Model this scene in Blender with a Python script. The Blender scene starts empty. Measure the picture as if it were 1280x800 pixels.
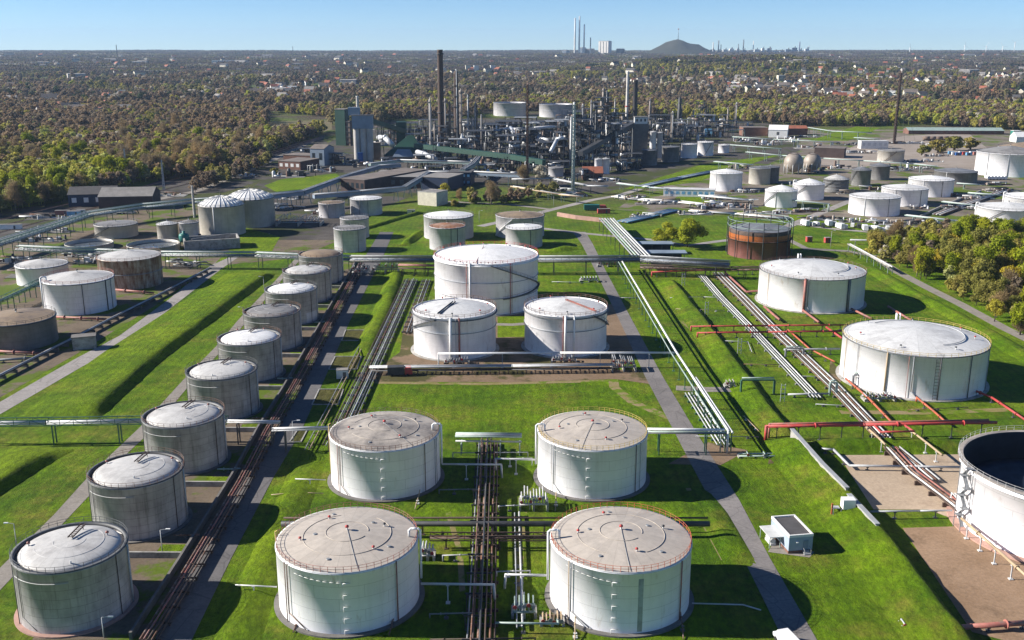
import bpy, math, random
import numpy as np
from mathutils import Vector, Matrix
random.seed(7)
RNG = np.random.default_rng(11)
R_ = math.radians
SC = bpy.context.scene
COL = SC.collection

# ------------------------------------------------------------------ camera model (metres, camera 100 m up, looking along +Y)
F = 1250.0; HZ = 64.0; P = math.atan((400 - HZ) / F); H = 100.0
cp, sp = math.cos(P), math.sin(P)
def G(px, py, z=0.0):
    x = (px - 640) / F; y = (400 - py) / F
    t = (z - H) / (-sp + y * cp)
    return (x * t, (cp + y * sp) * t)
def G3(px, py, z=0.0):
    a = G(px, py, z); return (a[0], a[1], z)
def depth(X, Y, Z=0): return Y * cp - (Z - H) * sp
def proj(X, Y, Z=0):
    d = depth(X, Y, Z); return (640 + F * X / d, 400 - F * (Y * sp + (Z - H) * cp) / d)
def hgt(px, ytop, ybase):
    """height of something standing at ground pixel (px, ybase) whose top is at row ytop"""
    X, Y = G(px, ybase); lo, hi = 0.2, 400
    for _ in range(50):
        m = (lo + hi) / 2
        if proj(X, Y, m)[1] > ytop: lo = m
        else: hi = m
    return lo
def mpp(px, py): return depth(*G(px, py)) / F          # metres per pixel at a ground pixel
def fit_tank(cx, w, yef, ybf):
    lo, hi = 0.5, 60
    for _ in range(50):
        h = (lo + hi) / 2
        fx, fy = G(cx, yef, h); r = 5
        L = math.hypot(fx, fy)
        for _ in range(20):
            k = (L + r) / L; X, Y = fx * k, fy * k
            r = w / 2 / F * depth(X, Y, h) * math.cos(math.atan((cx - 640) / F))
        L2 = math.hypot(X, Y)
        if proj(X * (L2 - r) / L2, Y * (L2 - r) / L2)[1] < ybf: lo = h
        else: hi = h
    return X, Y, r, h
def lerp(a, b, t): return a + (b - a) * t
def interp(x, pts):
    if x <= pts[0][0]: return pts[0][1]
    for (a, b), (c, d) in zip(pts, pts[1:]):
        if x <= c: return b + (d - b) * (x - a) / (c - a)
    return pts[-1][1]

# ------------------------------------------------------------------ mesh builder
class MB:
    def __init__(s): s.v = []; s.f = []; s.s = []; s.m = []
    def add(s, vs, fs, smooth=False, mi=0):
        o = len(s.v); s.v.extend([tuple(v) for v in vs])
        for f in fs:
            s.f.append([i + o for i in f]); s.s.append(smooth); s.m.append(mi)
    def box(s, cx, cy, cz, sx, sy, sz, rot=0.0, mi=0):
        c, n = math.cos(rot), math.sin(rot); vs = []
        for dz in (-.5, .5):
            for dx, dy in ((-.5, -.5), (.5, -.5), (.5, .5), (-.5, .5)):
                x, y = dx * sx, dy * sy
                vs.append((cx + x * c - y * n, cy + x * n + y * c, cz + dz * sz))
        s.add(vs, [(3, 2, 1, 0), (4, 5, 6, 7), (0, 1, 5, 4), (1, 2, 6, 5), (2, 3, 7, 6), (3, 0, 4, 7)], mi=mi)
    def beam(s, p0, p1, w, h=None, mi=0):
        h = h or w
        a = Vector(p0); b = Vector(p1); d = b - a
        if d.length < 1e-6: return
        d.normalize(); up = Vector((0, 0, 1)) if abs(d.z) < .95 else Vector((0, 1, 0))
        sd = d.cross(up).normalized(); up = sd.cross(d)
        vs = []
        for q in (a, b):
            for i, j in ((-.5, -.5), (.5, -.5), (.5, .5), (-.5, .5)):
                vs.append(q + sd * (i * w) + up * (j * h))
        s.add(vs, [(3, 2, 1, 0), (4, 5, 6, 7), (0, 1, 5, 4), (1, 2, 6, 5), (2, 3, 7, 6), (3, 0, 4, 7)], mi=mi)
    def cyl(s, p0, p1, r0, r1=None, n=8, cap=True, mi=0):
        r1 = r0 if r1 is None else r1
        a = Vector(p0); b = Vector(p1); d = b - a
        if d.length < 1e-6: return
        d.normalize(); up = Vector((0, 0, 1)) if abs(d.z) < .9 else Vector((1, 0, 0))
        sd = d.cross(up).normalized(); up = sd.cross(d)
        vs = []
        for q, r in ((a, r0), (b, r1)):
            for i in range(n):
                t = 2 * math.pi * i / n
                vs.append(q + sd * (math.cos(t) * r) + up * (math.sin(t) * r))
        s.add(vs, [(i, (i + 1) % n, n + (i + 1) % n, n + i) for i in range(n)], True, mi)
        if cap:
            o = len(s.v) - 2 * n
            s.f.append([o + i for i in reversed(range(n))]); s.s.append(False); s.m.append(mi)
            s.f.append([o + n + i for i in range(n)]); s.s.append(False); s.m.append(mi)
    def tube(s, pts, r, n=8, mi=0):
        pts = [Vector(p) for p in pts]
        for i, (a, b) in enumerate(zip(pts, pts[1:])):
            d = (b - a)
            if d.length < 1e-6: continue
            d.normalize()
            s.cyl(a - d * (r * .6 if i else 0), b + d * (r * .6 if i < len(pts) - 2 else 0), r, n=n, mi=mi)
    def lathe(s, prof, n=48, c=(0, 0, 0), a0=0.0, a1=2 * math.pi, smooth=True, mi=0):
        full = abs(a1 - a0 - 2 * math.pi) < 1e-6
        k = n if full else n + 1
        vs = []
        for r, z in prof:
            for i in range(k):
                t = a0 + (a1 - a0) * i / n
                vs.append((c[0] + r * math.cos(t), c[1] + r * math.sin(t), c[2] + z))
        fs = []
        for j in range(len(prof) - 1):
            for i in range(n):
                i2 = (i + 1) % k
                fs.append((j * k + i, j * k + i2, (j + 1) * k + i2, (j + 1) * k + i))
        s.add(vs, fs, smooth, mi)
    def ring(s, R, z, r, n=64, a0=0.0, a1=2 * math.pi, c=(0, 0), k=5, mi=0):
        """tube bent to a circle"""
        prof = [(R + r * math.cos(2 * math.pi * i / k), z + r * math.sin(2 * math.pi * i / k)) for i in range(k + 1)]
        s.lathe(prof, n, (c[0], c[1], 0), a0, a1, True, mi)
    def sphere(s, c, r, n=16, m=8, sz=1.0, mi=0):
        prof = [(r * math.cos(t), r * sz * math.sin(t)) for t in [(-.5 + i / m) * math.pi for i in range(m + 1)]]
        s.lathe(prof, n, c, mi=mi)
    def strip(s, L, Rr, zl=0.0, zr=None, mi=0):
        zr = zl if zr is None else zr
        vs = [(a[0], a[1], zl) for a in L] + [(b[0], b[1], zr) for b in Rr]
        n = len(L)
        s.add(vs, [(i, n + i, n + i + 1, i + 1) for i in range(n - 1)], mi=mi)
    def build(s, name, mat, parent=None, world=True, smooth=None):
        me = bpy.data.meshes.new(name)
        vs = s.v
        if parent is not None and world:
            l = parent.location; vs = [(x - l.x, y - l.y, z - l.z) for x, y, z in vs]
        me.from_pydata(vs, [], s.f)
        me.polygons.foreach_set('use_smooth', s.s)
        me.polygons.foreach_set('material_index', s.m)
        for m in ([] if mat is None else mat if isinstance(mat, (list, tuple)) else [mat]): me.materials.append(m)
        me.update()
        o = bpy.data.objects.new(name, me); COL.objects.link(o)
        if parent is not None: o.parent = parent
        return o

def tag(o, label=None, cat=None, group=None, kind=None):
    if label: o['label'] = label
    if cat: o['category'] = cat
    if group: o['group'] = group
    if kind: o['kind'] = kind
    return o
def thing(name, label, cat, loc=(0, 0, 0), group=None, rot=0.0):
    o = bpy.data.objects.new(name, None); COL.objects.link(o)
    o.empty_display_size = .5
    o.location = (loc[0], loc[1], loc[2] if len(loc) > 2 else 0); o.rotation_euler = (0, 0, rot)
    return tag(o, label, cat, group)
def copy_thing(src, loc, rot=0.0, label=None, scale=None):
    c = src.copy(); COL.objects.link(c); c.location = loc; c.rotation_euler = (0, 0, rot)
    if scale: c.scale = scale
    if label: c['label'] = label
    for ch in src.children:
        d = ch.copy(); COL.objects.link(d); d.parent = c
        for g in ch.children:
            e = g.copy(); COL.objects.link(e); e.parent = d
    return c
ORD = 'first second third fourth fifth sixth seventh eighth ninth tenth eleventh twelfth thirteenth fourteenth fifteenth sixteenth seventeenth eighteenth nineteenth twentieth'.split()
ORD += ['twenty-' + a for a in ORD[:9]] + ['thirtieth'] + ['thirty-' + a for a in ORD[:9]] + ['fortieth'] + ['forty-' + a for a in ORD[:9]] + ['fiftieth']

# ------------------------------------------------------------------ materials
M = {}
def nodes(name):
    m = bpy.data.materials.new(name); m.use_nodes = True
    nt = m.node_tree; b = nt.nodes['Principled BSDF']
    M[name] = m
    def N(t, **kw):
        n = nt.nodes.new(t)
        for k, v in kw.items():
            if k.startswith('i_'):
                key = k[2:]; key = int(key) if key.isdigit() else key.replace('_', ' ')
                n.inputs[key].default_value = v
            else: setattr(n, k, v)
        return n
    def Lk(a, b_): nt.links.new(a, b_)
    return m, nt, b, N, Lk
def ramp(n, stops):
    cr = n.color_ramp
    while len(cr.elements) > 1: cr.elements.remove(cr.elements[-1])
    cr.elements[0].position = stops[0][0]; cr.elements[0].color = (*stops[0][1], 1) if not isinstance(stops[0][1], (int, float)) else (stops[0][1],) * 3 + (1,)
    for p, c in stops[1:]:
        e = cr.elements.new(p); e.color = (*c, 1) if not isinstance(c, (int, float)) else (c, c, c, 1)
def mulc(N, Lk, col_socket, val_socket):
    m = N('ShaderNodeMix', data_type='RGBA', blend_type='MULTIPLY'); m.inputs['Factor'].default_value = 1
    Lk(col_socket, m.inputs[6]); Lk(val_socket, m.inputs[7]); return m.outputs[2]
def mixc(N, Lk, f, a, b):
    m = N('ShaderNodeMix', data_type='RGBA')
    if isinstance(f, (int, float)): m.inputs['Factor'].default_value = f
    else: Lk(f, m.inputs['Factor'])
    for s, i in ((a, 6), (b, 7)):
        if isinstance(s, tuple): m.inputs[i].default_value = (*s, 1)
        else: Lk(s, m.inputs[i])
    return m.outputs[2]
def coords(N, Lk, jitter=True):
    tc = N('ShaderNodeTexCoord')
    if not jitter: return tc.outputs['Object']
    oi = N('ShaderNodeObjectInfo'); sc = N('ShaderNodeMath', operation='MULTIPLY'); sc.inputs[1].default_value = 733.0
    Lk(oi.outputs['Random'], sc.inputs[0])
    va = N('ShaderNodeVectorMath', operation='ADD'); Lk(tc.outputs['Object'], va.inputs[0]); Lk(sc.outputs[0], va.inputs[1])
    return va.outputs[0]
def noise(N, Lk, vec, scale, detail=4, rough=.6, stops=None):
    n = N('ShaderNodeTexNoise'); n.inputs['Scale'].default_value = scale; n.inputs['Detail'].default_value = detail; n.inputs['Roughness'].default_value = rough
    Lk(vec, n.inputs['Vector'])
    if stops:
        r = N('ShaderNodeValToRGB'); ramp(r, stops); Lk(n.outputs[0], r.inputs[0]); return r.outputs[0]
    return n.outputs[0]
def bump(N, Lk, b, h, strength=.3, dist=.1):
    n = N('ShaderNodeBump'); n.inputs['Strength'].default_value = strength; n.inputs['Distance'].default_value = dist
    Lk(h, n.inputs['Height']); Lk(n.outputs[0], b.inputs['Normal'])
def plain(name, col, rough=.55, metal=0.0, var=.25, scale=.35, col2=None, amt=.5):
    """weathered paint / metal / stone: base colour broken by two noises, optional second colour in blotches"""
    m, nt, b, N, Lk = nodes(name)
    v = coords(N, Lk)
    c = (col[0], col[1], col[2])
    n1 = noise(N, Lk, v, scale, 5, .65, [(.3, 1 - var), (.7, 1 + var * .6)])
    base = N('ShaderNodeRGB'); base.outputs[0].default_value = (*c, 1)
    o = base.outputs[0]
    if col2:
        f = noise(N, Lk, v, scale * 1.7, 6, .7, [(.5 - .15 * amt + .05, 0.0), (.72 - .2 * amt, 1.0)])
        o = mixc(N, Lk, f, o, col2)
    o = mulc(N, Lk, o, n1)
    Lk(o, b.inputs['Base Color'])
    b.inputs['Roughness'].default_value = rough; b.inputs['Metallic'].default_value = metal
    return m
def shell_mat(name, col, streak, streak_col, rust=0.0, rust_col=(.22, .09, .035), course=2.4, plate=9.0, seam=.12, rough=.45, blotch=.2):
    """plated tank wall: courses and butt seams, run-off streaks down from the top, blotches and rust"""
    m, nt, b, N, Lk = nodes(name)
    tc = N('ShaderNodeTexCoord'); sx = N('ShaderNodeSeparateXYZ'); Lk(tc.outputs['Object'], sx.inputs[0])
    at = N('ShaderNodeMath', operation='ARCTAN2'); Lk(sx.outputs[1], at.inputs[0]); Lk(sx.outputs[0], at.inputs[1])
    oi = N('ShaderNodeObjectInfo')
    def mth(op, a, b_=None, c=None):
        n = N('ShaderNodeMath', operation=op)
        for i, q in enumerate((a, b_, c)):
            if q is None: continue
            if isinstance(q, (int, float)): n.inputs[i].default_value = q
            else: Lk(q, n.inputs[i])
        return n.outputs[0]
    rr = mth('SQRT', mth('ADD', mth('MULTIPLY', sx.outputs[0], sx.outputs[0]), mth('MULTIPLY', sx.outputs[1], sx.outputs[1])))
    u = mth('MULTIPLY', at.outputs[0], 13.0)
    u2 = mth('ADD', u, mth('MULTIPLY', oi.outputs['Random'], 500.0))
    def vec(su, sz):
        c = N('ShaderNodeCombineXYZ'); Lk(mth('MULTIPLY', u2, su), c.inputs[0]); Lk(mth('MULTIPLY', sx.outputs[2], sz), c.inputs[1]); return c.outputs[0]
    brick = N('ShaderNodeTexBrick'); Lk(vec(1, 1), brick.inputs['Vector'])
    for k, q in (('Scale', 1.0), ('Mortar Size', .045), ('Mortar Smooth', .4), ('Brick Width', plate), ('Row Height', course)): brick.inputs[k].default_value = q
    brick.inputs['Color1'].default_value = (1, 1, 1, 1); brick.inputs['Color2'].default_value = (.965, .965, .965, 1); brick.inputs['Mortar'].default_value = (1 - seam * 3,) * 3 + (1,)
    o = N('ShaderNodeRGB'); o.outputs[0].default_value = (*col, 1); o = o.outputs[0]
    st = noise(N, Lk, vec(.9, .05), 1.0, 5, .65, [(.5 - .02, 0.0), (.68, 1.0)])
    st2 = noise(N, Lk, vec(.25, .22), 1.0, 5, .6, [(.4, 0.0), (.65, 1.0)])
    f = mth('MULTIPLY', mth('MULTIPLY', st, mth('ADD', mth('MULTIPLY', st2, .7), .3)), streak)
    o = mixc(N, Lk, f, o, streak_col)
    if rust:
        rs = noise(N, Lk, vec(.55, .12), 1.0, 6, .7, [(.62 - rust * .25, 0.0), (.72 - rust * .12, 1.0)])
        o = mixc(N, Lk, mth('MULTIPLY', rs, min(1, rust + .25)), o, rust_col)
    o = mulc(N, Lk, o, noise(N, Lk, vec(.35, .35), .6, 5, .6, [(.3, 1 - blotch), (.7, 1 + blotch * .3)]))
    o = mulc(N, Lk, o, brick.outputs['Color'])
    Lk(o, b.inputs['Base Color']); b.inputs['Roughness'].default_value = rough
    wob = noise(N, Lk, vec(.4, .4), .5, 2, .5)
    bump(N, Lk, b, wob, .12, .25)
    return m
def roof_mat(name, col, dirt, amt=.5, sect=24, rough=.6):
    m, nt, b, N, Lk = nodes(name)
    tc = N('ShaderNodeTexCoord'); v = coords(N, Lk)
    gr = N('ShaderNodeTexGradient', gradient_type='RADIAL'); Lk(tc.outputs['Object'], gr.inputs[0])
    def mth(op, a, b_=None):
        n = N('ShaderNodeMath', operation=op)
        for i, q in enumerate((a, b_)):
            if q is None: continue
            if isinstance(q, (int, float)): n.inputs[i].default_value = q
            else: Lk(q, n.inputs[i])
        return n.outputs[0]
    saw = mth('FRACT', mth('MULTIPLY', gr.outputs['Fac'], float(sect)))
    ln = N('ShaderNodeValToRGB'); ramp(ln, [(0, .82), (.05, 1.0), (.95, 1.0), (1, .82)]); Lk(saw, ln.inputs[0])
    wn = N('ShaderNodeTexWhiteNoise', noise_dimensions='1D'); Lk(mth('FLOOR', mth('MULTIPLY', gr.outputs['Fac'], float(sect))), wn.inputs['W'])
    wr = N('ShaderNodeValToRGB'); ramp(wr, [(0, .93), (1, 1.03)]); Lk(wn.outputs[0], wr.inputs[0])
    f = noise(N, Lk, v, .13, 6, .68, [(.6 - .25 * amt, 0.0), (.78 - .2 * amt, 1.0)])
    o = mixc(N, Lk, f, col, dirt)
    o = mulc(N, Lk, o, noise(N, Lk, v, .9, 5, .6, [(.3, .88), (.7, 1.06)]))
    o = mulc(N, Lk, o, ln.outputs[0]); o = mulc(N, Lk, o, wr.outputs[0])
    Lk(o, b.inputs['Base Color']); b.inputs['Roughness'].default_value = rough
    return m
def grass_mat(name, lush, mid, dry, dry_amt=.3, far=None):
    m, nt, b, N, Lk = nodes(name)
    tc = N('ShaderNodeTexCoord'); v = tc.outputs['Object']
    n_big = noise(N, Lk, v, .035, 8, .7, [(.40, 0.0), (.58, 1.0)])
    n_mid = noise(N, Lk, v, .16, 6, .7, [(.35, 0.0), (.68, 1.0)])
    mp = N('ShaderNodeMapping'); mp.inputs['Scale'].default_value = (1.6, .7, 1); Lk(v, mp.inputs[0])
    n_fine = noise(N, Lk, mp.outputs[0], .8, 7, .8, [(.30, .45), (.70, 1.45)])
    o = mixc(N, Lk, n_big, lush, mid)
    dm = N('ShaderNodeMath', operation='MULTIPLY'); Lk(noise(N, Lk, v, .05, 7, .7, [(.62 - dry_amt * .25, 0.0), (.8 - dry_amt * .2, 1.0)]), dm.inputs[0]); Lk(n_mid, dm.inputs[1])
    o = mixc(N, Lk, dm.outputs[0], o, dry)
    o = mulc(N, Lk, o, n_fine)
    o = mulc(N, Lk, o, noise(N, Lk, v, .22, 5, .65, [(.3, .68), (.7, 1.22)]))
    wv = N('ShaderNodeTexWave', wave_type='BANDS', bands_direction='X'); wv.inputs['Scale'].default_value = .11; wv.inputs['Distortion'].default_value = 3.5; wv.inputs['Detail'].default_value = 3; Lk(v, wv.inputs['Vector'])
    wr = N('ShaderNodeValToRGB'); ramp(wr, [(0, .9), (1, 1.06)]); Lk(wv.outputs['Fac'], wr.inputs[0]); o = mulc(N, Lk, o, wr.outputs[0])
    if far:
        sx = N('ShaderNodeSeparateXYZ'); Lk(v, sx.inputs[0])
        mr = N('ShaderNodeMapRange'); mr.inputs[1].default_value = 560; mr.inputs[2].default_value = 800; Lk(sx.outputs[1], mr.inputs[0])
        fm = N('ShaderNodeMath', operation='MULTIPLY'); Lk(mr.outputs[0], fm.inputs[0])
        Lk(noise(N, Lk, v, .012, 5, .6, [(.4, .35), (.55, 1.0)]), fm.inputs[1])
        o = mixc(N, Lk, fm.outputs[0], o, far)
    Lk(o, b.inputs['Base Color']); b.inputs['Roughness'].default_value = .9
    b.inputs['Specular IOR Level'].default_value = .15
    bn = noise(N, Lk, v, 1.3, 7, .78); bump(N, Lk, b, bn, 1.0, .8)
    return m
def soil_mat(name, a, c, d, scale=.08, bstr=.4, rough=.9, grass=None):
    m, nt, b, N, Lk = nodes(name)
    tc = N('ShaderNodeTexCoord'); v = tc.outputs['Object']
    o = mixc(N, Lk, noise(N, Lk, v, scale, 7, .68, [(.38, 0.0), (.62, 1.0)]), a, c)
    o = mixc(N, Lk, noise(N, Lk, v, scale * 3.1, 6, .7, [(.52, 0.0), (.72, .85)]), o, d)
    if grass: o = mixc(N, Lk, noise(N, Lk, v, scale * .8, 5, .65, [(.5, 0.0), (.56, 1.0)]), o, grass)
    o = mulc(N, Lk, o, noise(N, Lk, v, 1.4, 6, .7, [(.3, .8), (.7, 1.15)]))
    if 'asphalt' in name or 'road' in name:
        vo = N('ShaderNodeTexVoronoi', feature='DISTANCE_TO_EDGE'); vo.inputs['Scale'].default_value = .13; vo.inputs['Randomness'].default_value = 1; Lk(v, vo.inputs['Vector']); vr = N('ShaderNodeValToRGB'); ramp(vr, [(0, .72), (.02, 1.0)]); Lk(vo.outputs[0], vr.inputs[0]); o = mulc(N, Lk, o, vr.outputs[0])
        v2 = N('ShaderNodeTexVoronoi'); v2.inputs['Scale'].default_value = .07; Lk(v, v2.inputs['Vector']); v3 = N('ShaderNodeValToRGB'); ramp(v3, [(0, .86), (1, 1.08)]); Lk(v2.outputs['Color'], v3.inputs[0]); o = mulc(N, Lk, o, v3.outputs[0])
    Lk(o, b.inputs['Base Color']); b.inputs['Roughness'].default_value = rough; b.inputs['Specular IOR Level'].default_value = .2
    bump(N, Lk, b, noise(N, Lk, v, 1.1, 5, .7), bstr, .15)
    return m
def leaf_mat(name, cols, rnd=True, attr=None):
    """crown: hue picked per tree, broken up through the crown by noise"""
    m, nt, b, N, Lk = nodes(name)
    oi = N('ShaderNodeObjectInfo'); tc = N('ShaderNodeTexCoord')
    r = N('ShaderNodeValToRGB'); k = len(cols); ramp(r, [((i + .5) / k, c) for i, c in enumerate(cols)])
    src = oi.outputs['Random']
    if attr:
        at = N('ShaderNodeAttribute', attribute_name=attr); ad = N('ShaderNodeMath', operation='ADD'); Lk(at.outputs['Fac'], ad.inputs[0]); Lk(src, ad.inputs[1])
        ai = N('ShaderNodeAttribute', attribute_name='tnt'); ai.attribute_type = 'INSTANCER'; rs = N('ShaderNodeMath', operation='MULTIPLY_ADD'); Lk(src, rs.inputs[0]); rs.inputs[1].default_value = .12; Lk(ai.outputs['Fac'], rs.inputs[2]); a2 = N('ShaderNodeMath', operation='ADD'); Lk(at.outputs['Fac'], a2.inputs[0]); Lk(rs.outputs[0], a2.inputs[1]); src = a2.outputs[0]
    Lk(src, r.inputs[0])
    o = mulc(N, Lk, r.outputs[0], noise(N, Lk, tc.outputs['Object'], .45, 4, .6, [(.3, .6), (.72, 1.4)]))
    Lk(o, b.inputs['Base Color']); b.inputs['Roughness'].default_value = .8; b.inputs['Specular IOR Level'].default_value = .15
    tr = N('ShaderNodeBsdfTranslucent'); Lk(o, tr.inputs['Color']); ms = N('ShaderNodeMixShader'); ms.inputs[0].default_value = .42; Lk(b.outputs[0], ms.inputs[1]); Lk(tr.outputs[0], ms.inputs[2]); Lk(ms.outputs[0], nt.nodes['Material Output'].inputs['Surface'])
    return m

WHITE = (.885, .865, .885)
shell_mat('white_shell', WHITE, .28, (.46, .44, .42), .12, (.36, .24, .15), blotch=.1, seam=.11)
shell_mat('white_shell_stained', (.86, .835, .84), .4, (.44, .41, .37), .12, blotch=.1, seam=.05)
shell_mat('white_shell_rust', (.87, .845, .85), .3, (.50, .48, .44), .16, (.42, .27, .14), blotch=.08, seam=.045)
shell_mat('rusty_shell', (.50, .43, .36), .7, (.62, .58, .52), .95, (.20, .085, .04), blotch=.25, seam=.15)
shell_mat('grey_shell', (.46, .435, .435), .95, (.20, .195, .19), 0.0, blotch=.4, seam=.16, course=1.75, plate=6.0)
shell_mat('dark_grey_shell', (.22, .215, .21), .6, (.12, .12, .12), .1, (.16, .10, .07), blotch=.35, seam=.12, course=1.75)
shell_mat('pale_grey_shell', (.56, .54, .555), .55, (.28, .28, .28), 0.0, blotch=.2, seam=.1, course=1.9)
shell_mat('concrete_shell', (.48, .45, .40), .5, (.25, .23, .20), 0.0, blotch=.2, seam=.05)
shell_mat('red_shell', (.22, .085, .075), .5, (.28, .16, .14), .3, (.12, .05, .04), blotch=.3, seam=.12)
shell_mat('orange_shell', (.42, .12, .025), .6, (.16, .06, .03), .4, (.10, .05, .03), blotch=.3, seam=.12)
roof_mat('roof_tan', (.46, .405, .345), (.35, .31, .27), .4, 28)
roof_mat('roof_white', (.52, .505, .48), (.33, .315, .30), .4, 24)
roof_mat('roof_white_clean', (.74, .73, .715), (.58, .57, .55), .3, 32)
roof_mat('roof_pale', (.60, .595, .58), (.40, .39, .38), .4, 20)
roof_mat('roof_grey', (0.246, 0.2378, 0.2296), (0.1394, 0.1312, 0.1271), .5, 20)
roof_mat('roof_brown', (0.2788, 0.205, 0.1312), (0.164, 0.123, 0.0902), .6, 20)
roof_mat('roof_rust', (0.2952, 0.1394, 0.0697), (0.41, 0.369, 0.328), .4, 20)
roof_mat('roof_slate', (0.1804, 0.1886, 0.205), (0.1066, 0.1066, 0.1148), .5, 24)
plain('white_paint', (.74, .735, .72), .45, var=.12)
plain('pale_paint', (.56, .56, .55), .5, var=.2)
plain('steel', (.26, .27, .28), .62, .15, .35)
plain('galvanised', (.42, .43, .44), .62, .15, .3)
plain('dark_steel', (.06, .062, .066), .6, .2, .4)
plain('mid_steel', (.10, .103, .107), .6, .2, .35)
plain('green_steel', (.06, .15, .10), .5, 0, .3)
plain('pale_green_steel', (.30, .38, .34), .5, 0, .25)
plain('teal_paint', (.02, .16, .13), .45, 0, .2)
plain('dark_green_cladding', (.008, .052, .033), .55, 0, .3, .06)
plain('red_paint', (.42, .05, .045), .6, 0, .3, .4, (.30, .10, .085), .2)
plain('faded_red', (.34, .12, .095), .6, 0, .35, .5, (.2, .12, .1), .5)
plain('orange_paint', (.44, .10, .045), .65, 0, .3, .4, (.32, .14, .09), .3)
plain('rust', (.16, .075, .045), .8, 0, .4, .4, (.26, .20, .17), .5)
plain('rust_dark', (.085, .055, .042), .8, 0, .4, .4)
plain('yellow_paint', (.50, .36, .10), .55, 0, .25)
plain('ochre_pipe', (.42, .31, .19), .6, 0, .3)
plain('concrete', (.36, .345, .32), .85, 0, .3, .3, (.22, .21, .19), .5)
plain('dark_concrete', (.15, .14, .13), .9, 0, .35, .3)
plain('light_cap', (.30, .31, .32), .7, 0, .2)
plain('pink_concrete', (.40, .24, .19), .85, 0, .25)
plain('brick', (.17, .085, .06), .9, 0, .3, .2)
plain('dark_brick', (.075, .05, .045), .9, 0, .3, .2)
plain('dark_roof', (.075, .07, .07), .85, 0, .3, .3)
plain('grey_roof', (.22, .205, .19), .85, 0, .3, .2)
plain('brown_roof', (.17, .14, .12), .85, 0, .35, .1)
plain('tile_roof', (.30, .10, .055), .8, 0, .3, .2)
plain('blue_wall', (.30, .36, .44), .6, 0, .15)
plain('white_wall', (.72, .71, .68), .7, 0, .12)
plain('cream_wall', (.60, .55, .44), .75, 0, .2)
plain('blue_grey_cladding', (.20, .25, .31), .6, 0, .25, .1)
plain('silo_concrete', (.42, .39, .36), .8, 0, .25, .1)
plain('blue_paint', (.035, .12, .34), .45, 0, .2)
plain('navy_paint', (.018, .032, .07), .5, 0, .3)
plain('tarp_blue', (.16, .36, .55), .5, 0, .15)
plain('black_rubber', (.02, .02, .02), .7)
plain('insulation', (.60, .61, .63), .4, .2, .3, .5)
plain('stack_brown', (.085, .056, .043), .8, 0, .25, .06)
plain('stack_dark', (.035, .03, .03), .7, 0, .25, .06)
plain('stack_white', (.62, .58, .53), .6, 0, .2, .1)
plain('column_metal', (.30, .255, .215), .55, .1, .35, .15)
plain('column_brown', (.15, .105, .08), .65, .05, .4, .15)
plain('haze_white', (.66, .62, .56), .8, 0, .1, .02)
plain('bark', (.07, .055, .043), .9, 0, .3)
plain('pale_bark', (.16, .13, .10), .9, 0, .3)
plain('wood', (.19, .12, .07), .8)
m, nt, b, N, Lk = nodes('glass'); b.inputs['Base Color'].default_value = (.02, .03, .04, 1); b.inputs['Roughness'].default_value = .08
GR_L, GR_M, GR_D = (.064, .136, .002), (.126, .212, .003), (.23, .19, .035)
grass_mat('grass', GR_L, GR_M, GR_D, .62, far=(.075, .06, .04))
grass_mat('lush_grass', (.095, .170, .002), (.158, .235, .004), (.22, .20, .03), .4)
grass_mat('rough_grass', (.07, .10, .010), (.11, .12, .015), (.17, .13, .04), .6)
grass_mat('straw_grass', (.11, .098, .03), (.085, .085, .02), (.13, .105, .045), .5)
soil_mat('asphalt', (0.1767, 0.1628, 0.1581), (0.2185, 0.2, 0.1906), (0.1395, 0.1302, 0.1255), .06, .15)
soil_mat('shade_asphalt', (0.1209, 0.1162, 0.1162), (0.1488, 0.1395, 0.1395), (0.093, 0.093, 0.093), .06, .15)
soil_mat('gravel', (0.2158, 0.1933, 0.1708), (0.2697, 0.2427, 0.2113), (0.1618, 0.1438, 0.1169), .12, .4)
soil_mat('pale_road', (0.279, 0.2558, 0.2371), (0.3255, 0.2976, 0.279), (0.2232, 0.2046, 0.186), .06, .2)
soil_mat('slab', (.37, .285, .205), (.43, .335, .245), (.29, .215, .155), .05, .15)
soil_mat('dirt', (0.1798, 0.1214, 0.07641), (0.2248, 0.1573, 0.1034), (0.1169, 0.0854, 0.04944), .05, .5, grass=(0.0713, 0.0651, 0.0217))
soil_mat('plant_ground', (.055, .048, .043), (.10, .088, .078), (.03, .027, .025), .03, .5, grass=(.05, .06, .015))
soil_mat('yard_ground', (.14, .115, .09), (.22, .185, .15), (.075, .062, .05), .035, .5, grass=(.085, .125, .008))
soil_mat('pale_yard', (0.274, 0.2297, 0.1894), (0.3224, 0.274, 0.2337), (0.2015, 0.1652, 0.133), .025, .4)
soil_mat('tank_bund', (.125, .095, .068), (.18, .14, .10), (.075, .06, .045), .06, .5, grass=(.085, .125, .008))
soil_mat('field', (0.147, 0.119, 0.07), (0.119, 0.119, 0.042), (0.175, 0.14, 0.091), .01, .3)
BARE = [(0.264, 0.198, 0.1122), (0.3102, 0.2244, 0.1122), (0.231, 0.1848, 0.1188), (0.3432, 0.2442, 0.1188)]
leaf_mat('twigs_brown', BARE)
leaf_mat('leaves_bright', [(.29, .33, .016), (.22, .265, .018), (.34, .35, .02)])
leaf_mat('leaves_yellow', [(0.4888, 0.3881, 0.03594), (0.3881, 0.3523, 0.04313), (0.5175, 0.3881, 0.04313)])
leaf_mat('leaves_olive', [(0.2508, 0.2376, 0.0528), (0.2046, 0.2046, 0.0462), (0.3036, 0.2508, 0.0594)])
leaf_mat('leaves_dark', [(0.03125, 0.0525, 0.0225), (0.04, 0.06875, 0.025)])
leaf_mat('blossom', [(0.5, 0.45, 0.35), (0.45, 0.4125, 0.325)])
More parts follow.
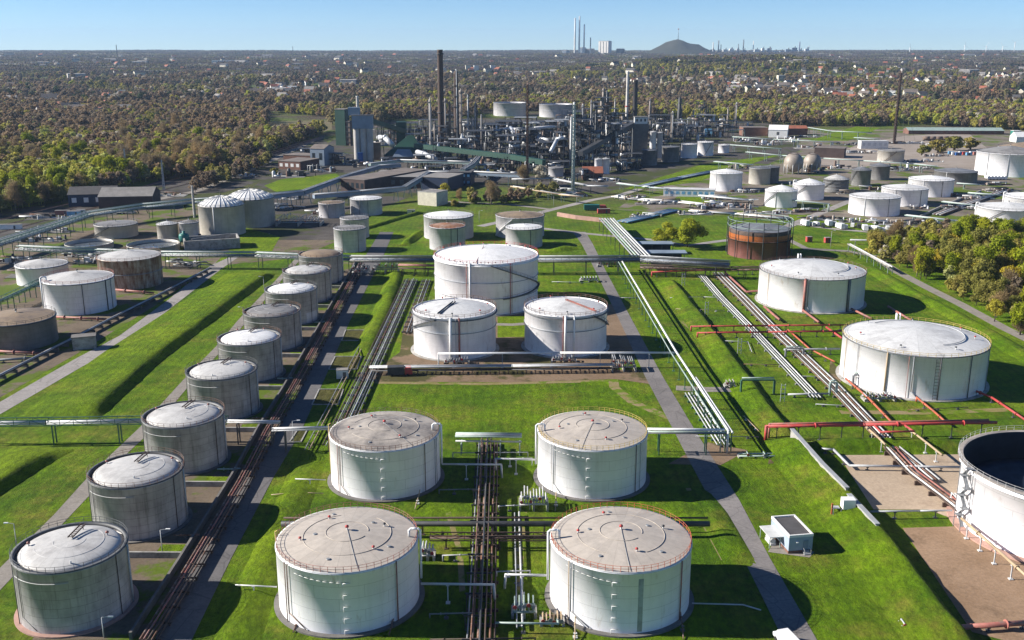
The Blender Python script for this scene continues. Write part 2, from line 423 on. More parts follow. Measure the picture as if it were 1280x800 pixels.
leaf_mat('mixed_crowns', [(.05, .075, .03), (.065, .09, .035), (.18, .15, .11), (.215, .165, .115), (.265, .185, .12), (.205, .165, .115), (.28, .19, .105), (.225, .19, .10), (.24, .225, .085), (.30, .27, .08), (.39, .35, .06), (.33, .37, .05), (.55, .5, .40)], attr='tint')

# ------------------------------------------------------------------ render / world / sun / camera
SUN_EL, SUN_AZ = R_(28.5), R_(177.5)           # azimuth measured from +X to the sun (shadows run to +X and a little nearer)
sd = Vector((math.cos(SUN_EL) * math.cos(SUN_AZ), math.cos(SUN_EL) * math.sin(SUN_AZ), math.sin(SUN_EL)))
w = bpy.data.worlds.new('World'); SC.world = w; w.use_nodes = True
wn = w.node_tree; bg = wn.nodes['Background']
sky = wn.nodes.new('ShaderNodeTexSky'); sky.sky_type = 'NISHITA'; sky.sun_disc = False
sky.sun_elevation = SUN_EL; sky.sun_rotation = math.pi / 2 - SUN_AZ
sky.altitude = 100; sky.air_density = .55; sky.dust_density = 0.0; sky.ozone_density = 1.4
hs = wn.nodes.new('ShaderNodeHueSaturation'); hs.inputs['Saturation'].default_value = 1.2; wn.links.new(sky.outputs[0], hs.inputs['Color']); tn = wn.nodes.new('ShaderNodeMix'); tn.data_type = 'RGBA'; tn.blend_type = 'MULTIPLY'; tn.inputs['Factor'].default_value = 1; tn.inputs[7].default_value = (.86, .99, 1.12, 1); wn.links.new(hs.outputs[0], tn.inputs[6]); wn.links.new(tn.outputs[2], bg.inputs[0]); bg.inputs[1].default_value = .06
sl = bpy.data.lights.new('sun', 'SUN'); sl.energy = 5.0; sl.angle = R_(.53); sl.color = (1.0, .945, .86)
so = bpy.data.objects.new('sun', sl); COL.objects.link(so); so.rotation_euler = sd.to_track_quat('Z', 'Y').to_euler()
so.location = (-300, 200, 300)
cam = bpy.data.cameras.new('camera'); cam.sensor_width = 36; cam.lens = 36 * F / 1280; cam.clip_end = 120000; cam.clip_start = 1
co = bpy.data.objects.new('camera', cam); COL.objects.link(co); co.location = (0, 0, H); co.rotation_euler = (math.pi / 2 - P, 0, 0)
SC.camera = co
SC.view_settings.view_transform = 'Standard'; SC.view_settings.look = 'None'; SC.view_settings.exposure = 1.0; SC.view_settings.gamma = 1
SC.render.engine = 'CYCLES'
SC.cycles.max_bounces = 5; SC.cycles.diffuse_bounces = 3; SC.cycles.glossy_bounces = 2; SC.cycles.volume_bounces = 0
SC.cycles.use_denoising = True

soil_mat('worn_turf', (.20, .17, .06), (.26, .20, .11), (.14, .15, .03), .15, .5, grass=(.105, .165, .006))
soil_mat('basin_water', (.10, .12, .14), (.13, .15, .17), (.08, .09, .10), .1, .05, rough=.12)

soil_mat('bare_dirt', (.24, .155, .095), (.32, .215, .14), (.16, .105, .065), .05, .5)
roof_mat('roof_tan_stained', (.43, .38, .325), (.18, .16, .145), .75, 28)
leaf_mat('leaves_willow', [(.29, .32, .02), (.33, .34, .025)])

leaf_mat('bare_woods_dimmed', [(0.0455, 0.065, 0.039), (0.065, 0.0806, 0.0455), (0.13, 0.1105, 0.0975), (0.156, 0.1235, 0.104), (0.182, 0.1365, 0.104), (0.1365, 0.1144, 0.0975), (0.195, 0.143, 0.0975), (0.169, 0.143, 0.091), (0.156, 0.1495, 0.065), (0.195, 0.182, 0.0715), (0.247, 0.221, 0.065), (0.221, 0.234, 0.065), (0.39, 0.364, 0.312)], attr='tint')  # bare-tree browns of the far groves, with distant dimness put into the colour

# ------------------------------------------------------------------ terrain
def sstep(a, b, x):
    t = min(1, max(0, (x - a) / (b - a))); return t * t * (3 - 2 * t)
def terr(X, Y):
    d = math.hypot(X, Y)
    z = interp(d, [(0, 0), (1900, 0), (3000, 9), (5000, 35), (9000, 72), (13000, 89), (20000, 94), (60000, 95)])
    z += 50 * math.exp(-((X - 690) / 400) ** 2 - ((Y - 3800) / 620) ** 2)
    z += 26 * math.exp(-((X - 1060) / 240) ** 2 - ((Y - 3900) / 500) ** 2)
    if d > 2200: z += (1 - math.exp(-((d - 2200) / 2500) ** 2)) * (4 * math.sin(X / 700 + 1.3) * math.sin(Y / 900) + 2.5 * math.sin(X / 260 + Y / 410))
    return z
def build_ground():
    ys = [-150 + 25 * i for i in range(60)] + list(np.geomspace(1400, 20000, 80))
    mb = MB(); k = 61; vs = []
    for y in ys:
        hw = 520 + max(0, y) * .66
        for i in range(k):
            x = (i / (k - 1) * 2 - 1) * hw; vs.append((x, y, terr(x, y)))
    fs = [(j * k + i, j * k + i + 1, (j + 1) * k + i + 1, (j + 1) * k + i) for j in range(len(ys) - 1) for i in range(k - 1)]
    mb.add(vs, fs, True)
    tag(mb.build('ground', M['grass']), kind='structure')
build_ground()
def struct(name, mb, mat): return tag(mb.build(name, M[mat] if isinstance(mat, str) else mat), kind='structure')
def poly(name, pts, mat, z):
    mb = MB(); mb.add([(*G(*p), z) for p in pts], [list(range(len(pts)))][0:1]); me = mb.build(name, M[mat])
    if me.data.polygons[0].normal.z < 0: me.data.flip_normals()
    return tag(me, kind='structure')
def road(name, L, Rr, mat, z, sub=4):
    def dens(a):
        o = []
        for p, q in zip(a, a[1:]):
            for i in range(sub): o.append((lerp(p[0], q[0], i / sub), lerp(p[1], q[1], i / sub)))
        return o + [a[-1]]
    mb = MB(); mb.strip([G(*p) for p in L], [G(*p) for p in Rr], z)
    return struct(name, mb, mat)
def path(name, pts, wd, mat, z):
    """flat ribbon of constant width along ground pixels"""
    ps = [Vector(G(*p)) for p in pts]; L = []; Rr = []
    for i, p in enumerate(ps):
        d = (ps[min(i + 1, len(ps) - 1)] - ps[max(i - 1, 0)]).normalized(); n = Vector((-d.y, d.x))
        L.append(p + n * wd / 2); Rr.append(p - n * wd / 2)
    mb = MB(); mb.strip(L, Rr, z); return struct(name, mb, mat)
# bare industrial ground
poly('plant_ground', [(330, 300), (290, 262), (318, 232), (415, 176), (480, 152), (700, 147), (960, 150), (990, 165), (1000, 188), (960, 205), (880, 203), (790, 232), (745, 243), (700, 233), (600, 233), (560, 236), (530, 240), (470, 262), (420, 300)], 'plant_ground', .03)
poly('yard_ground', [(770, 262), (800, 240), (930, 205), (995, 190), (1000, 162), (1300, 162), (1300, 300), (1180, 292), (1000, 276), (860, 268)], 'yard_ground', .025)
poly('pale_yard', [(1010, 204), (1075, 180), (1130, 170), (1210, 166), (1235, 186), (1222, 215), (1150, 206), (1100, 205), (1060, 213)], 'pale_yard', .05)
poly('tank_yard', [(-60, 475), (-60, 300), (60, 275), (150, 256), (300, 250), (420, 246), (425, 300), (372, 322), (256, 334), (210, 372), (100, 440), (0, 497)], 'tank_bund', .02)
poly('rail_yard', [(-60, 320), (-60, 270), (40, 258), (180, 232), (260, 205), (400, 172), (412, 180), (330, 225), (250, 250), (105, 276), (0, 306)], 'plant_ground', .04)
# grass plots inside the bare ground
for pts in ([(330, 232), (352, 224), (420, 217), (428, 222), (385, 236), (345, 240)], [(300, 283), (350, 296), (340, 314), (290, 320), (268, 330), (300, 300)],
            [(880, 205), (985, 192), (960, 198), (930, 208), (870, 228), (800, 236), (780, 236)], [(1010, 176), (1070, 158), (1100, 160), (1060, 176)],
            [(860, 236), (900, 248), (880, 260), (838, 252)], [(985, 268), (1062, 272), (1120, 279), (1100, 284), (990, 276)]):
    poly('grass_plot', pts, 'lush_grass', .07)
poly('field', [(330, 160), (335, 152), (415, 150), (415, 162), (370, 172)], 'field', .06)
poly('field', [(1190, 112), (1300, 109), (1300, 117), (1200, 119)], 'field', 3.5)
# dirt and slabs
poly('dirt_yard', [(505, 405), (520, 385), (775, 380), (790, 400), (806, 440), (770, 462), (450, 470), (480, 455), (500, 440)], 'dirt', .03)
poly('bare_strip', [(445, 466), (800, 462), (815, 472), (812, 480), (770, 474), (640, 478), (455, 477)], 'dirt', .034)
poly('turf', [(622, 396), (676, 394), (676, 420), (622, 422)], 'lush_grass', .05)
poly('slab_yard', [(1048, 569), (1215, 568), (1225, 600), (1200, 652), (1160, 637), (1092, 637)], 'slab', .03)
poly('dirt_yard', [(1128, 660), (1300, 655), (1310, 815), (1215, 790)], 'bare_dirt', .03)
poly('dirt_yard', [(1038, 450), (1056, 470), (1050, 478), (1036, 468)], 'dirt', .03)
poly('bare_patch', [(963, 565), (998, 560), (1000, 575), (960, 580)], 'dirt', .03)
poly('bare_patch', [(960, 690), (968, 676), (1018, 690), (1012, 697)], 'gravel', .03)
poly('bare_patch', [(835, 580), (885, 553), (935, 563), (900, 582)], 'dirt', .028)
# roads
road('road', [(-40, 528), (0, 502.5), (97, 447), (149, 420), (210, 375), (256, 337), (285, 318), (320, 292)], [(-40, 545), (0, 518), (100, 460), (172, 419), (215, 384), (277, 336), (303, 318), (338, 292)], 'pale_road', .045)
road('gravel_track', [(-30, 745), (0, 710), (67, 644), (105, 602), (137, 570), (175, 534), (230, 474), (275, 428), (296, 402), (345, 350), (372, 320)], [(-30, 775), (0, 738), (82, 651), (116, 615), (160, 566), (190, 538), (243, 474), (287, 428), (308, 402), (352, 350), (380, 320)], 'gravel', .05)
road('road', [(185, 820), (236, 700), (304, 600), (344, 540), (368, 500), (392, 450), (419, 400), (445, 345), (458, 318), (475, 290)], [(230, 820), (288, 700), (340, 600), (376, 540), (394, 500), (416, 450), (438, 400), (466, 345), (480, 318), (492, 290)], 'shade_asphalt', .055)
road('road', [(985, 812), (930, 700), (890, 629), (861, 575), (843, 540), (806, 470), (775, 402), (745, 340), (727, 305), (716, 290)], [(1028, 812), (962, 697), (924, 625), (892, 575), (870, 540), (828, 470), (790, 400), (758, 340), (741, 305), (732, 290)], 'asphalt', .05)
path('road', [(655, 284), (682, 286), (732, 292), (765, 295), (817, 300), (860, 307), (895, 302), (940, 297)], 5, 'pale_road', .062)
path('road', [(600, 283), (650, 272), (690, 262), (740, 250), (775, 244), (800, 236)], 6, 'pale_road', .066)
path('track', [(1010, 311), (1060, 314), (1092, 320), (1120, 339), (1160, 360), (1200, 380), (1255, 410), (1300, 432)], 5, 'gravel', .05)
path('track', [(845, 485), (880, 487), (930, 487)], 4.5, 'gravel', .058)
path('track', [(680, 403), (640, 406), (600, 405)], 3.5, 'gravel', .06)
path('road', [(980, 297), (1010, 312)], 4, 'gravel', .07)
path('road', [(985, 279), (1040, 286), (1110, 292), (1180, 300)], 5, 'pale_road', .068)
path('road', [(935, 300), (1080, 255), (1070, 262), (990, 286)][0:1] + [(985, 283), (1075, 246)], 6, 'pale_road', .072)
path('road', [(-30, 312), (105, 269), (250, 238), (330, 205), (400, 172)], 7, 'gravel', .08)
path('track', [(560, 252), (640, 256), (690, 262)], 5, 'gravel', .075)
for pts, wd in (([(765, 468), (768, 484), (790, 502), (822, 516), (838, 522)], 3.2), ([(455, 478), (600, 480), (760, 476)], 2.2), ([(905, 700), (880, 655), (860, 610)], 1.2), ([(850, 400), (900, 440), (950, 500)], 1.6), ([(1050, 515), (1150, 516), (1260, 512)], 3.0), ([(560, 640), (575, 690), (578, 740)], 1.2), ([(115, 470), (60, 505), (20, 530)], 1.4), ([(310, 352), (270, 385), (215, 440)], 1.4), ([(655, 640), (650, 700), (648, 760)], 1.5)):
    path('worn_path', pts, wd, 'worn_turf', .018)
# ------------------------------------------------------------------ grassed banks: real raised ground, laid over the sheet
def bank(crest, wl, wr, ht, mat='grass', top=1.0, name='grass_bank', seed=0):
    rnd = random.Random(seed); ps = []
    cw = [Vector(G(*p, ht)) for p in crest]                       # crest pixels are seen at crest height
    for a, b in zip(cw, cw[1:]):
        n = max(1, int((b - a).length / 2.2)); ps += [a.lerp(b, i / n) for i in range(n)]
    ps.append(cw[-1]); vs = []; prof = [(-1, -.3), (-.9, .05), (-.6, .38), (-.25, .82), (0, 1), (.25, .84), (.6, .4), (.9, .05), (1, -.3)]
    nP = len(prof) + 1
    for i, p in enumerate(ps):
        d = (ps[min(i + 1, len(ps) - 1)] - ps[max(i - 1, 0)]).normalized(); n = Vector((d.y, -d.x)); n = n if n.x > 0 or abs(n.x) < .3 else -n   # right side
        e = min(1, i / 4 + .12, (len(ps) - 1 - i) / 4 + .12); hh = ht * e * (1 + rnd.uniform(-.04, .04)); j = .22 * math.sin(i * .37 + seed) + rnd.uniform(-.08, .08)
        row = []
        for u, z in prof:
            off = (-top / 2 + u * wl if u <= 0 else top / 2 + u * wr) + j * (1 - abs(u))
            if u == 0:
                row.append((p + n * (-top / 2 + j), z)); row.append((p + n * (top / 2 + j), z))
            else: row.append((p + n * off, z))
        vs += [(q.x, q.y, (z * hh + rnd.uniform(-.035, .035) * ht if z > .1 else z * .6)) for q, z in row]
    mb = MB(); k = nP
    mb.add(vs, [(r * k + c, r * k + c + 1, (r + 1) * k + c + 1, (r + 1) * k + c) for r in range(len(ps) - 1) for c in range(k - 1)], True)
    o = mb.build(name, M[mat])
    if sum(p_.normal.z for p_ in o.data.polygons) < 0: o.data.flip_normals()
    return tag(o, kind='structure')
bank([(-200, 712), (-60, 628), (30, 573), (72, 551)], 17, 4, 2.1, 'lush_grass', 2.5, seed=1)
bank([(96, 519), (160, 462), (200, 430), (240, 402), (290, 366), (333, 336)], 19, 4, 2.1, 'lush_grass', 3, seed=2)
bank([(836, 345), (882, 402), (927, 462), (960, 507), (990, 545)], 7, 2.6, 1.9, 'grass', .8, seed=3)
bank([(982, 533), (1010, 559), (1058, 611), (1097, 657), (1150, 725), (1196, 780), (1230, 820)], 9.5, 3.6, 3.5, 'grass', .7, seed=3)
bank([(496, 335), (478, 385), (452, 440)], 3.5, 3.5, 1.5, 'lush_grass', 1.5, seed=4)
bank([(384, 570), (368, 610), (334, 690), (312, 735), (284, 815)], 3.2, 4.5, 1.3, 'lush_grass', 1.5, seed=5)
bank([(870, 610), (893, 640), (930, 705)], 3.5, 3, .6, 'grass', 1, seed=6)
bank([(838, 620), (862, 638), (880, 655)], 4, 4, .7, 'grass', 1, seed=6)
bank([(1005, 549), (1100, 549), (1215, 548)], 4, 4, 2.0, 'grass', 1.5, seed=7)
bank([(1085, 330), (1140, 362), (1195, 390), (1250, 420), (1300, 450)], 5, 4, 1.4, 'grass', 1, seed=8)
bank([(440, 288), (500, 270), (530, 262)], 3, 3, 1.5, 'lush_grass', 1, seed=9)
bank([(505, 302), (520, 290), (530, 285)], 3, 3, 2, 'lush_grass', 1, seed=10)
bank([(682, 310), (700, 308), (725, 305)], 4, 4, 2, 'lush_grass', 1, seed=11)

# ------------------------------------------------------------------ storage tanks
def tank_root(name, X, Y, label, group=None): return thing(name, label, 'storage tank', (X, Y, 0), group)
def a_cam(X, Y): return math.atan2(-Y, -X)
def railing(t, R, z, mat, n, hgt_=1.15, w=.07, a0=0.0, a1=2 * math.pi, nm='railing', seg=72):
    mb = MB()
    for zz in (hgt_, hgt_ * .55): mb.ring(R, z + zz, w * .5, seg, a0, a1, k=4)
    for i in range(n):
        a = a0 + (a1 - a0) * i / n; mb.cyl((R * math.cos(a), R * math.sin(a), z), (R * math.cos(a), R * math.sin(a), z + hgt_), w * .6, n=4, cap=False)
    return mb.build(nm, M[mat], t, False)
def vpipe(t, R, a, z0, z1, r, mat, off=.25, nm='downpipe', kink=None, run=0):
    mb = MB(); q = R + off
    P_ = lambda aa, rr, z: (rr * math.cos(aa), rr * math.sin(aa), z)
    pts = [P_(a, R - .5, z1 + .05), P_(a, q, z1), P_(a, q, z0)]
    if kink: pts = [P_(a, R - .5, z1 + .05), P_(a, q, z1), P_(a, q, z0 + 2.2), P_(a + kink, q, z0 + .4), P_(a + kink, q + run, z0 + .4)]
    elif run: pts.append(P_(a, q + run, z0))
    mb.tube(pts, r, 6); return mb.build(nm, M[mat], t, False)
def upipe(t, R, a, h, r, mat, zl, run):
    """big delivery pipe rising up the wall and bending over the eave"""
    P_ = lambda rr, z: (rr * math.cos(a), rr * math.sin(a), z)
    mb = MB(); mb.tube([P_(R - 1.6, h + .3), P_(R - 1.6, h + 1.5), P_(R - 1.2, h + 1.9), P_(R + .1, h + 1.9), P_(R + .5, h + 1.5), P_(R + .5, zl)], r, 8)
    return mb.build('delivery_pipe', M[mat], t, False)
def stair(t, R, a0, a1, z0, z1, mat, nm='spiral_stair', w=.9, rail=True, seg=40):
    mb = MB()
    for i in range(seg):
        u = i / seg; a = lerp(a0, a1, u); b = lerp(a0, a1, (i + 1) / seg); z = lerp(z0, z1, u); zz = lerp(z0, z1, (i + 1) / seg)
        q = [(R * math.cos(a), R * math.sin(a), z), ((R + w) * math.cos(a), (R + w) * math.sin(a), z), ((R + w) * math.cos(b), (R + w) * math.sin(b), z + .02), (R * math.cos(b), R * math.sin(b), z + .02)]
        mb.add(q + [(x, y, zq - .12) for x, y, zq in q], [(0, 1, 2, 3), (7, 6, 5, 4), (0, 4, 5, 1), (1, 5, 6, 2), (2, 6, 7, 3), (3, 7, 4, 0)])
        p = ((R + w) * math.cos(a), (R + w) * math.sin(a)); p2 = ((R + w) * math.cos(b), (R + w) * math.sin(b))
        mb.beam((*p, z - .15), (*p2, zz - .15), .06, .35)
        if rail:
            mb.beam((*p, z + 1.0), (*p2, zz + 1.0), .07)
            if i % 3 == 0: mb.beam((*p, z), (*p, z + 1.0), .06)
    return mb.build(nm, M[mat], t, False)
def vent(t, x, y, z, cap='red_paint', s=1.0):
    mb = MB(); mb.cyl((x, y, z - .25), (x, y, z + .55 * s), .16 * s, n=8); b = mb.build('vent', M['pale_paint'], t, False)
    if cap:
        c = MB(); c.lathe([(.0, .5 * s), (.38 * s, .55 * s), (.34 * s, .85 * s), (.0, 1.0 * s)], 8, (x, y, z)); c.build('vent_cap', M[cap], b, False)
    return b
def cone_z(r, R, h, rh): return h + rh * (1 - (r / R) ** 1.25)
def base_ring(t, R, wd, mat, hgt_=.25, n=64):
    mb = MB(); mb.lathe([(R - .05, 0), (R + wd, 0), (R + wd, hgt_), (R - .05, hgt_ + .04)], n, smooth=False); return mb.build('base_ring', M[mat], t, False)
def shell(t, R, h, mat, n=96, eave=.12, z0=.05, inner=None):
    mb = MB(); prof = [(R, z0), (R, h - .35), (R + eave, h - .33), (R + eave, h - .18), (R + .003, h - .17), (R + .003, h)]
    if inner is not None: prof += [(R - .15, h), (R - .15, inner)]
    mb.lathe(prof, n); o = mb.build('shell', M[mat], t, False)
    return o
def roof_cone(t, R, h, rh, mat, n=96, R0=None):
    mb = MB(); R0 = R if R0 is None else R0
    mb.lathe([(R0 * (1 - i / 10), cone_z(R0 * (1 - i / 10), R0, h, rh)) for i in range(10)] + [(.02, h + rh)], n)
    return mb.build('roof', M[mat], t, False)

# --- the four front tanks with shallow tan roofs
FR = dict(R=13.1, h=12.3)
def front_tank(X, Y, label, pipe_us, u_side, railm, seed):
    R, h = FR['R'], FR['h']; t = tank_root('fixed_roof_tank', X, Y, label, 'four white tanks with tan roofs in the front block')
    ac = a_cam(X, Y); rnd = random.Random(seed)
    shell(t, R, h, 'white_shell'); roof_cone(t, R + .02, h + .02, 1.7, 'roof_tan_stained' if seed == 1 else 'roof_tan'); base_ring(t, R, 1.0, 'dark_concrete', .3)
    railing(t, R - .12, h, railm, 60, w=.085)
    mb = MB(); mb.lathe([(R - .9, h + .13), (R + .1, h + .02), (R + .1, h - .12)], 96); mb.build('eave_plate', M['roof_pale'], t, False)
    mb = MB()                                                     # foam lines round the roof
    for rr, gap in ((.30, .5), (.62, .9)):
        a0 = ac + rnd.uniform(0, 6); mb.ring(R * rr, cone_z(R * rr, R, h, 1.7) + .07, .055, 72, a0, a0 + 2 * math.pi - gap, k=6)
    mb.build('roof_pipe', M['roof_tan'], t, False)
    mb = MB(); a = ac + .25 + rnd.uniform(-.5, .5)
    mb.tube([(0, 0, h + 1.85), (R * .3 * math.cos(a), R * .3 * math.sin(a), cone_z(R * .3, R, h, 1.7) + .12), (R * .98 * math.cos(a), R * .98 * math.sin(a), h + .2)], .045, 5)
    mb.build('conduit', M['steel'], t, False)
    vent(t, 0, 0, h + 1.7, s=1.0)
    for k in range(4):
        a = ac + .55 + k * 1.45 + rnd.uniform(-.2, .2); rr = R * rnd.uniform(.55, .66); vent(t, rr * math.cos(a), rr * math.sin(a), cone_z(rr, R, h, 1.7), 'red_paint' if k != 1 else 'dark_steel', .8)
    for k in range(5):
        a = ac + .9 + k * 1.25; rr = R * (.45 if k % 2 else .72); mb = MB(); z = cone_z(rr, R, h, 1.7)
        mb.cyl((rr * math.cos(a), rr * math.sin(a), z - .1), (rr * math.cos(a), rr * math.sin(a), z + .22), .34, n=10); mb.build('manhole', M['steel'], t, False)
    for i, (u, m_, r_, kk) in enumerate(pipe_us):
        vpipe(t, R, ac + math.asin(u), .25, h - .2, r_, m_, .22 + .1 * (i % 2), kink=kk, run=.0)
    # climbing brackets up the front and the sloping wall pipe
    for k in range(5):
        z = 1.2 + k * 2.3; a = ac + math.asin(-.09)
        pr = [((R + .3) * math.cos(a + d), (R + .3) * math.sin(a + d), zz) for d, zz in ((0, z - 1.0), (0, z), (.10, z))]
        mb = MB(); mb.tube(pr, .05, 4); mb.build('bracket', M['white_paint'], t, False)
    mb = MB(); mb.tube([((R + .22) * math.cos(ac + math.asin(-.72) + d), (R + .22) * math.sin(ac + math.asin(-.72) + d), h - 1.2 - d * .9) for d in [i * .09 for i in range(10)]], .06, 5)
    mb.build('sprinkler_line', M['pale_paint'], t, False)
    if u_side:
        a = ac + math.asin(.985) * u_side; upipe(t, R, a, h, .22, 'white_paint', 4.0, 0)
    return t
F1 = front_tank(-30.5, 224.5, 'white tank with dark smudged tan roof where the long left pipe ends', [(-.83, 'faded_red', .09, None), (-.78, 'rust', .09, .16), (.68, 'rust', .1, None), (.86, 'steel', .08, None), (.9, 'steel', .08, None)], 1, 'rust', 1)
F2 = front_tank(19.3, 224.8, 'white tank with tan roof whose top pipe runs across the right-hand road', [(-.66, 'galvanised', .09, .16), (-.7, 'steel', .08, None), (.77, 'rust_dark', .1, None), (.84, 'steel', .07, None)], -1, 'yellow_paint', 2)
F3 = front_tank(-30.7, 169.6, 'white tank with tan roof nearest the bottom edge, left of the central pipe track', [(-.85, 'rust', .09, None), (-.81, 'rust', .09, .3), (.63, 'faded_red', .12, None)], 1, 'faded_red', 3)
F4 = front_tank(20.3, 169.8, 'white tank with mossy wall stain at the bottom, beside the right-hand road', [(-.68, 'ochre_pipe', .09, None), (-.64, 'steel', .1, .3), (.83, 'faded_red', .12, None)], -1, 'orange_paint', 4)
mb = MB(); R = FR['R']; ac = a_cam(20.3, 169.8)
mb.lathe([(R + .012, .6), (R + .012, 11.0)], 3, a0=ac + .26, a1=ac + .33); mb.build('stain', plain('moss_stain', (.36, .37, .31), .7, var=.35, scale=.6), F4, False)

# --- row of nine grey tanks with white domes sunk inside the rim
GROW = [(91, 145, 710), (173.5, 119, 607), (233, 104, 532.4), (278, 90, 476), (313, 81, 433), (340, 71.5, 399), (363, 66, 368), (384, 60, 344.5), (401, 57, 323)]
GL = ['nearest the bottom left corner, on a pinkish base ring', 'second from the bottom left corner', 'that the long white pipe passes behind', 'fourth along its row, just beyond the long white pipe', 'fifth and middle one of its row', 'with the dull grey roof halfway up its row', 'with the clean white patch low on its wall', 'last but one at the far end of its row', 'brown and farthest in its row beside the pipe bridge']
GROOF = ['roof_white', 'roof_white', 'roof_white', 'roof_white', 'roof_white_clean', 'roof_grey', 'roof_white_clean', 'roof_white', 'roof_brown']
GT = []
for i, (cx, wd, yef) in enumerate(GROW):
    X = -81.0 - .62 * i; Y = [166.3, 201.3, 235.6, 272.0, 305.5, 339.3, 373.2, 407.0, 441.5][i]
    R, h = 9.85, 12.3; t = tank_root('grey_tank', X, Y, 'grey tank with domed roof, ' + GL[i] if i not in (2, 4) else 'grey tank with white domed roof ' + GL[i], 'row of grey tanks along the left-hand gravel track')
    ac = a_cam(X, Y); n = 80 if i < 4 else 48; rnd = random.Random(40 + i)
    shell(t, R, h, 'grey_shell', n, inner=h - 1.0)
    mb = MB(); mb.lathe([(R + .18, h - .14), (R + .2, h + .06), (R - .5, h + .08), (R - .55, h - .35)], n); mb.build('wind_girder', M['dark_steel' if i % 2 else 'mid_steel'], t, False)
    mb = MB(); mb.lathe([(R - .45, h - .9), (R - .95, h - .55)] + [((R - .95) * math.cos(b), h - .5 + 1.75 * math.sin(b)) for b in [k / 9 * math.pi / 2 for k in range(10)]], n); mb.build('roof', M[GROOF[i]], t, False)
    railing(t, R + .1, h, 'rust' if i % 3 else 'mid_steel', 40 if i < 5 else 24, w=.08 if i < 5 else .1, seg=56)
    base_ring(t, R, .9, 'pink_concrete' if i == 0 else 'dark_concrete', .3, 56)
    dz = lambda r: h - .5 + 1.75 * math.sqrt(max(0, 1 - (r / (R - .95)) ** 2))
    if i < 8:                                                  # hinged roof stair from the middle to the far rim
        a = ac + math.pi - .55; mb = MB(); s_ = Vector((math.cos(a), math.sin(a), 0)); q = Vector((-s_.y, s_.x, 0))
        for e in (-.45, .45): mb.beam(s_ * .3 + q * e + Vector((0, 0, h + 1.7)), s_ * 5.2 + q * e + Vector((0, 0, h + 2.0)), .1, .25)
        for k in range(8):
            c = s_ * (.5 + k * .62) + Vector((0, 0, h + 1.72 + k * .035)); mb.beam(c - q * .45, c + q * .45, .12, .08)
        for k in (1, 4.9): mb.beam(s_ * k + Vector((0, 0, h + .2)), s_ * k + Vector((0, 0, h + 1.85)), .12)
        mb.build('roof_ladder', M['rust_dark'], t, False)
        mb = MB()
        for rr in (.28, .6): mb.ring(R * rr, dz(R * rr) + .02, .032, 48, ac - 2.2 + rr + i, ac + .9 + rr * 2 + i, k=5)
        mb.build('roof_pipe', M['roof_pale'], t, False)
        for k in range(3):
            b = ac + k * 2 + rnd.uniform(-.4, .4); rr = R * rnd.uniform(.6, .8); vent(t, rr * math.cos(b), rr * math.sin(b), dz(rr), 'faded_red' if k else None, .9)
    mb = MB(); b = ac + math.asin(-.1); mb.ring(R + .12, h - 2.1, .06, 30, ac + math.asin(-.95), b, k=4); mb.build('sprinkler_line', M['pale_paint'], t, False)
    vpipe(t, R, ac + math.asin(.93), .6, h - .2, .17, 'galvanised', .3, nm='delivery_pipe')
    vpipe(t, R, ac + math.asin(.72), .3, h - .2, .08, 'rust_dark', .15)
    vpipe(t, R, ac + math.asin(-.97), .3, h - .2, .08, 'dark_steel', .2)
    if i < 4:
        vpipe(t, R, ac + math.asin(-.9), .3, h - .6, .06, 'dark_steel', .15, kink=.35)
    GT.append((X, Y, t))
mb = MB(); X, Y, t = GT[6]; ac = a_cam(X, Y); mb.lathe([(9.865, .3), (9.865, 4.2)], 12, a0=ac + .55, a1=ac + 1.25); mb.build('fresh_paint', M['pale_grey_shell'], t, False)

# --- three white tanks in the centre block
def centre_tank(X, Y, R, h, label, roof, big):
    t = tank_root('white_tank', X, Y, label); ac = a_cam(X, Y)
    shell(t, R, h, 'white_shell_stained', 96, inner=h - .8)
    mb = MB(); mb.lathe([(R + .55, h - 1.1), (R + .6, h - .95), (R, h - .9)], 96); mb.build('wind_girder', M['mid_steel' if not big else 'white_paint'], t, False)
    mb = MB(); mb.lathe([(R + .25, h * .62), (R + .3, h * .62 + .15), (R, h * .62 + .16)], 96)
    if big: mb.lathe([(R + .25, h * .32), (R + .3, h * .32 + .15), (R, h * .32 + .16)], 96)
    mb.build('stiffener', M['steel'], t, False)
    rh = 2.0 if not big else 2.6
    mb = MB(); mb.lathe([(R - .2, h - .5), (R - 1.2, h - .1)] + [((R - 1.2) * (1 - k / 9), h - .1 + rh * (1 - (1 - k / 9) ** 1.6)) for k in range(1, 10)], 96); mb.build('roof', M[roof], t, False)
    railing(t, R + .15, h, 'rust' if not big else 'red_paint', 44, w=.1, hgt_=1.25)
    base_ring(t, R, 1.2, 'concrete', .3, 64)
    return t, ac
C1, ac = centre_tank(-10.5, 399.0, 21.0, 20.7, 'tallest white tank in the middle, twin tanks in front of it', 'roof_white_clean', True); R = 21.0
stair(C1, R, ac + math.asin(.995), ac + math.asin(.08), 8.6, 20.2, 'mid_steel', seg=46); stair(C1, R, ac + math.asin(.3), ac + math.asin(.995), 6.6, 8.6, 'mid_steel', 'walkway', seg=24)
for u, m_, r_ in ((-.36, 'faded_red', .14), (-.3, 'white_paint', .4), (.44, 'red_paint', .14), (.47, 'faded_red', .1)): vpipe(C1, R, ac + math.asin(u), .3, 20.4, r_, m_, .35)
mb = MB(); mb.tube([(-1, 2, 23.6), (R * .97 * math.cos(ac - .2), R * .97 * math.sin(ac - .2), 20.9)], .1, 5); mb.build('conduit', M['faded_red'], C1, False)
for k in range(9):
    a = ac - .8 + k * .14; vent(C1, (R - .7) * math.cos(a), (R - .7) * math.sin(a), 20.6, 'rust', .8)
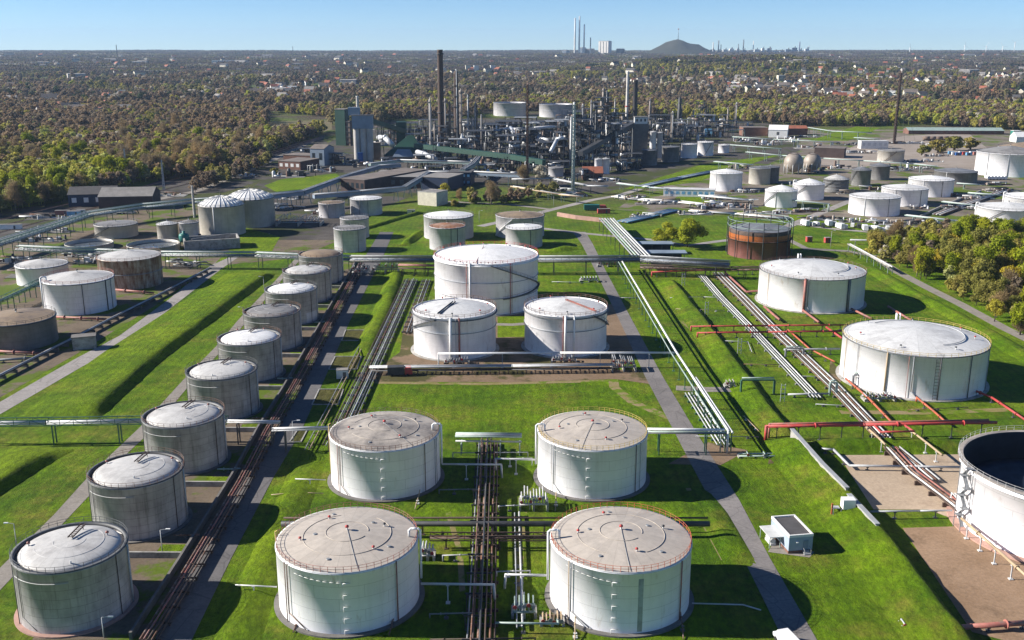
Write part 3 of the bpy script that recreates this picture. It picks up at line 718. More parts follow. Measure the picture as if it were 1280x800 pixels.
for k in range(5):
    a = ac + 2.2 + k * .5; vent(C1, (R - .7) * math.cos(a), (R - .7) * math.sin(a), 20.6, 'red_paint', 1.1)
C2, ac = centre_tank(-19.8, 333.5, 14.2, 14.7, 'left of the twin white tanks with grey stained roof and dark roof ladder', 'roof_pale', False); R = 14.2
stair(C2, R, ac + math.asin(-.98), ac + math.asin(-.45), 9.0, 14.3, 'mid_steel', seg=20)
mb = MB(); s_ = Vector((math.cos(ac - .5), math.sin(ac - .5), 0))
for e in (-.5, .5): mb.beam(Vector((s_.y * e, -s_.x * e, 17)), s_ * 11 + Vector((s_.y * e, -s_.x * e, 15.3)), .15, .4)
mb.build('roof_ladder', M['dark_steel'], C2, False)
for u, m_, r_ in ((-.1, 'white_paint', .5), (.1, 'faded_red', .35), (.02, 'galvanised', .12)): vpipe(C2, R, ac + math.asin(u), .3, 14.4, r_, m_, .4)
C3, ac = centre_tank(18.7, 336.8, 14.3, 14.5, 'right of the twin white tanks, rust streaked rim, stair curling over its right side', 'roof_pale', False); R = 14.3
stair(C3, R, ac + math.asin(.62), ac + math.asin(.99), 14.2, 8.5, 'dark_steel', seg=18)
mb = MB(); s_ = Vector((math.cos(ac + .9), math.sin(ac + .9), 0))
for e in (-.4, .4): mb.beam(Vector((s_.y * e, -s_.x * e, 16.9)), s_ * 13 + Vector((s_.y * e, -s_.x * e, 15.0)), .12, .3)
mb.build('roof_ladder', M['faded_red'], C3, False)
for u, m_, r_ in ((-.05, 'faded_red', .2), (0.0, 'white_paint', .45), (.2, 'white_paint', .3)): vpipe(C3, R, ac + math.asin(u), .3, 14.4, r_, m_, .4)
for t, R, h in ((C2, 14.2, 14.7), (C3, 14.3, 14.5)):
    mb = MB(); mb.cyl((0, 0, h + 1.8), (0, 0, h + 4.2), .08, n=6); mb.build('mast', M['faded_red'], t, False)
    for k in range(7): a = k * .9 + .2; vent(t, R * .82 * math.cos(a), R * .82 * math.sin(a), h + .4, 'dark_steel' if k % 2 else 'red_paint', .9)

# --- two wide white tanks at the right
def wide_tank(X, Y, R, h, label, feats, rail):
    t = tank_root('wide_tank', X, Y, label); ac = a_cam(X, Y)
    shell(t, R, h, 'white_shell_rust', 112, inner=h - .3)
    mb = MB(); mb.lathe([(R - .15, h - .02), (R - .9, h + .2)] + [((R - .9) * (1 - k / 10), h + .2 + 2.5 * (1 - (1 - k / 10) ** 1.7)) for k in range(1, 11)], 112); mb.build('roof', M['roof_pale'], t, False)
    mb = MB(); mb.lathe([(R + .25, h - .2), (R + .27, h + .05), (R - .1, h + .06)], 112); mb.build('wind_girder', M['mid_steel'], t, False)
    railing(t, R + .1, h, rail, 60, w=.1)
    mb = MB(); mb.ring(R * .66, h + 1.65, .14, 72, ac + .6, ac + 4.2, k=5); mb.build('roof_pipe', M['galvanised'], t, False)
    base_ring(t, R, 1.2, 'concrete', .3, 80)
    for u, m_, r_, kk in feats: vpipe(t, R, ac + math.asin(u), .3, h - .2, r_, m_, .3, kink=kk)
    for k in range(7): a = k * .95 + .3; vent(t, R * .8 * math.cos(a), R * .8 * math.sin(a), h + 1.0, 'dark_steel' if k % 3 else 'red_paint', .9)
    a = ac + math.pi + .25; mb = MB()
    for d in (0, .05): mb.tube([((R - .4) * math.cos(a + d), (R - .4) * math.sin(a + d), h), ((R - .4) * math.cos(a + d), (R - .4) * math.sin(a + d), h + 2), ((R + .4) * math.cos(a + d), (R + .4) * math.sin(a + d), h + 2), ((R + .4) * math.cos(a + d), (R + .4) * math.sin(a + d), .4)], .25, 7)
    mb.build('delivery_pipe', M['white_paint'], t, False)
    return t
wide_tank(123.5, 402.5, 21.1, 13.5, 'wide white tank with red pipes at its foot, in front of the rusty gas holder', [(-.78, 'ochre_pipe', .12, None), (-.1, 'faded_red', .55, None), (-.04, 'steel', .16, .06), (.66, 'mid_steel', .28, None), (.69, 'steel', .2, None)], 'rust')
R2 = wide_tank(126.2, 301.0, 21.5, 13.5, 'widest white tank, below the right-hand wood, yellow rust streaks on its wall', [(-.9, 'ochre_pipe', .12, None), (-.72, 'steel', .1, None), (-.32, 'ochre_pipe', .24, None), (0.02, 'steel', .16, .1), (-.04, 'faded_red', .08, None), (.36, 'dark_steel', .2, None), (.74, 'mid_steel', .14, None), (.97, 'steel', .14, None)], 'yellow_paint')
mb = MB(); ac = a_cam(126.2, 301)
for k in range(12): mb.ring(21.5 + .35, .9 + k * 1.0, .06, 6, ac + math.asin(.30), ac + math.asin(.36), k=4)
for q in (.30, .36): a = ac + math.asin(q); mb.beam((21.85 * math.cos(a), 21.85 * math.sin(a), .3), (21.85 * math.cos(a), 21.85 * math.sin(a), 13), .1)
mb.build('ladder', M['dark_steel'], R2, False)
# --- open floating-roof tank at the right edge
X, Y, R, h = 118.6, 198.5, 20.4, 14.1
t = tank_root('open_top_tank', X, Y, 'open-topped white tank at the right edge with a dark blue sunken roof'); ac = a_cam(X, Y)
mb = MB(); mb.lathe([(R, .05), (R, h - 1.2), (R + .5, h - 1.15), (R + .5, h - .9), (R + .02, h - .85), (R + .02, h)], 128); mb.build('shell', M['white_shell'], t, False)
mb = MB(); mb.lathe([(R + .02, h + .002), (R + .9, h + .002), (R + .9, h + .14), (R - .25, h + .14), (R - .25, h)], 128, smooth=False); mb.build('rim', plain('rim_grey', (.34, .30, .26), .75, var=.3), t, False)
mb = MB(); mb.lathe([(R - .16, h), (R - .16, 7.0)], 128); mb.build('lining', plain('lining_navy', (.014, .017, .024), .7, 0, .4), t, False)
mb = MB(); mb.lathe([(R - .2, 7.0), (R - .5, 7.5), (R - 4.0, 7.5), (R - 4.1, 6.9), (.05, 6.7)], 128); mb.build('floating_roof', plain('deck_navy', (.022, .034, .058), .6, 0, .4), t, False)
mb = MB(); mb.lathe([(4.6, 6.8), (4.6, 7.6), (.05, 7.8)], 40); mb.build('roof_pontoon', M['rust_dark'], t, False)
railing(t, R + .8, h + .1, 'pale_paint', 70, w=.07); base_ring(t, R, 1.8, 'pink_concrete', .35, 96)
mb = MB(); a = ac + math.asin(-.86)                                # zigzag stair tower with landings
for k in range(6):
    z = 1.0 + k * 2.3; b = a + (.0 if k % 2 else .09); b2 = a + (.09 if k % 2 else .0)
    p = lambda an, zz, q=1.2: ((R + q) * math.cos(an), (R + q) * math.sin(an), zz)
    mb.beam(p(b, z), p(b2, z + 2.0), .8, .12); mb.beam(p(b, z + 1), p(b2, z + 3.0), .06); mb.beam(p(b2, z + 2.0, .4), p(b2, z + 2.0, 2.0), 1.4, .1)
for an in (a - .02, a + .11):
    for q in (.5, 2.0): mb.beam(((R + q) * math.cos(an), (R + q) * math.sin(an), 0), ((R + q) * math.cos(an), (R + q) * math.sin(an), h + 1), .12)
mb.build('stair_tower', M['steel'], t, False)
mb = MB(); mb.tube([((R + .2) * math.cos(ac + .1 + d), (R + .2) * math.sin(ac + .1 + d), 6.5 - d * 8) for d in (0, .3, .7)], .09, 5); mb.build('cable', M['dark_steel'], t, False)
# --- rusty gas holder with guide frame
X, Y, R, h = 125.7, 501.5, 15.5, 13.9
t = thing('gas_holder', 'rusty red and orange gas holder with a guide frame around its dark roof', 'gas holder', (X, Y, 0)); ac = a_cam(X, Y)
mb = MB(); mb.lathe([(R, .05), (R, 8.4), (R + .25, 8.4), (R + .25, 8.7), (R, 8.7)], 64); mb.build('shell', M['red_shell'], t, False)
mb = MB(); mb.lathe([(R - .25, 8.6), (R - .25, 11.6)], 64); mb.build('lift', M['orange_shell'], t, False)
mb = MB(); mb.lathe([(R - .2, 11.55), (R - .15, 13.2), (R - .6, 13.6)] , 64); mb.build('curb', M['rust_dark'], t, False)
mb = MB(); mb.lathe([(R - .55, 13.55)] + [((R - .6) * (1 - k / 8), 13.55 + 1.6 * (1 - (1 - k / 8) ** 2)) for k in range(1, 9)], 64); mb.build('roof', M['roof_slate'], t, False)
for k in range(14):
    a = k * 2 * math.pi / 14 + .1; mb = MB(); c, s_ = math.cos(a), math.sin(a)
    mb.beam(((R + .8) * c, (R + .8) * s_, 0), ((R + .8) * c, (R + .8) * s_, 18.5), .35); mb.beam(((R + .8) * c, (R + .8) * s_, 9), ((R + .1) * c, (R + .1) * s_, 9), .2)
    mb.build('guide_post', M['mid_steel'], t, False)
mb = MB()
for z in (15.2, 18.4): mb.ring(R + .8, z, .16, 14, .1, .1 + 2 * math.pi, k=4)
for k in range(14):
    a, b = k * 2 * math.pi / 14 + .1, (k + 1) * 2 * math.pi / 14 + .1
    mb.beam(((R + .8) * math.cos(a), (R + .8) * math.sin(a), 15.2), ((R + .8) * math.cos(b), (R + .8) * math.sin(b), 18.4), .14)
mb.build('guide_ring', M['pale_green_steel'], t, False)
mb = MB(); mb.ring(R + .5, 8.75, .25, 64, k=4)
for k in range(56): a = k * 2 * math.pi / 56; mb.beam(((R + .5) * math.cos(a), (R + .5) * math.sin(a), 8.8), ((R + .5) * math.cos(a), (R + .5) * math.sin(a), 9.8), .07)
mb.ring(R + .5, 9.8, .06, 64, k=4); mb.build('walkway', M['rust_dark'], t, False)

# --- smaller and farther tanks: one builder with a choice of roof and wall
def far_tank(label, fit, sh, roof, rh=1.5, n=56, group=None, girder='mid_steel', stairs=None, upu=None, rail='mid_steel', open_=0, ribs=0, seams=(), rings=0, name='storage_tank', X=None):
    if X is None: X, Y, R, h = fit_tank(*fit)
    else: X, Y, R, h = X
    t = tank_root(name, X, Y, label, group); ac = a_cam(X, Y)
    shell(t, R, h, sh, n, inner=(h - open_ if open_ else h - .4))
    rz = h - open_ - .2 if open_ else h - .05
    mb = MB(); mb.lathe([((R - .12) * (1 - k / 8), rz + rh * (1 - (1 - k / 8) ** (1.3 if not ribs else 2))) for k in range(8)] + [(.03, rz + rh)], n); mb.build('roof', M[roof], t, False)
    if ribs:
        mb = MB()
        for k in range(ribs):
            a = k * 2 * math.pi / ribs; mb.tube([((R - .1) * q * math.cos(a), (R - .1) * q * math.sin(a), rz + rh * (1 - q ** 2) + .12) for q in (1, .75, .5, .25, .08)], .16, 4)
        mb.build('roof_rib', M['pale_paint'], t, False)
    if girder: mb = MB(); mb.lathe([(R + .3, h - .45), (R + .32, h - .2), (R, h - .18)], n); mb.build('wind_girder', M[girder], t, False)
    for k in range(rings): mb = MB(); z = h * (k + 1) / (rings + 1); mb.lathe([(R + .25, z), (R + .28, z + .2), (R, z + .22)], n); mb.build('stiffener', M['steel'], t, False)
    railing(t, R + .05, h, rail, 28, w=.11, seg=44)
    if stairs: stair(t, R, ac + math.asin(stairs[0]), ac + math.asin(stairs[1]), .6, h - .3, stairs[2] if len(stairs) > 2 else 'mid_steel', seg=22)
    for u, m_, r_ in seams: vpipe(t, R, ac + math.asin(u), .2, h - .2, r_, m_, .2)
    if upu: a = ac + math.asin(upu); upipe(t, R, a, h, .32, 'white_paint', .5, 0)
    vent(t, 0, 0, rz + rh, 'dark_steel', 1.2)
    return t
ft = far_tank
ft('clean white tank standing by the left road, in front of the rusty one', (98, 92, 355, 394), 'white_shell', 'roof_white', 2.2, 72, seams=((.08, 'mid_steel', .14), (.72, 'dark_steel', .2), (.86, 'steel', .14)), rail='faded_red', upu=-.96)
ft('heavily rust streaked tank with a white roof near the left road', (162, 81, 326, 362.5), 'rusty_shell', 'roof_white', 2.2, 72, girder=None, rail='rust', rings=1)
ft('low white tank half hidden behind the clean white one at far left', (52.5, 67, 335, 358), 'white_shell_stained', 'roof_white', 2.0, 64, rail='steel')
ft('dark grey tank cut by the left edge with a weathered roof', (22, 100, 406, 439), 'dark_grey_shell', 'roof_brown', 1.6, 72, girder='dark_steel', rail='dark_steel', rings=0)
ft('front one of the two big pale tanks with ribbed domes', (276.5, 58, 258.7, 296), 'concrete_shell', 'roof_white_clean', 4.5, 64, ribs=28, seams=((-.35, 'pale_paint', .25),), name='domed_tank')
ft('rear one of the two big pale tanks with ribbed domes', None, 'concrete_shell', 'roof_white_clean', 4.5, 64, ribs=28, name='domed_tank', X=(-155.5, 592.0, 14.0, 16.6))
ft('squat concrete tank with a row of white hatches around its top', (145, 55, 283, 298.5), 'concrete_shell', 'roof_grey', 1.0, 48, stairs=(-.98, -.3), name='clarifier_tank')
ft('left of the two small concrete tanks beside the teal pump vessel', (209, 27, 281, 300), 'concrete_shell', 'roof_pale', 1.2, 40, name='clarifier_tank')
ft('right of the two small concrete tanks beside the teal pump vessel', (236, 25, 279, 300), 'pale_grey_shell', 'roof_grey', 1.2, 40, name='clarifier_tank')
ft('open round settling basin with walkway over it, far left', (112, 62, 308, 314.5), 'concrete_shell', 'basin_water', .05, 56, open_=1.6, girder=None, name='settling_basin')
ft('open round settling basin half filled with blue water beside the rusty tank', (192, 67, 310, 319), 'concrete_shell', 'basin_water', .05, 56, open_=1.6, girder=None, name='settling_basin')
ft('slim grey tank, nearer of a pair touching behind the left end of the pipe bridge', (437, 40, 287.5, 316), 'pale_grey_shell', 'roof_grey', .8, 48, rail='dark_steel', seams=((-.5, 'mid_steel', .1), (.5, 'mid_steel', .1)))
ft('slim grey tank, farther of a pair touching behind the left end of the pipe bridge', (443, 36, 274.5, 299), 'pale_grey_shell', 'roof_grey', .8, 48, rail='dark_steel')
ft('pale grey tank with a white roof below the long gallery', (457.5, 40, 250, 270), 'pale_grey_shell', 'roof_white_clean', 1.3, 48, seams=((-.4, 'dark_steel', .12), (.1, 'mid_steel', .12)))
ft('small grey tank with flat brownish roof left of the white-roofed one', (414.5, 33, 255, 273), 'pale_grey_shell', 'roof_brown', .8, 48, seams=((-.3, 'mid_steel', .12),))
ft('large pale tank with white dome behind the orange-topped one', (560.7, 62, 273.5, 301), 'pale_grey_shell', 'roof_white_clean', 2.2, 64, seams=((.6, 'mid_steel', .14),))
ft('smaller pale tank with an orange rusty roof', (559, 45, 285.5, 314), 'pale_grey_shell', 'roof_rust', 1.4, 56, seams=((.2, 'dark_steel', .14), (.55, 'dark_steel', .14)), rail='rust')
ft('large pale tank with a brown dome and a white stair line, centre', (650, 60.5, 273, 299), 'pale_grey_shell', 'roof_brown', 1.8, 64, stairs=(-.95, -.3, 'white_paint'), seams=((.5, 'mid_steel', .14),))
ft('smaller pale tank with a white roof, hiding the brown-domed one', (655, 46, 287, 311), 'pale_grey_shell', 'roof_white_clean', 1.2, 56, seams=((.35, 'dark_steel', .16),))
# tank farm at the right
WG = 'tanks of the right-hand tank farm'
ft('bright white tank standing alone left of the tank farm', (908, 40.7, 217, 239.7), 'white_shell', 'roof_white_clean', 2.2, 56, WG, girder=None, seams=((-.6, 'pale_paint', .12),))
ft('left half of the touching pale and dark grey tank pair', (950, 27, 211, 231), 'concrete_shell', 'roof_slate', 1.2, 48, WG)
ft('right half of the touching pale and dark grey tank pair', (963, 23, 209.5, 229), 'dark_grey_shell', 'roof_slate', 1.2, 48, WG)
ft('white cone-roofed tank with a roof walkway, nearest the gas holder', (976.7, 41, 239.5, 260), 'white_shell', 'roof_white_clean', 3.2, 56, WG, girder=None, stairs=(-.98, -.2), seams=((-.3, 'pale_paint', .15),))
ft('white cone-roofed tank with a hooped pipe on its left rim', (1011.5, 39, 231, 250.6), 'white_shell', 'roof_white_clean', 3.2, 56, WG, girder=None, stairs=(-.95, -.1), upu=-.97)
ft('ringed grey tank with a pale cone roof and dark walkways', (1045.5, 32, 225, 241), 'dark_grey_shell', 'roof_white', 3.0, 56, WG, rings=3, stairs=(-.98, -.2))
ft('dark grey round tank behind the ringed one', (1077, 25, 213, 233), 'dark_grey_shell', 'roof_slate', 2.2, 48, WG, stairs=(-.98, -.5))
ft('dark grey round tank at the back beside the pale yard', (1100, 26, 208, 225.4), 'dark_grey_shell', 'roof_slate', 2.0, 48, WG)
ft('pale tank with scaffold stair standing on the sandy yard', (1114, 34, 189, 203.5), 'concrete_shell', 'roof_grey', 1.0, 48, WG, stairs=(-.5, .4, 'rust_dark'))
ft('wide white tank, nearest of the diagonal row of four', (1093.5, 65, 248.4, 270.8), 'white_shell', 'roof_pale', 2.2, 64, WG, seams=((-.35, 'pale_paint', .16), (.55, 'steel', .16)))
ft('wide white tank, second of the diagonal row of four', (1131, 59.5, 237.5, 258.7), 'white_shell', 'roof_pale', 2.2, 64, WG, seams=((-.35, 'steel', .16), (.68, 'mid_steel', .16)))
ft('wide white tank, third of the diagonal row of four', (1164, 58, 226, 246.6), 'white_shell', 'roof_white_clean', 2.2, 64, WG, seams=((.5, 'mid_steel', .2), (-.3, 'pale_paint', .16)))
ft('grey tank with slate roof, last of the diagonal row of four', (1195, 55, 216, 231), 'dark_grey_shell', 'roof_slate', 2.0, 64, WG, seams=((-.4, 'pale_paint', .2),))
ft('big white tank with grey cone roof behind the row of white pumps', (1262, 85, 193, 221.6), 'white_shell', 'roof_grey', 5.0, 64, WG, seams=((-.6, 'steel', .22), (.0, 'steel', .22)))
ft('big brown-roofed tank cut by the right edge at the back', (1288, 84, 187, 210), 'concrete_shell', 'roof_brown', 5.0, 64, WG)
ft('white tank at the right edge behind the wood with a dark zigzag stair', (1260, 82, 263, 286), 'white_shell', 'roof_pale', 2.4, 64, WG, stairs=(-.8, -.1, 'mid_steel'), upu=-.97)
ft('white tank cut by the right edge behind the zigzag-stair one', (1291, 75, 249, 272), 'white_shell', 'roof_white_clean', 2.2, 64, WG, upu=-.97)
# refinery tanks
ft('left of the two big floating-roof tanks behind the refinery', (637, 40.5, 129, 145.5), 'pale_grey_shell', 'roof_slate', .3, 56, open_=3, rings=1)
ft('right of the two big floating-roof tanks behind the refinery', (695, 42, 131, 147), 'pale_grey_shell', 'roof_slate', .3, 56, open_=3, rings=1)
ft('small pale tank left of the green flare tower', (695, 19, 210, 221), 'pale_grey_shell', 'roof_grey', .8, 32)
ft('left of the small pale twin tanks below the dark process block', (748, 9.5, 199, 218), 'white_shell', 'roof_pale', .8, 32)
ft('right of the small pale twin tanks below the dark process block', (757.5, 9.5, 198.5, 217.5), 'white_shell_stained', 'roof_pale', .8, 32)
ft('left of the tall white silo pair in the refinery', (816.5, 8, 165, 198), 'white_shell', 'roof_white_clean', .8, 32, name='silo')
ft('right of the tall white silo pair in the refinery', (825, 7.5, 166, 198), 'pale_grey_shell', 'roof_white_clean', .8, 32, name='silo')
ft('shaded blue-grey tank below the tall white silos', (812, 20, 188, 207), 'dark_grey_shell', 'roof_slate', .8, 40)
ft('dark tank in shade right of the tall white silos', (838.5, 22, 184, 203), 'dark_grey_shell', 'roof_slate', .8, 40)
ft('light blue-white tank, first of the bright group right of the silos', (861.5, 21, 180.5, 198), 'white_shell', 'roof_pale', .8, 40)
ft('warm white tank with dark stair in the bright group right of the silos', (882, 20.5, 178, 195), 'white_shell_stained', 'roof_white_clean', .8, 40, stairs=(-.1, .7))
ft('small bright white tank at the right end of the refinery', (905, 14, 181.5, 191.5), 'white_shell', 'roof_white_clean', .8, 32)
# spheres
for px, py, dd, lb in ((991, 217, 24, 'left of the two round pressure spheres on legs'), (1014.5, 215, 21.5, 'right of the two round pressure spheres on legs')):
    X, Y = G(px, py); r = dd / 2 / F * depth(X, Y); t = thing('pressure_sphere', lb, 'gas sphere', (X, Y, 0))
    mb = MB(); mb.sphere((0, 0, r + 1.2), r, 28, 16); mb.build('vessel', M['column_metal'], t, False)
    for k in range(10):
        a = k * math.pi / 5; mb = MB(); mb.cyl((r * .95 * math.cos(a), r * .95 * math.sin(a), 0), (r * .95 * math.cos(a), r * .95 * math.sin(a), r + 1.2), .3, n=6); mb.build('leg', M['pale_paint'], t, False)
    mb = MB(); mb.ring(r * .5, 2 * r + .6, .15, 24, k=4); mb.ring(r * .5, 2 * r + 1.7, .1, 24, k=4); mb.build('walkway', M['rust_dark'], t, False)

# ------------------------------------------------------------------ pipes, racks and bridges
def offs(ps, o):
    out = []
    for i, p in enumerate(ps):
        a = ps[max(i - 1, 0)]; b = ps[min(i + 1, len(ps) - 1)]
        d1 = (p - a).normalized() if i else (b - p).normalized(); d2 = (b - p).normalized() if i < len(ps) - 1 else d1
        n1 = Vector((d1.y, -d1.x, 0)); n2 = Vector((d2.y, -d2.x, 0)); n = (n1 + n2).normalized(); k = 1 / max(.4, n.dot(n1))
        out.append(p + n * (o * k))
    return out
def along(ps, step, start=0.0):
    out = []; acc = start
    for a, b in zip(ps, ps[1:]):
        L = (b - a).length; d = (b - a).normalized()
        while acc <= L: out.append((a + d * acc, d)); acc += step
        acc -= L
    return out
def rack(name, label, px, z, pipes, sup=('frame', 8, 'galvanised'), cat='pipe rack', group=None, truss=None, world=None, ends=None, n=7, width=None, sw=.28):
    """pipes: list of (side offset, height offset, radius, material)"""
    ps = [Vector((*G(*p, z), z)) for p in px] if world is None else [Vector((x, y, z)) for x, y in world]
    t = thing(name, label, cat, (ps[0].x, ps[0].y, 0), group)
    lo = min(p[0] - p[2] for p in pipes); hi = max(p[0] + p[2] for p in pipes)
    if width: lo, hi = -width / 2, width / 2
    for o, dz, r, m in pipes:
        q = [p + Vector((0, 0, dz)) for p in offs(ps, o)]
        if ends:
            if 'a' in ends: q = [Vector((q[0].x, q[0].y, .1))] + q
            if 'b' in ends: q = q + [Vector((q[-1].x, q[-1].y, .1))]
        mb = MB(); mb.tube(q, r, n); mb.build('pipe', M[m], t)
    if sup:
        st, sp_, m = sup
        L = sum((b - a).length for a, b in zip(ps, ps[1:])); sp_ = max(sp_, L / 60)
        bot = z + min(p[1] - p[2] for p in pipes)
        for p, d in along(ps, sp_, sp_ * .3):
            nn = Vector((d.y, -d.x, 0)); mb = MB(); g = Vector((p.x, p.y, 0))
            if st == 'frame':
                for o in (lo - .1, hi + .1): mb.beam(g + nn * o - Vector((0, 0, .15)), g + nn * o + Vector((0, 0, bot)), sw)
                mb.beam(g + nn * (lo - .4) + Vector((0, 0, bot - .15)), g + nn * (hi + .4) + Vector((0, 0, bot - .15)), sw * .9, .28)
                if truss is None and bot > 3: mb.beam(g + nn * lo + Vector((0, 0, bot * .25)), g + nn * hi + Vector((0, 0, bot - .2)), sw * .5)
            elif st == 'post':
                c = (lo + hi) / 2
                mb.beam(g + nn * c - Vector((0, 0, .15)), g + nn * c + Vector((0, 0, bot)), sw)
                mb.beam(g + nn * (lo - .25) + Vector((0, 0, bot - .1)), g + nn * (hi + .25) + Vector((0, 0, bot - .1)), sw * .9, .2)
                mb.beam(g + nn * (c - .4) + Vector((0, 0, .06)), g + nn * (c + .4) + Vector((0, 0, .06)), .8, .16)
            else:
                mb.beam(g + nn * (lo - .4) + Vector((0, 0, bot * .5 - .05)), g + nn * (hi + .4) + Vector((0, 0, bot * .5 - .05)), .4, bot + .1)
            mb.build('support', M[m], t)
    if truss:
        hT, m = truss; mb = MB(); b0 = z + min(p[1] - p[2] for p in pipes) - .1
        for o in (lo - .15, hi + .15):
            q = offs(ps, o)
            for dz in (b0 - z, b0 - z + hT):
                for a, b in zip(q, q[1:]): mb.beam(a + Vector((0, 0, dz)), b + Vector((0, 0, dz)), .2)
            k = 0; pv = None
            for a, b in zip(q, q[1:]):
                nseg = max(1, int((b - a).length / 3.5))
                for i in range(nseg + 1):
                    c = a.lerp(b, i / nseg); lo_, hi_ = c + Vector((0, 0, b0 - z)), c + Vector((0, 0, b0 - z + hT))
                    mb.beam(lo_, hi_, .12)
                    if pv is not None and i: mb.beam(pv[k % 2], (hi_ if k % 2 == 0 else lo_), .1)
                    pv = (lo_, hi_); k += 1
        mb.build('truss', M[m], t)
    return t
W, GV, ST, RU, RD, MS, DS = 'white_paint', 'galvanised', 'steel', 'rust', 'rust_dark', 'mid_steel', 'dark_steel'
# left white line on green lattice, right arm and the long diagonal
rack('pipe_bridge', 'long white pipe on green lattice crossing the grass at left', [(-40, 528.5), (60, 527.5), (180, 525.5), (285, 525.5)], 6, [(0, 0, .45, 'pale_paint'), (1.1, -.2, .16, GV)], ('frame', 17, 'green_steel'), 'pipe bridge', truss=(1.6, 'green_steel'))
rack('pipe_bridge', 'short white pipe on pale frame crossing the shaded road beside the grey tanks', [(285, 526), (350, 527)], 6.2, [(0, 0, .36, 'pale_paint'), (1.0, -.1, .16, GV)], ('frame', 9, MS), 'pipe bridge')
rack('pipe_bridge', 'white pipe joining the shaded road crossing to a front white tank', [(340, 536), (412, 534)], 6.2, [(0, 0, .36, 'pale_paint'), (1.0, -.2, .16, GV)], ('frame', 11, MS), 'pipe bridge')
rack('pipe_bridge', 'white pipe spanning the right-hand road to the foot of the diagonal line', [(806, 536.5), (906, 537.5)], 6.2, [(0, 0, .38, W), (1.0, -.3, .22, 'pale_green_steel'), (1.7, -.4, .18, MS)], ('frame', 12, 'green_steel'), 'pipe bridge')
rack('pipe_bridge', 'long diagonal white pipe on green posts right of the road', [(772, 321), (842, 440), (906, 538)], 6.2, [(-.9, 0, .34, W), (.9, -.1, .2, 'pale_green_steel')], ('post', 9, 'green_steel'), 'pipe bridge', ends='b', sw=.22)
rack('pipe_bridge', 'short pale parallel line with green frames at the near end of the diagonal pipe', [(870, 472), (916, 541)], 6.0, [(0, 0, .26, W), (.9, -.2, .2, 'pale_green_steel')], ('frame', 8, 'green_steel'), 'pipe bridge')
rack('ground_pipes', 'bundle of white ground pipes dropping beside the near end of the diagonal line', [(862, 491), (903, 556)], .8, [(-1.8, 0, .2, 'pale_paint'), (-.7, 0, .17, GV), (.3, 0, .2, 'pale_paint'), (1.3, 0, .18, GV)], ('sleeper', 5, 'green_steel'), 'pipes')
rack('pipe_bridge', 'thin white pipe on posts in front of the twin white tanks', [(548, 441.5), (700, 440.5), (843, 440.5)], 5, [(0, 0, .22, W), (.7, -.1, .14, 'pale_paint')], ('post', 16, GV), 'pipe bridge', ends='a', sw=.18)
rack('pipe_rack', 'low pipe rack with one thick pale pipe along the edge of the central lawn', [(462, 458), (640, 456.5), (768, 455)], 2.6, [(1.2, 0, .3, GV), (.3, -.1, .2, ST), (-.5, .0, .2, GV), (-1.2, -.2, .16, MS), (-.4, -1.3, .2, RD), (.8, -1.3, .2, DS)], ('frame', 2.9, RD))
rack('pipe_bridge', 'main overhead pipe bridge crossing the site behind the tallest white tank, right half', [(438, 324.5), (545, 325), (672, 325), (800, 324.5), (912, 331)], 6.5, [(-2.2, 0, .4, ST), (-1.1, 0, .3, MS), (0, 0, .4, 'blue_grey_cladding'), (1.1, .1, .25, ST), (2.1, -.2, .4, MS), (-1.6, 1.6, .22, GV), (1.2, 1.6, .25, MS)], ('frame', 15, MS), 'pipe bridge', truss=(2.2, MS))
rack('pipe_bridge', 'main overhead pipe bridge in green steel, left half beside the rusty tank', [(22, 311), (120, 315.5), (200, 318.5), (320, 319.5), (438, 324.5)], 6.5, [(-1.8, 0, .38, 'pale_green_steel'), (-.7, 0, .3, ST), (.4, 0, .35, MS), (1.5, 0, .4, 'steel'), (-1.2, 1.5, .22, GV), (.8, 1.5, .22, 'pale_green_steel')], ('frame', 15, 'green_steel'), 'pipe bridge', truss=(2.2, 'green_steel'))
rack('pipe_bridge', 'six thick parallel pipes on a raised bridge behind the two blue roofed sheds', [(758, 273), (803, 321)], 6.8, [(-4 + 1.6 * k, 0, .42, (GV, 'pale_paint', ST, GV, 'pale_green_steel', ST)[k]) for k in range(6)], ('frame', 14, MS), 'pipe bridge')
rack('pipe_rack', 'dark rust coloured pipe rack between the blue sheds and the gas holder', [(800, 334), (912, 337), (985, 336)], 4, [(-1, 0, .3, RD), (0, 0, .25, DS), (1, .0, .3, RU), (0, 1.2, .22, RD)], ('frame', 9, RD), truss=(1.5, RD))
rack('pipe_rack', 'dark red pipe rack touching the left side of the tallest white tank', [(498, 331), (545, 332)], 5, [(-1, 0, .35, 'faded_red'), (0, 0, .3, RU), (1, 0, .35, 'faded_red'), (0, -1.6, .4, RD)], ('frame', 6, RD))
# ground pipe tracks
rack('pipe_track', 'wide bundle of grey ground pipes left of the twin white tanks', None, .8, [(-2.7 + .78 * k, .18 * (k % 3), .15 + .04 * (k % 3), (ST, MS, GV, ST, RU, MS, GV, RD)[k]) for k in range(8)], ('sleeper', 7, 'dark_concrete'), 'pipes', world=[(-45.5, 440), (-46.0, 300), (-46.5, 243)])
rack('pipe_track', 'second bundle of grey ground pipes disappearing behind the left twin tank', None, .8, [(-1.6 + .8 * k, .12 * (k % 2), .17, (ST, RD, GV, RD, MS)[k]) for k in range(5)], ('sleeper', 7, 'dark_concrete'), 'pipes', world=[(-38.5, 440), (-38.5, 352)])
rack('pipe_track', 'two thin pipes running along the grass plots beside the shaded road', None, .9, [(-.6, 0, .16, 'ochre_pipe'), (.6, 0, .14, ST)], ('post', 9, MS), 'pipes', world=[(-52.5, 345), (-52.8, 240)])
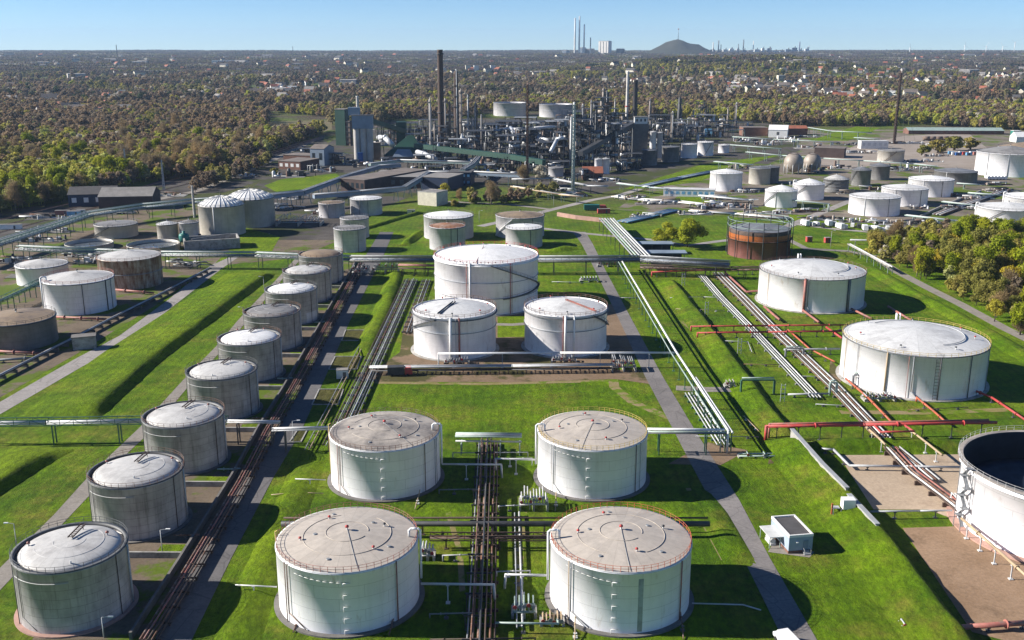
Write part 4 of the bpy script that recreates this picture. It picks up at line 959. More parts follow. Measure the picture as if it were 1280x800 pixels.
rack('pipe_track', 'rust brown pipe bundle running down the middle between the four front tanks', None, 1.0, [(-2.6, -.2, .18, RD), (-1.8, 0, .22, RU), (-.9, -.3, .2, DS), (.2, .2, .32, 'rust'), (1.2, 0, .2, RD), (2.2, -.2, .17, 'steel')], ('sleeper', 5, RD), 'pipes', world=[(-6.4, 246), (-6.0, 200), (-5.4, 128)])
rack('pipe_rack', 'dark raised pipe rack standing over the rust brown pipes between the front tanks', None, 3.3, [(-1.5, 0, .16, RD), (-.6, .1, .2, DS), (.9, 0, .17, RU)], ('frame', 7.5, DS), world=[(-6.9, 243), (-6.5, 200), (-5.9, 128)], width=4.2, sw=.2)
rack('ground_pipe', 'single pale pipe on stools left of the front tank beside the road', None, .9, [(0, 0, .22, 'pale_paint'), (1.0, -.2, .14, GV)], ('post', 7, ST), 'pipe', world=[(1.6, 204), (1.9, 158)])
rack('pipe_bridge', 'thick black pipe crossing between the front tank pairs', None, 3.0, [(0, 0, .6, DS), (-2.2, .3, .2, 'rust_dark')], ('post', 13, RD), 'pipe bridge', world=[(-49, 194), (42, 194)])
rack('pipe_bridge', 'brown lattice pipe bridge just in front of the thick black pipe', None, 2.6, [(0, 0, .25, RU), (.8, 0, .22, RD)], ('post', 11, RD), 'pipe bridge', truss=(1.1, RD), world=[(-17, 189), (8, 189)])
rack('pipe_bridge', 'grey green access platform with pipes between the farther front tanks', None, 5, [(-1.1, 0, .3, 'pale_green_steel'), (0, .1, .28, GV), (1.0, 0, .26, 'pale_green_steel'), (.0, -1.7, .24, GV)], ('frame', 5, 'pale_green_steel'), 'pipe bridge', world=[(-14.5, 240), (2.5, 239.5)])
def pipe_run(name, label, pts, r, mat, posts=None, cat='pipe', flange=None):
    t = thing(name, label, cat, (pts[0][0], pts[0][1], 0)); mb = MB(); mb.tube(pts, r, 8); mb.build('pipe', M[mat], t)
    if flange:
        for a, b in zip(pts, pts[1:]):
            a, b = Vector(a), Vector(b); nn = int((b - a).length / flange)
            for i in range(1, nn + 1):
                c = a.lerp(b, (i - .5) / nn); d = (b - a).normalized(); m2 = MB(); m2.cyl(c - d * .12, c + d * .12, r * 1.7, n=10); m2.build('flange', M[mat], t)
    for q in posts or []:
        m2 = MB(); m2.beam((q[0], q[1], -.1), q, .2); m2.beam((q[0] - .3, q[1], q[2] - .05), (q[0] + .3, q[1], q[2] - .05), .5, .12); m2.box(q[0], q[1], .1, .8, .8, .24)
        m2.build('post', M['pale_paint' if mat in ('ochre_pipe', 'pale_paint', 'white_paint') else 'mid_steel'], t)
    return t
for k, (yy, x0, x1, zz, m_) in enumerate(((236, -15, 4, 1.7, GV), (231, -4, 5, 2.2, 'pale_paint'), (215, -17, -8, 1.2, ST), (206, -3, 4, 1.4, GV), (199, -16, 3, 2.0, RD), (183, -14, -7, 1.5, GV), (177, -3, 3.5, 1.2, 'pale_paint'), (162, -15, -7, 1.0, ST), (152, -14, 4, 2.2, RD))):
    pipe_run('cross_pipe', f'thin pipe crossing the central brown bundle, {ORD[k]} counted from the far end', [(x0, yy, .2), (x0, yy, zz), (x1, yy + .4, zz), (x1, yy + .4, .3)], .13, m_, [((x0 + x1) / 2 - 1, yy + .2, zz)], 'pipe', 4)
pipe_run('delivery_line', 'white elbow pipe from left nearest front tank over to the brown pipe track', [(-17.0, 167.5, 4.0), (-3.4, 167.2, 4.0), (-3.2, 167.2, .6)], .24, 'pale_paint', [(-12, 167.4, 3.8)])
pipe_run('delivery_line', 'white elbow pipe from right nearest front tank back to the brown pipe track', [(6.9, 170.6, 4.0), (-1.2, 170.9, 4.0), (-1.4, 170.9, 1)], .24, 'pale_paint', [(2, 170.7, 3.8)])
pipe_run('delivery_line', 'white elbow pipe from left farther front tank over to the brown pipe track', [(-16.9, 223.5, 4.0), (-2.6, 223.2, 4.0), (-2.4, 223.2, .6)], .24, 'pale_paint', [(-11, 223.4, 3.8)])
pipe_run('delivery_line', 'white elbow pipe from right farther front tank back to the brown pipe track', [(5.8, 226.2, 4.0), (-4, 226.8, 4.0), (-4, 226.8, 1)], .24, 'pale_paint', [(1, 226.5, 3.8)])
pipe_run('branch_pipe', 'low green pipe branch in the shade in front of the left nearest front tank', [(-3, 157.5, 2.0), (8.2, 157.2, 2.0), (8.2, 161, .8)], .2, 'pale_green_steel', [(2, 157.4, 1.9)])
pipe_run('branch_pipe', 'thin pale pipe ending in the grass left of the nearest front tank', [(-44.5, 169.5, 2.2), (-52.5, 170.2, 2.2)], .14, 'pale_paint', [(-49, 169.9, 2.1)])
pipe_run('branch_pipe', 'thin pale pipe ending in the grass left of the farther front tank', [(-44.2, 219, 1.9), (-51.5, 219.6, 1.9)], .13, 'pale_paint', [(-48, 219.4, 1.8)])
pipe_run('branch_pipe', 'thin pale pipe lying in the tank shadow beside the right-hand road', [(33.6, 166.5, .5), (43, 166.0, .5), (46, 164.5, .3)], .13, 'pale_paint')
pipe_run('branch_pipe', 'rust coloured pipe in the grass left of the farther front tank', [(-44, 214.5, .5), (-50, 214.9, .6), (-56, 214.0, .4)], .11, 'ochre_pipe')
for X, Y, lb in ((-44.3, 170.4, 'yellow standpipe against the left nearest front tank'), (-44.2, 226, 'yellow standpipe against the left farther front tank')):
    pipe_run('standpipe', lb, [(X, Y, 0), (X, Y, 13.2), (X + .7, Y - .1, 13.6)], .12, 'yellow_paint', cat='standpipe')
for px, py, lb in ((373, 780, 'rust pipe cross in the grass at the foot of the left nearest front tank'), (491, 783, 'red valve cross at the right foot of the left nearest front tank'), (719, 797, 'ochre pipe end at the foot of the right nearest front tank'), (853, 788, 'red valve cross at the right foot of the right nearest front tank'), (522, 630, 'ochre valve pipe between left farther and nearest front tanks'), (695, 632, 'ochre valve pipe between right farther and nearest front tanks')):
    X, Y = G(px, py); pipe_run('hydrant_pipe', lb, [(X + .2, Y + 4.2, 1.6), (X, Y + .4, .9), (X - .3, Y - 3.0, .2)], .12, 'ochre_pipe' if 'ochre' in lb else 'rust', [(X, Y, .9)], 'pipe', 3)
# brown rack and bund walls of the grey tank row
LR = [(182, 800), (240, 706), (303, 600), (334, 540), (366, 486), (402, 420), (440, 350), (452, 328)]
rack('pipe_rack', 'reddish brown low pipe rack running along the right side of the grey tanks', LR, 1.6, [(-1.0, 0, .24, RU), (-.3, .1, .2, 'faded_red'), (.4, 0, .24, RD), (1.0, -.1, .2, RU), (1.5, -.7, .18, RD)], ('frame', 4.2, RD), n=6)
def wall(name, label, px, ht, th, mat, cat='wall', z0=-.2, group=None, world=None, cap=None):
    ps = [Vector((*G(*p), 0)) for p in px] if world is None else [Vector((x, y, 0)) for x, y in world]
    t = thing(name, label, cat, (ps[0].x, ps[0].y, 0), group); mb = MB()
    L = offs(ps, -th / 2); Rr = offs(ps, th / 2); n = len(ps); vs = []
    for a, b in zip(L, Rr): vs += [(a.x, a.y, z0), (a.x, a.y, ht), (b.x, b.y, ht), (b.x, b.y, z0)]
    fs = [(0, 1, 2, 3), tuple((n - 1) * 4 + k for k in (3, 2, 1, 0))]
    for i in range(n - 1):
        for k in range(3): fs.append((i * 4 + k, (i + 1) * 4 + k, (i + 1) * 4 + k + 1, i * 4 + k + 1))
    mb.add(vs, fs); mb.build('wall', M[mat], t)
    if cap:
        m2 = MB()
        for a, b in zip(ps, ps[1:]): m2.beam(a + Vector((0, 0, ht + .11)), b + Vector((0, 0, ht + .11)), th + .5, .2)
        m2.build('coping', M[cap], t)
    return t
wp = [Vector((*G(*p), 0)) for p in LR]
q = offs(wp, -2.6); wall('bund_wall', 'long dark bund wall beside the reddish brown pipe rack', None, 1.5, .5, 'dark_concrete', world=[(p.x, p.y) for p in q])
BL = ['between the two grey tanks nearest the bottom left corner', 'between second and third grey tanks from the bottom', 'between third and fourth grey tanks from the bottom', 'between fourth and fifth grey tanks of the row', 'between fifth and sixth grey tanks of the row', 'between sixth and seventh grey tanks of the row', 'between seventh and eighth grey tanks of the row', 'between the last two grey tanks of the row']
for i in range(8):
    Y0 = (GT[i][1] + GT[i + 1][1]) / 2 + 1; X0 = GT[i][0]; xr = interp(Y0, sorted([(p.y, p.x) for p in q]))
    wall('cross_wall', 'low bund wall ' + BL[i], None, 1.3, .5, 'concrete', world=[(X0 - 9, Y0 + .3), (xr - .4, Y0)], group='cross walls between grey tanks')
    pipe_run('branch_pipe', 'feed pipe ' + BL[i], [(X0 + 9.3, Y0 + 8, 1.0), (X0 + 12.5, Y0 + 8, 1.0), (xr + 1.2, Y0 + 7.2, 1.5)], .2, 'pale_green_steel' if i % 2 else 'rust', [(X0 + 12, Y0 + 8, .9)], 'pipe', 2.5)
    mb = MB(); a = X0 + 7.5; b = xr - .8
    mb.add([(a, Y0 + 1.2, .075), (b, Y0 + 1.0, .075), (b, Y0 + 5.6, .075), (a, Y0 + 5.6, .075)], [(0, 1, 2, 3)]); struct('turf', mb, 'lush_grass')
mb = MB(); q2 = offs(wp, -3); mb.strip([(x.x - 17, x.y) for x in q2], [(x.x + 5.5, x.y) for x in q2], .022); struct('bund_floor', mb, 'tank_bund')
def lamp_post(label, px, py, h, side=1, mat='galvanised'):
    X, Y = G(px, py); t = thing('lamp_post', label, 'lamp post', (X, Y, 0)); mb = MB(); mb.cyl((0, 0, 0), (0, 0, h), .12, .08, n=6); mb.build('post', M[mat], t, False)
    mb = MB(); mb.beam((0, 0, h), (side * 1.3, 0, h + .2), .1); mb.build('arm', M[mat], t, False); mb = MB(); mb.box(side * 1.6, 0, h + .2, .9, .35, .2); mb.build('lamp', M['white_paint'], t, False)
for lb, px, py, h, s_ in (('thin lamp post between the first two grey tanks', 203, 690, 5, 1), ('small lamp post at the bottom beside the nearest grey tank', 130, 797, 4, 1), ('white lamp post left of the nearest grey tank', 21, 682, 5, -1), ('lamp post beside the shaded road under the pipe crossing', 367, 553, 6, 1), ('lamp post left of the open top tank path near the gas holder', 1038, 310, 9, 1), ('lamp post on the lawn below the green flare tower', 692, 258, 8, -1), ('lamp post beside the orange topped tank', 599, 278, 7, 1), ('lamp post left of the grass swath near the grey tanks', 305, 400, 5, -1), ('lamp post by the far end of the grass swath', 330, 360, 5, -1)):
    lamp_post(lb, px, py, h, s_)
# grass plots with kerbs beside the shaded road
for k, Yc in enumerate((352, 330, 296, 276.5, 262)):
    pass
KP = [[(432, 413), (466, 413), (462, 426), (427, 426)], [(419, 446), (452, 446), (446, 462), (411, 462)], [(399, 487), (429, 487), (423, 506), (390, 506)], [(372, 538), (384, 538), (376, 553), (362, 553)]]
KL = ['nearest the twin tanks', 'just above the red pump truck', 'just below the red pump truck', 'by the pipe crossing']
for pts, lb in zip(KP, KL):
    poly('turf', pts, 'straw_grass', .07)
    w_ = [Vector((*G(*p), 0)) for p in pts]; t = thing('kerb', 'pale kerb frame around the small grass plot ' + lb, 'kerb', tuple(w_[0])); mb = MB()
    for a, b in zip(w_, w_[1:] + w_[:1]): mb.beam(a + Vector((0, 0, .08)), b + Vector((0, 0, .08)), .35, .3)
    mb.build('edging', M['concrete'], t)
# left side
rack('pipe_rack', 'low dark pipe rack with pale top pipe following the left road', [(-30, 486), (0, 469), (55, 441), (95, 421), (137, 399), (207, 364), (262, 335)], 1.4, [(-.8, 0, .25, RD), (0, .1, .36, GV), (.9, 0, .25, DS)], ('sleeper', 6, 'dark_concrete'))
for pts, lb, m in (([(-20, 438), (55, 442)], 'pinkish pipe at the foot of the dark grey tank at the left edge', 'faded_red'), ([(70, 396), (133, 399)], 'reddish pipe at the foot of the clean white tank', 'faded_red'), ([(145, 362), (192, 366)], 'dull red pipe at the foot of the rust streaked tank', 'faded_red'), ([(-20, 451), (48, 447)], 'grey pipe below the dark grey tank at the left edge', 'steel')):
    ps = [G3(*p, 1.0) for p in pts]; pipe_run('feed_pipe', lb, ps, .45, m, [tuple(Vector(ps[0]).lerp(Vector(ps[1]), u)) for u in (.35, .7)], 'pipe', 7)
rack('pipe_bridge', 'short green pipe bridge at the left edge above the dark grey tank', [(-30, 386), (0, 376), (50, 353), (78, 345)], 5, [(-.9, 0, .3, 'pale_green_steel'), (0, 0, .3, GV), (.9, 0, .26, 'green_steel')], ('frame', 9, 'green_steel'), 'pipe bridge', truss=(1.5, 'green_steel'))
rack('pipe_bridge', 'long green pipe bridge rising from the left edge to the domed tanks', [(-40, 318), (0, 305), (60, 286), (112, 269), (180, 259), (242, 253), (320, 248), (378, 242)], 7.5, [(-2.2, 0, .45, 'pale_green_steel'), (-1.1, 0, .4, GV), (0, 0, .45, 'pale_green_steel'), (1.2, 0, .4, 'steel'), (2.2, 0, .45, 'blue_grey_cladding'), (-1.6, 1.9, .35, GV), (1.2, 1.9, .35, 'pale_green_steel')], ('frame', 14, 'green_steel'), 'pipe bridge', truss=(2.8, 'green_steel'))
def gallery(label, px, z, wd, ht, mat, sup='mid_steel', name='conveyor_gallery', step=18, cat='gallery', roofm='grey_roof', z1=None, pipes=True):
    """covered conveyor or pipe gallery: an enclosed box beam on trestles"""
    n = len(px); zz = [lerp(z, z1 if z1 is not None else z, i / (n - 1)) for i in range(n)]
    ps = [Vector((*G(*p, q_), q_)) for p, q_ in zip(px, zz)]
    t = thing(name, label, cat, (ps[0].x, ps[0].y, 0)); mb = MB()
    for a, b in zip(ps, ps[1:]): mb.beam(a, b, wd, ht)
    mb.build('casing', M[mat], t); mb = MB()
    for a, b in zip(ps, ps[1:]): mb.beam(a + Vector((0, 0, ht / 2 + .14)), b + Vector((0, 0, ht / 2 + .14)), wd + .5, .25)
    mb.build('roof', M[roofm], t)
    for p, d in along(ps, step, step * .4):
        nn = Vector((d.y, -d.x, 0)).normalized(); mb = MB()
        for e in (-1, 1): mb.beam(Vector((p.x, p.y, 0)) + nn * e * wd * .8, p + nn * e * wd * .4, .5)
        if p.z > 8: mb.beam(Vector((p.x, p.y, p.z * .45)) - nn * wd * .62, Vector((p.x, p.y, p.z * .45)) + nn * wd * .62, .35)
        mb.build('trestle', M[sup], t)
    if pipes:
        for o in (-.32, .05, .36):
            mb = MB(); q_ = [p + Vector((0, 0, ht / 2 + .6)) for p in offs(ps, o * wd)]; mb.tube(q_, .3, 6); mb.build('pipe', M[('galvanised', 'pale_paint', 'pale_green_steel')[int(o * 3) % 3]], t)
    return t
gallery('long grey blue gallery climbing from the green bridge to the brick works', [(320, 248.5), (378, 241.5), (437, 220), (474, 209), (500, 207)], 8, 4, 2.2, 'blue_grey_cladding', 'pale_green_steel')
gallery('grey blue gallery with a kink in front of the dark works buildings', [(392, 246), (450, 241.5), (505, 236), (520, 227), (536, 217), (585, 216.5), (655, 220)], 8, 4, 2.2, 'blue_grey_cladding', 'pale_green_steel')
gallery('short pale green gallery stepping up toward the green conveyor', [(578, 214), (590, 207), (598, 198)], 10, 4.5, 2.4, 'pale_green_steel', 'pale_green_steel')
gallery('long pale pipe gallery under the green pyramid roof', [(462, 206), (500, 201.5), (560, 203), (590, 204)], 9, 3, 1.6, 'pale_green_steel', 'mid_steel')
rack('pipe_bridge', 'low pale pipe bridge with railing left of the green flare tower', [(640, 233), (700, 243), (728, 246)], 5, [(-1, 0, .5, 'pale_paint'), (.2, 0, .4, GV), (1.2, .1, .5, 'ochre_pipe')], ('frame', 13, 'pale_paint'), 'pipe bridge')
rack('pipe_bridge', 'pale pipe bridge behind the white blossom tree', [(640, 224), (690, 223), (735, 232), (760, 233)], 6, [(-1, 0, .5, 'pale_paint'), (.2, 0, .4, 'ochre_pipe'), (1.2, .1, .5, GV)], ('frame', 13, MS), 'pipe bridge')
# right-hand red and brown lines
def rp(label, px, z, r, m, posts=0, down='', name='red_pipe', fl=None):
    ps = [G3(*p, z) for p in px]
    if 'a' in down: ps = [(ps[0][0], ps[0][1], .2)] + ps
    if 'b' in down: ps = ps + [(ps[-1][0], ps[-1][1], .2)]
    pts = []
    base = [Vector(p) for p in ps if p[2] == z] or [Vector(ps[0])]
    if posts and len(base) > 1:
        for k in range(posts):
            u = (k + .5) / posts * (len(base) - 1); i = min(int(u), len(base) - 2); pts.append(tuple(base[i].lerp(base[i + 1], u - i) - Vector((0, 0, r))))
    return pipe_run(name, label, ps, r, m, pts, 'pipe', fl)
rp('upper of two parallel red pipes left of the widest white tank', [(864, 408), (960, 407), (1062, 406)], 2, .3, 'red_paint', 9, 'a', fl=12)
rp('lower of two parallel red pipes left of the widest white tank', [(872, 416), (960, 415), (1052, 414)], 2, .3, 'red_paint', 9, 'a', fl=12)
rp('thick red pipe crossing above the culvert left of the open tank', [(958, 533), (1080, 531), (1246, 528)], 4.2, .44, 'red_paint', 9, 'a', fl=14)
rp('thinner red pipe hung just behind the thick red one', [(962, 530), (1080, 528), (1236, 525)], 4.2, .3, 'faded_red', 0, 'a')
rp('red pipe elbow hanging in front of the culvert', [(1092, 531), (1101, 540), (1142, 539), (1130, 531)], 4.0, .28, 'red_paint', 0)
rp('red pipe in front of the rusty gas holder', [(815, 340), (870, 338), (950, 336)], 2.5, .36, 'red_paint', 9, 'a')
rp('bright red pipe running out of the right foot of the widest white tank', [(1211, 485), (1240, 497), (1282, 525)], 1.6, .34, 'red_paint', 3, 'a', fl=9)
rp('orange red pipe at the front foot of the widest white tank', [(1146, 497), (1166, 513), (1184, 529)], 1.4, .3, 'orange_paint', 2, 'a', fl=9)
rp('orange red pipe running along the grass left of the widest white tank', [(1057, 473), (1085, 497), (1114, 527)], 1.4, .3, 'orange_paint', 3, '', fl=9)
rp('orange rusty pipe crossing the pipe track left of the widest white tank', [(985, 412), (1012, 436), (1043, 452)], 1.4, .28, 'orange_paint', 3, '', fl=9)
rp('short red pipe behind the widest white tank rim', [(1033, 409), (1053, 423)], 1.4, .4, 'red_paint', 1)
for a, b, lb in (((1004, 388), (1024, 403), 'pink red pipe leaving the front foot of the tank before the gas holder'), ((1058, 383), (1089, 398), 'pink red pipe leaving the right foot of the tank before the gas holder'), ((1110, 383), (1140, 401), 'pink red pipe lying between the two wide white tanks'), ((955, 383), (975, 400), 'pink red pipe leaving the left foot of the tank before the gas holder'), ((908, 342), (933, 365), 'pink red pipe beside the brown ground pipes'), ((933, 365), (950, 363), 'short pink red pipe left of the tank before the gas holder')):
    rp(lb, [a, b], 1.2, .45, 'faded_red', 2)
rp('ochre pipe on posts right of the culvert', [(1132, 533), (1158, 553), (1178, 569)], 3.0, .28, 'ochre_pipe', 3, '', 'ochre_pipe')
rp('ochre pipe on posts left of the culvert', [(1083, 534), (1098, 547), (1107, 556)], 3.0, .28, 'ochre_pipe', 2, '', 'ochre_pipe')
rp('ochre pipe on white posts along the right edge below the open tank', [(1202, 648), (1245, 686), (1300, 735)], 3.4, .3, 'ochre_pipe', 5, '', 'ochre_pipe', 11)
rp('thin grey pipe crossing the slab to the open tank', [(1088, 639.5), (1150, 638.5), (1190, 638)], 1.8, .22, 'galvanised', 2, '', 'grey_pipe')
rp('grey pipe dropping down the bank and across the pink slab', [(1027, 561), (1042, 562), (1062, 582), (1130, 583), (1200, 584)], 1.2, .32, 'galvanised', 6, '', 'grey_pipe', 14)
rp('thick rust red pipe at the bottom right corner', [(1158, 788), (1215, 783), (1300, 777)], 1.2, .5, 'faded_red', 4, 'a', 'rust_pipe', 9)
rack('ground_pipes', 'bundle of pale ground pipes slanting past the gas holder', [(876, 343), (900, 371), (940, 412), (1020, 497)], .8, [(-1.5, 0, .2, 'pale_paint'), (-.5, 0, .17, GV), (.5, .1, .22, 'pale_paint'), (1.5, 0, .17, ST)], ('sleeper', 9, 'concrete'), 'pipes')
rack('ground_pipes', 'bundle of brown and pale ground pipes slanting down to the culvert', [(897, 341), (930, 374), (960, 405), (1000, 442), (1042, 482), (1080, 522), (1112, 556), (1165, 600)], .9, [(-2, 0, .22, GV), (-1.1, 0, .2, RU), (-.2, .1, .22, 'pale_paint'), (.7, 0, .22, RD), (1.5, 0, .2, GV), (2.2, .1, .18, RU)], ('sleeper', 8, 'dark_concrete'), 'pipes')
rack('ground_pipes', 'rusty pipes on sleepers feeding the foot of the open tank', [(1112, 560), (1140, 590), (1180, 620), (1205, 640)], 1.3, [(-1.4, .2, .22, 'faded_red'), (-.5, 0, .24, RU), (.4, 0, .24, 'pale_paint'), (1.3, 0, .2, RD)], ('sleeper', 6, 'rust_dark'), 'pipes')
for k, (pts, m_) in enumerate((([(838, 372), (880, 371), (905, 372)], 'galvanised'), ([(845, 386), (905, 388)], 'ochre_pipe'), ([(905, 426), (935, 427), (940, 440)], 'galvanised'), ([(930, 455), (985, 456)], 'rust'), ([(1000, 470), (1040, 471)], 'steel'), ([(1020, 505), (1075, 508)], 'galvanised'), ([(870, 545), (948, 546)], 'steel'), ([(930, 520), (948, 538)], 'ochre_pipe'), ([(1135, 512), (1210, 509)], 'rust'), ([(690, 352), (735, 353)], 'galvanised'), ([(685, 418), (680, 440)], 'faded_red'), ([(800, 372), (775, 372)], 'galvanised'))):
    rp(f'thin low pipe in the right-hand lawns, {ORD[k]} listed from the blue sheds down' if k < 9 else ['thin pipe by the path right of the tallest tank', 'short red pipe at the right twin tank foot', 'thin pipe beside the road right of the twin tanks'][k - 9], pts, .6, .11, m_, 3, 'ab', 'lawn_pipe')
# small frames, manifolds and valve sets
def portal(label, px, py, wd, ht, mat, name='pipe_portal'):
    X, Y = G(px, py); t = thing(name, label, 'pipe frame', (X, Y, 0)); mb = MB()
    mb.beam((0, 0, ht), (wd, 0, ht), .45); mb.build('beam', M[mat], t, False)
    for x in (0, wd):
        mb = MB(); mb.beam((x, 0, -.1), (x, 0, ht - .23), .45); mb.beam((x, .9, -.1), (x, .9, ht - .3), .3); mb.beam((x, 0, ht - .4), (x, .9, ht - .4), .25); mb.build('leg', M[mat], t, False)
    mb = MB(); mb.tube([(.2, .6, ht + .45), (wd - .2, .6, ht + .45)], .22, 6); mb.build('pipe', M['pale_green_steel'], t, False)
portal('green portal frame with a pipe over the lawn right of the diagonal line', 926, 493, 10, 4.6, 'green_steel')
portal('grey portal frame in front of the widest white tank, left', 1066, 484, 7, 4, 'steel'); portal('grey portal frame in front of the widest white tank, right', 1110, 494, 7, 4, 'steel')
portal('grey portal over the ground pipes between the two wide white tanks', 982, 446, 6, 3, 'steel')
portal('pale portal frame beside the ground pipes below the widest tank', 1037, 494, 2, 4, 'pale_green_steel')
rp('grey pipe running from the green portal to the pale portal', [(985, 493), (1036, 492)], 1, .3, 'galvanised', 3, '', 'grey_pipe', 10)
rp('grey pipe above the slanting ground pipes', [(980, 437), (1050, 436)], 2, .35, 'galvanised', 3, '', 'grey_pipe', 8)
def skid(label, px, py, wd, dp, ht, mat, seed, name='valve_manifold', cat='valve set', n=9):
    """manifold: frame, risers with handwheels, headers"""
    X, Y = G(px, py); rnd = random.Random(seed); t = thing(name, label, cat, (X, Y, 0)); mb = MB()
    for y in (-dp / 2, dp / 2): mb.tube([(-wd / 2, y, ht * .4), (wd / 2, y, ht * .4)], .22, 6)
    mb.build('header', M[mat], t, False)
    for k in range(n):
        x = -wd / 2 + wd * (k + .5) / n; mb = MB(); hh = ht * rnd.uniform(.6, 1.1)
        mb.tube([(x, -dp / 2, ht * .4), (x, -dp / 2, hh), (x, dp / 2, hh), (x, dp / 2, .1)], .15, 6); o = mb.build('riser', M[mat], t, False)
        m2 = MB(); m2.cyl((x, -dp / 2 - .25, hh * .8), (x, -dp / 2 - .35, hh * .8), .38, n=10); m2.beam((x, -dp / 2, hh * .8), (x, -dp / 2 - .3, hh * .8), .14); m2.build('handwheel', M['steel' if k % 3 else 'red_paint'], o, False)
    mb = MB()
    for x in (-wd / 2, 0, wd / 2): mb.box(x, 0, ht * .15, .5, dp + .6, ht * .34)
    mb.build('base', M['concrete'], t, False)
skid('white valve manifold in the grass left of the farther right front tank', 667, 634, 6.2, 4.0, 4.2, 'pale_paint', 1)
skid('dark valve manifold at the right end of the low rack by the road', 779, 462, 7.5, 5, 4.2, 'steel', 2, n=12)
skid('grey valve manifold at the left foot of the right twin tank', 705, 452, 8, 2, 2, 'steel', 3)
skid('grey valve manifold at the front foot of the left twin tank', 571, 454, 8, 2, 2, 'steel', 4)
skid('small valve set with steps beside the front right tank', 655, 768, 4.2, 2.5, 3.2, 'pale_green_steel', 5, n=5)
skid('valve set in the grass right of the nearest left front tank', 535, 697, 2.6, 2.5, 3.0, 'pale_paint', 6, n=4)
skid('rusty valve heap at the left foot of the nearest right front tank', 690, 778, 4, 2.4, 1.8, 'ochre_pipe', 7, n=6)
skid('grey valve set at the foot of the widest white tank', 1098, 500, 9, 3, 2.4, 'galvanised', 8, n=10)
skid('grey valve set beside the open tank stair', 1206, 632, 6, 3, 3, 'pale_paint', 9, n=8)
skid('pale pipe set beside the right-hand road under the bank', 955, 571, 13, 1.6, 1.3, 'pale_green_steel', 10, n=3)
skid('black and white valve cross standing in the lawn at bottom right', 1135, 783, 3, 1.6, 1.2, 'galvanised', 11, n=3)
skid('brown valve cluster in the lawn beside the gravel track spur', 912, 484, 3, 2, 2.4, 'concrete', 12, n=3)
skid('tangle of grey exchanger pipes left of the pale grey tanks', 375, 281, 26, 12, 6, 'galvanised', 13, n=14)
skid('grey pump manifold under the bridge left of the tallest tank', 482, 341, 12, 4, 5, 'steel', 14, n=12)
skid('pump manifold under the bridge beside the farthest grey tank', 452, 343, 8, 4, 4, 'galvanised', 15, n=8)
skid('grey cabinet with pipes on the path right of the tallest tank', 736, 352, 8, 3, 2.6, 'galvanised', 16, n=6)
skid('pump manifold behind the blue sheds', 760, 333, 10, 3, 3, 'mid_steel', 17, n=8)
def ladder_frame(label, px, py, ht, mat):
    X, Y = G(px, py); t = thing('access_frame', label, 'ladder', (X, Y, 0))
    for x in (-.6, .6): mb = MB(); mb.beam((x, 0, -.1), (x, .0, ht), .16); mb.build('rail', M[mat], t, False)
    for k in range(4): mb = MB(); mb.beam((-.52, .0, ht * (k + 1) / 4.3), (.52, .0, ht * (k + 1) / 4.3), .14); mb.build('rung', M[mat], t, False)
for px, py, lb in ((883, 394, 'white ladder frame on the lawn, nearest the gas holder side'), (854, 357, 'white ladder frame on the lawn, by the blue sheds'), (924, 442, 'white ladder frame on the lawn, below the red pipes'), (978, 502, 'grey ladder frame at the green portal')): ladder_frame(lb, px, py, 5.5, 'pale_paint')
# flood wall on the bank, kinked
t = wall('flood_wall', 'kinked pale concrete wall on the crest of the right-hand bank', None, world=[G(x, y, 3.9) for x, y in ((990, 537), (1028, 580), (1059, 611))], ht=4.05, th=.6, mat='concrete', cap='light_cap')
t = wall('flood_wall', 'lower pale concrete wall turning a corner beside the white box on legs', None, world=[G(x, y, 3.9) for x, y in ((1061, 618), (1080, 638), (1097, 656))], ht=3.95, th=.6, mat='concrete', cap='light_cap')
# --- right tank farm pipework
rack('pipe_bridge', 'pale pipe bridge in front of the long white shed', [(772, 229), (804, 233), (836, 236.5)], 5, [(-1, 0, .5, 'pale_paint'), (.2, 0, .45, W), (1.4, 0, .4, 'pale_green_steel')], ('frame', 14, 'pale_green_steel'), 'pipe bridge')
rack('ground_pipes', 'white ground pipes curving right below the long white shed', [(768, 245), (800, 249), (850, 252), (902, 258)], 1, [(-3.2 + 1.1 * k, .1 * (k % 2), .38, (W, 'pale_paint', W, GV, W, 'ochre_pipe', 'pale_paint')[k]) for k in range(7)], ('sleeper', 12, 'concrete'), 'pipes')
rack('ground_pipes', 'bluish pipe bundle lying beyond the brown channel', [(778, 277), (810, 270), (842, 262)], 1, [(-3.2 + 1.1 * k, .1 * (k % 2), .4, ('tarp_blue', 'blue_grey_cladding', GV, 'tarp_blue', 'blue_grey_cladding', GV, 'tarp_blue')[k]) for k in range(7)], ('sleeper', 12, 'dark_concrete'), 'pipes')
rack('ground_pipes', 'bluish grey pipe bundle in the strip of lawn behind the white shed', [(805, 232), (850, 222), (890, 214)], 1, [(-3 + 1.2 * k, 0, .45, ('blue_grey_cladding', GV, 'mid_steel', 'tarp_blue', GV, 'blue_grey_cladding')[k]) for k in range(6)], ('sleeper', 14, 'dark_concrete'), 'pipes')
rack('pipe_bridge', 'pale green pipe bridge before the white tank standing alone', [(874, 244), (936, 250), (946, 249)], 4, [(-.8, 0, .4, 'pale_paint'), (.3, 0, .4, 'pale_green_steel'), (1.2, .0, .35, W)], ('frame', 12, 'pale_green_steel'), 'pipe bridge')
rack('pipe_bridge', 'pale green pipe bridge with end drop before the two cone-roofed tanks', [(970, 248), (1036, 255)], 5, [(-.8, 0, .45, 'pale_paint'), (.3, 0, .4, 'pale_green_steel')], ('frame', 15, 'pale_green_steel'), 'pipe bridge', ends='b')
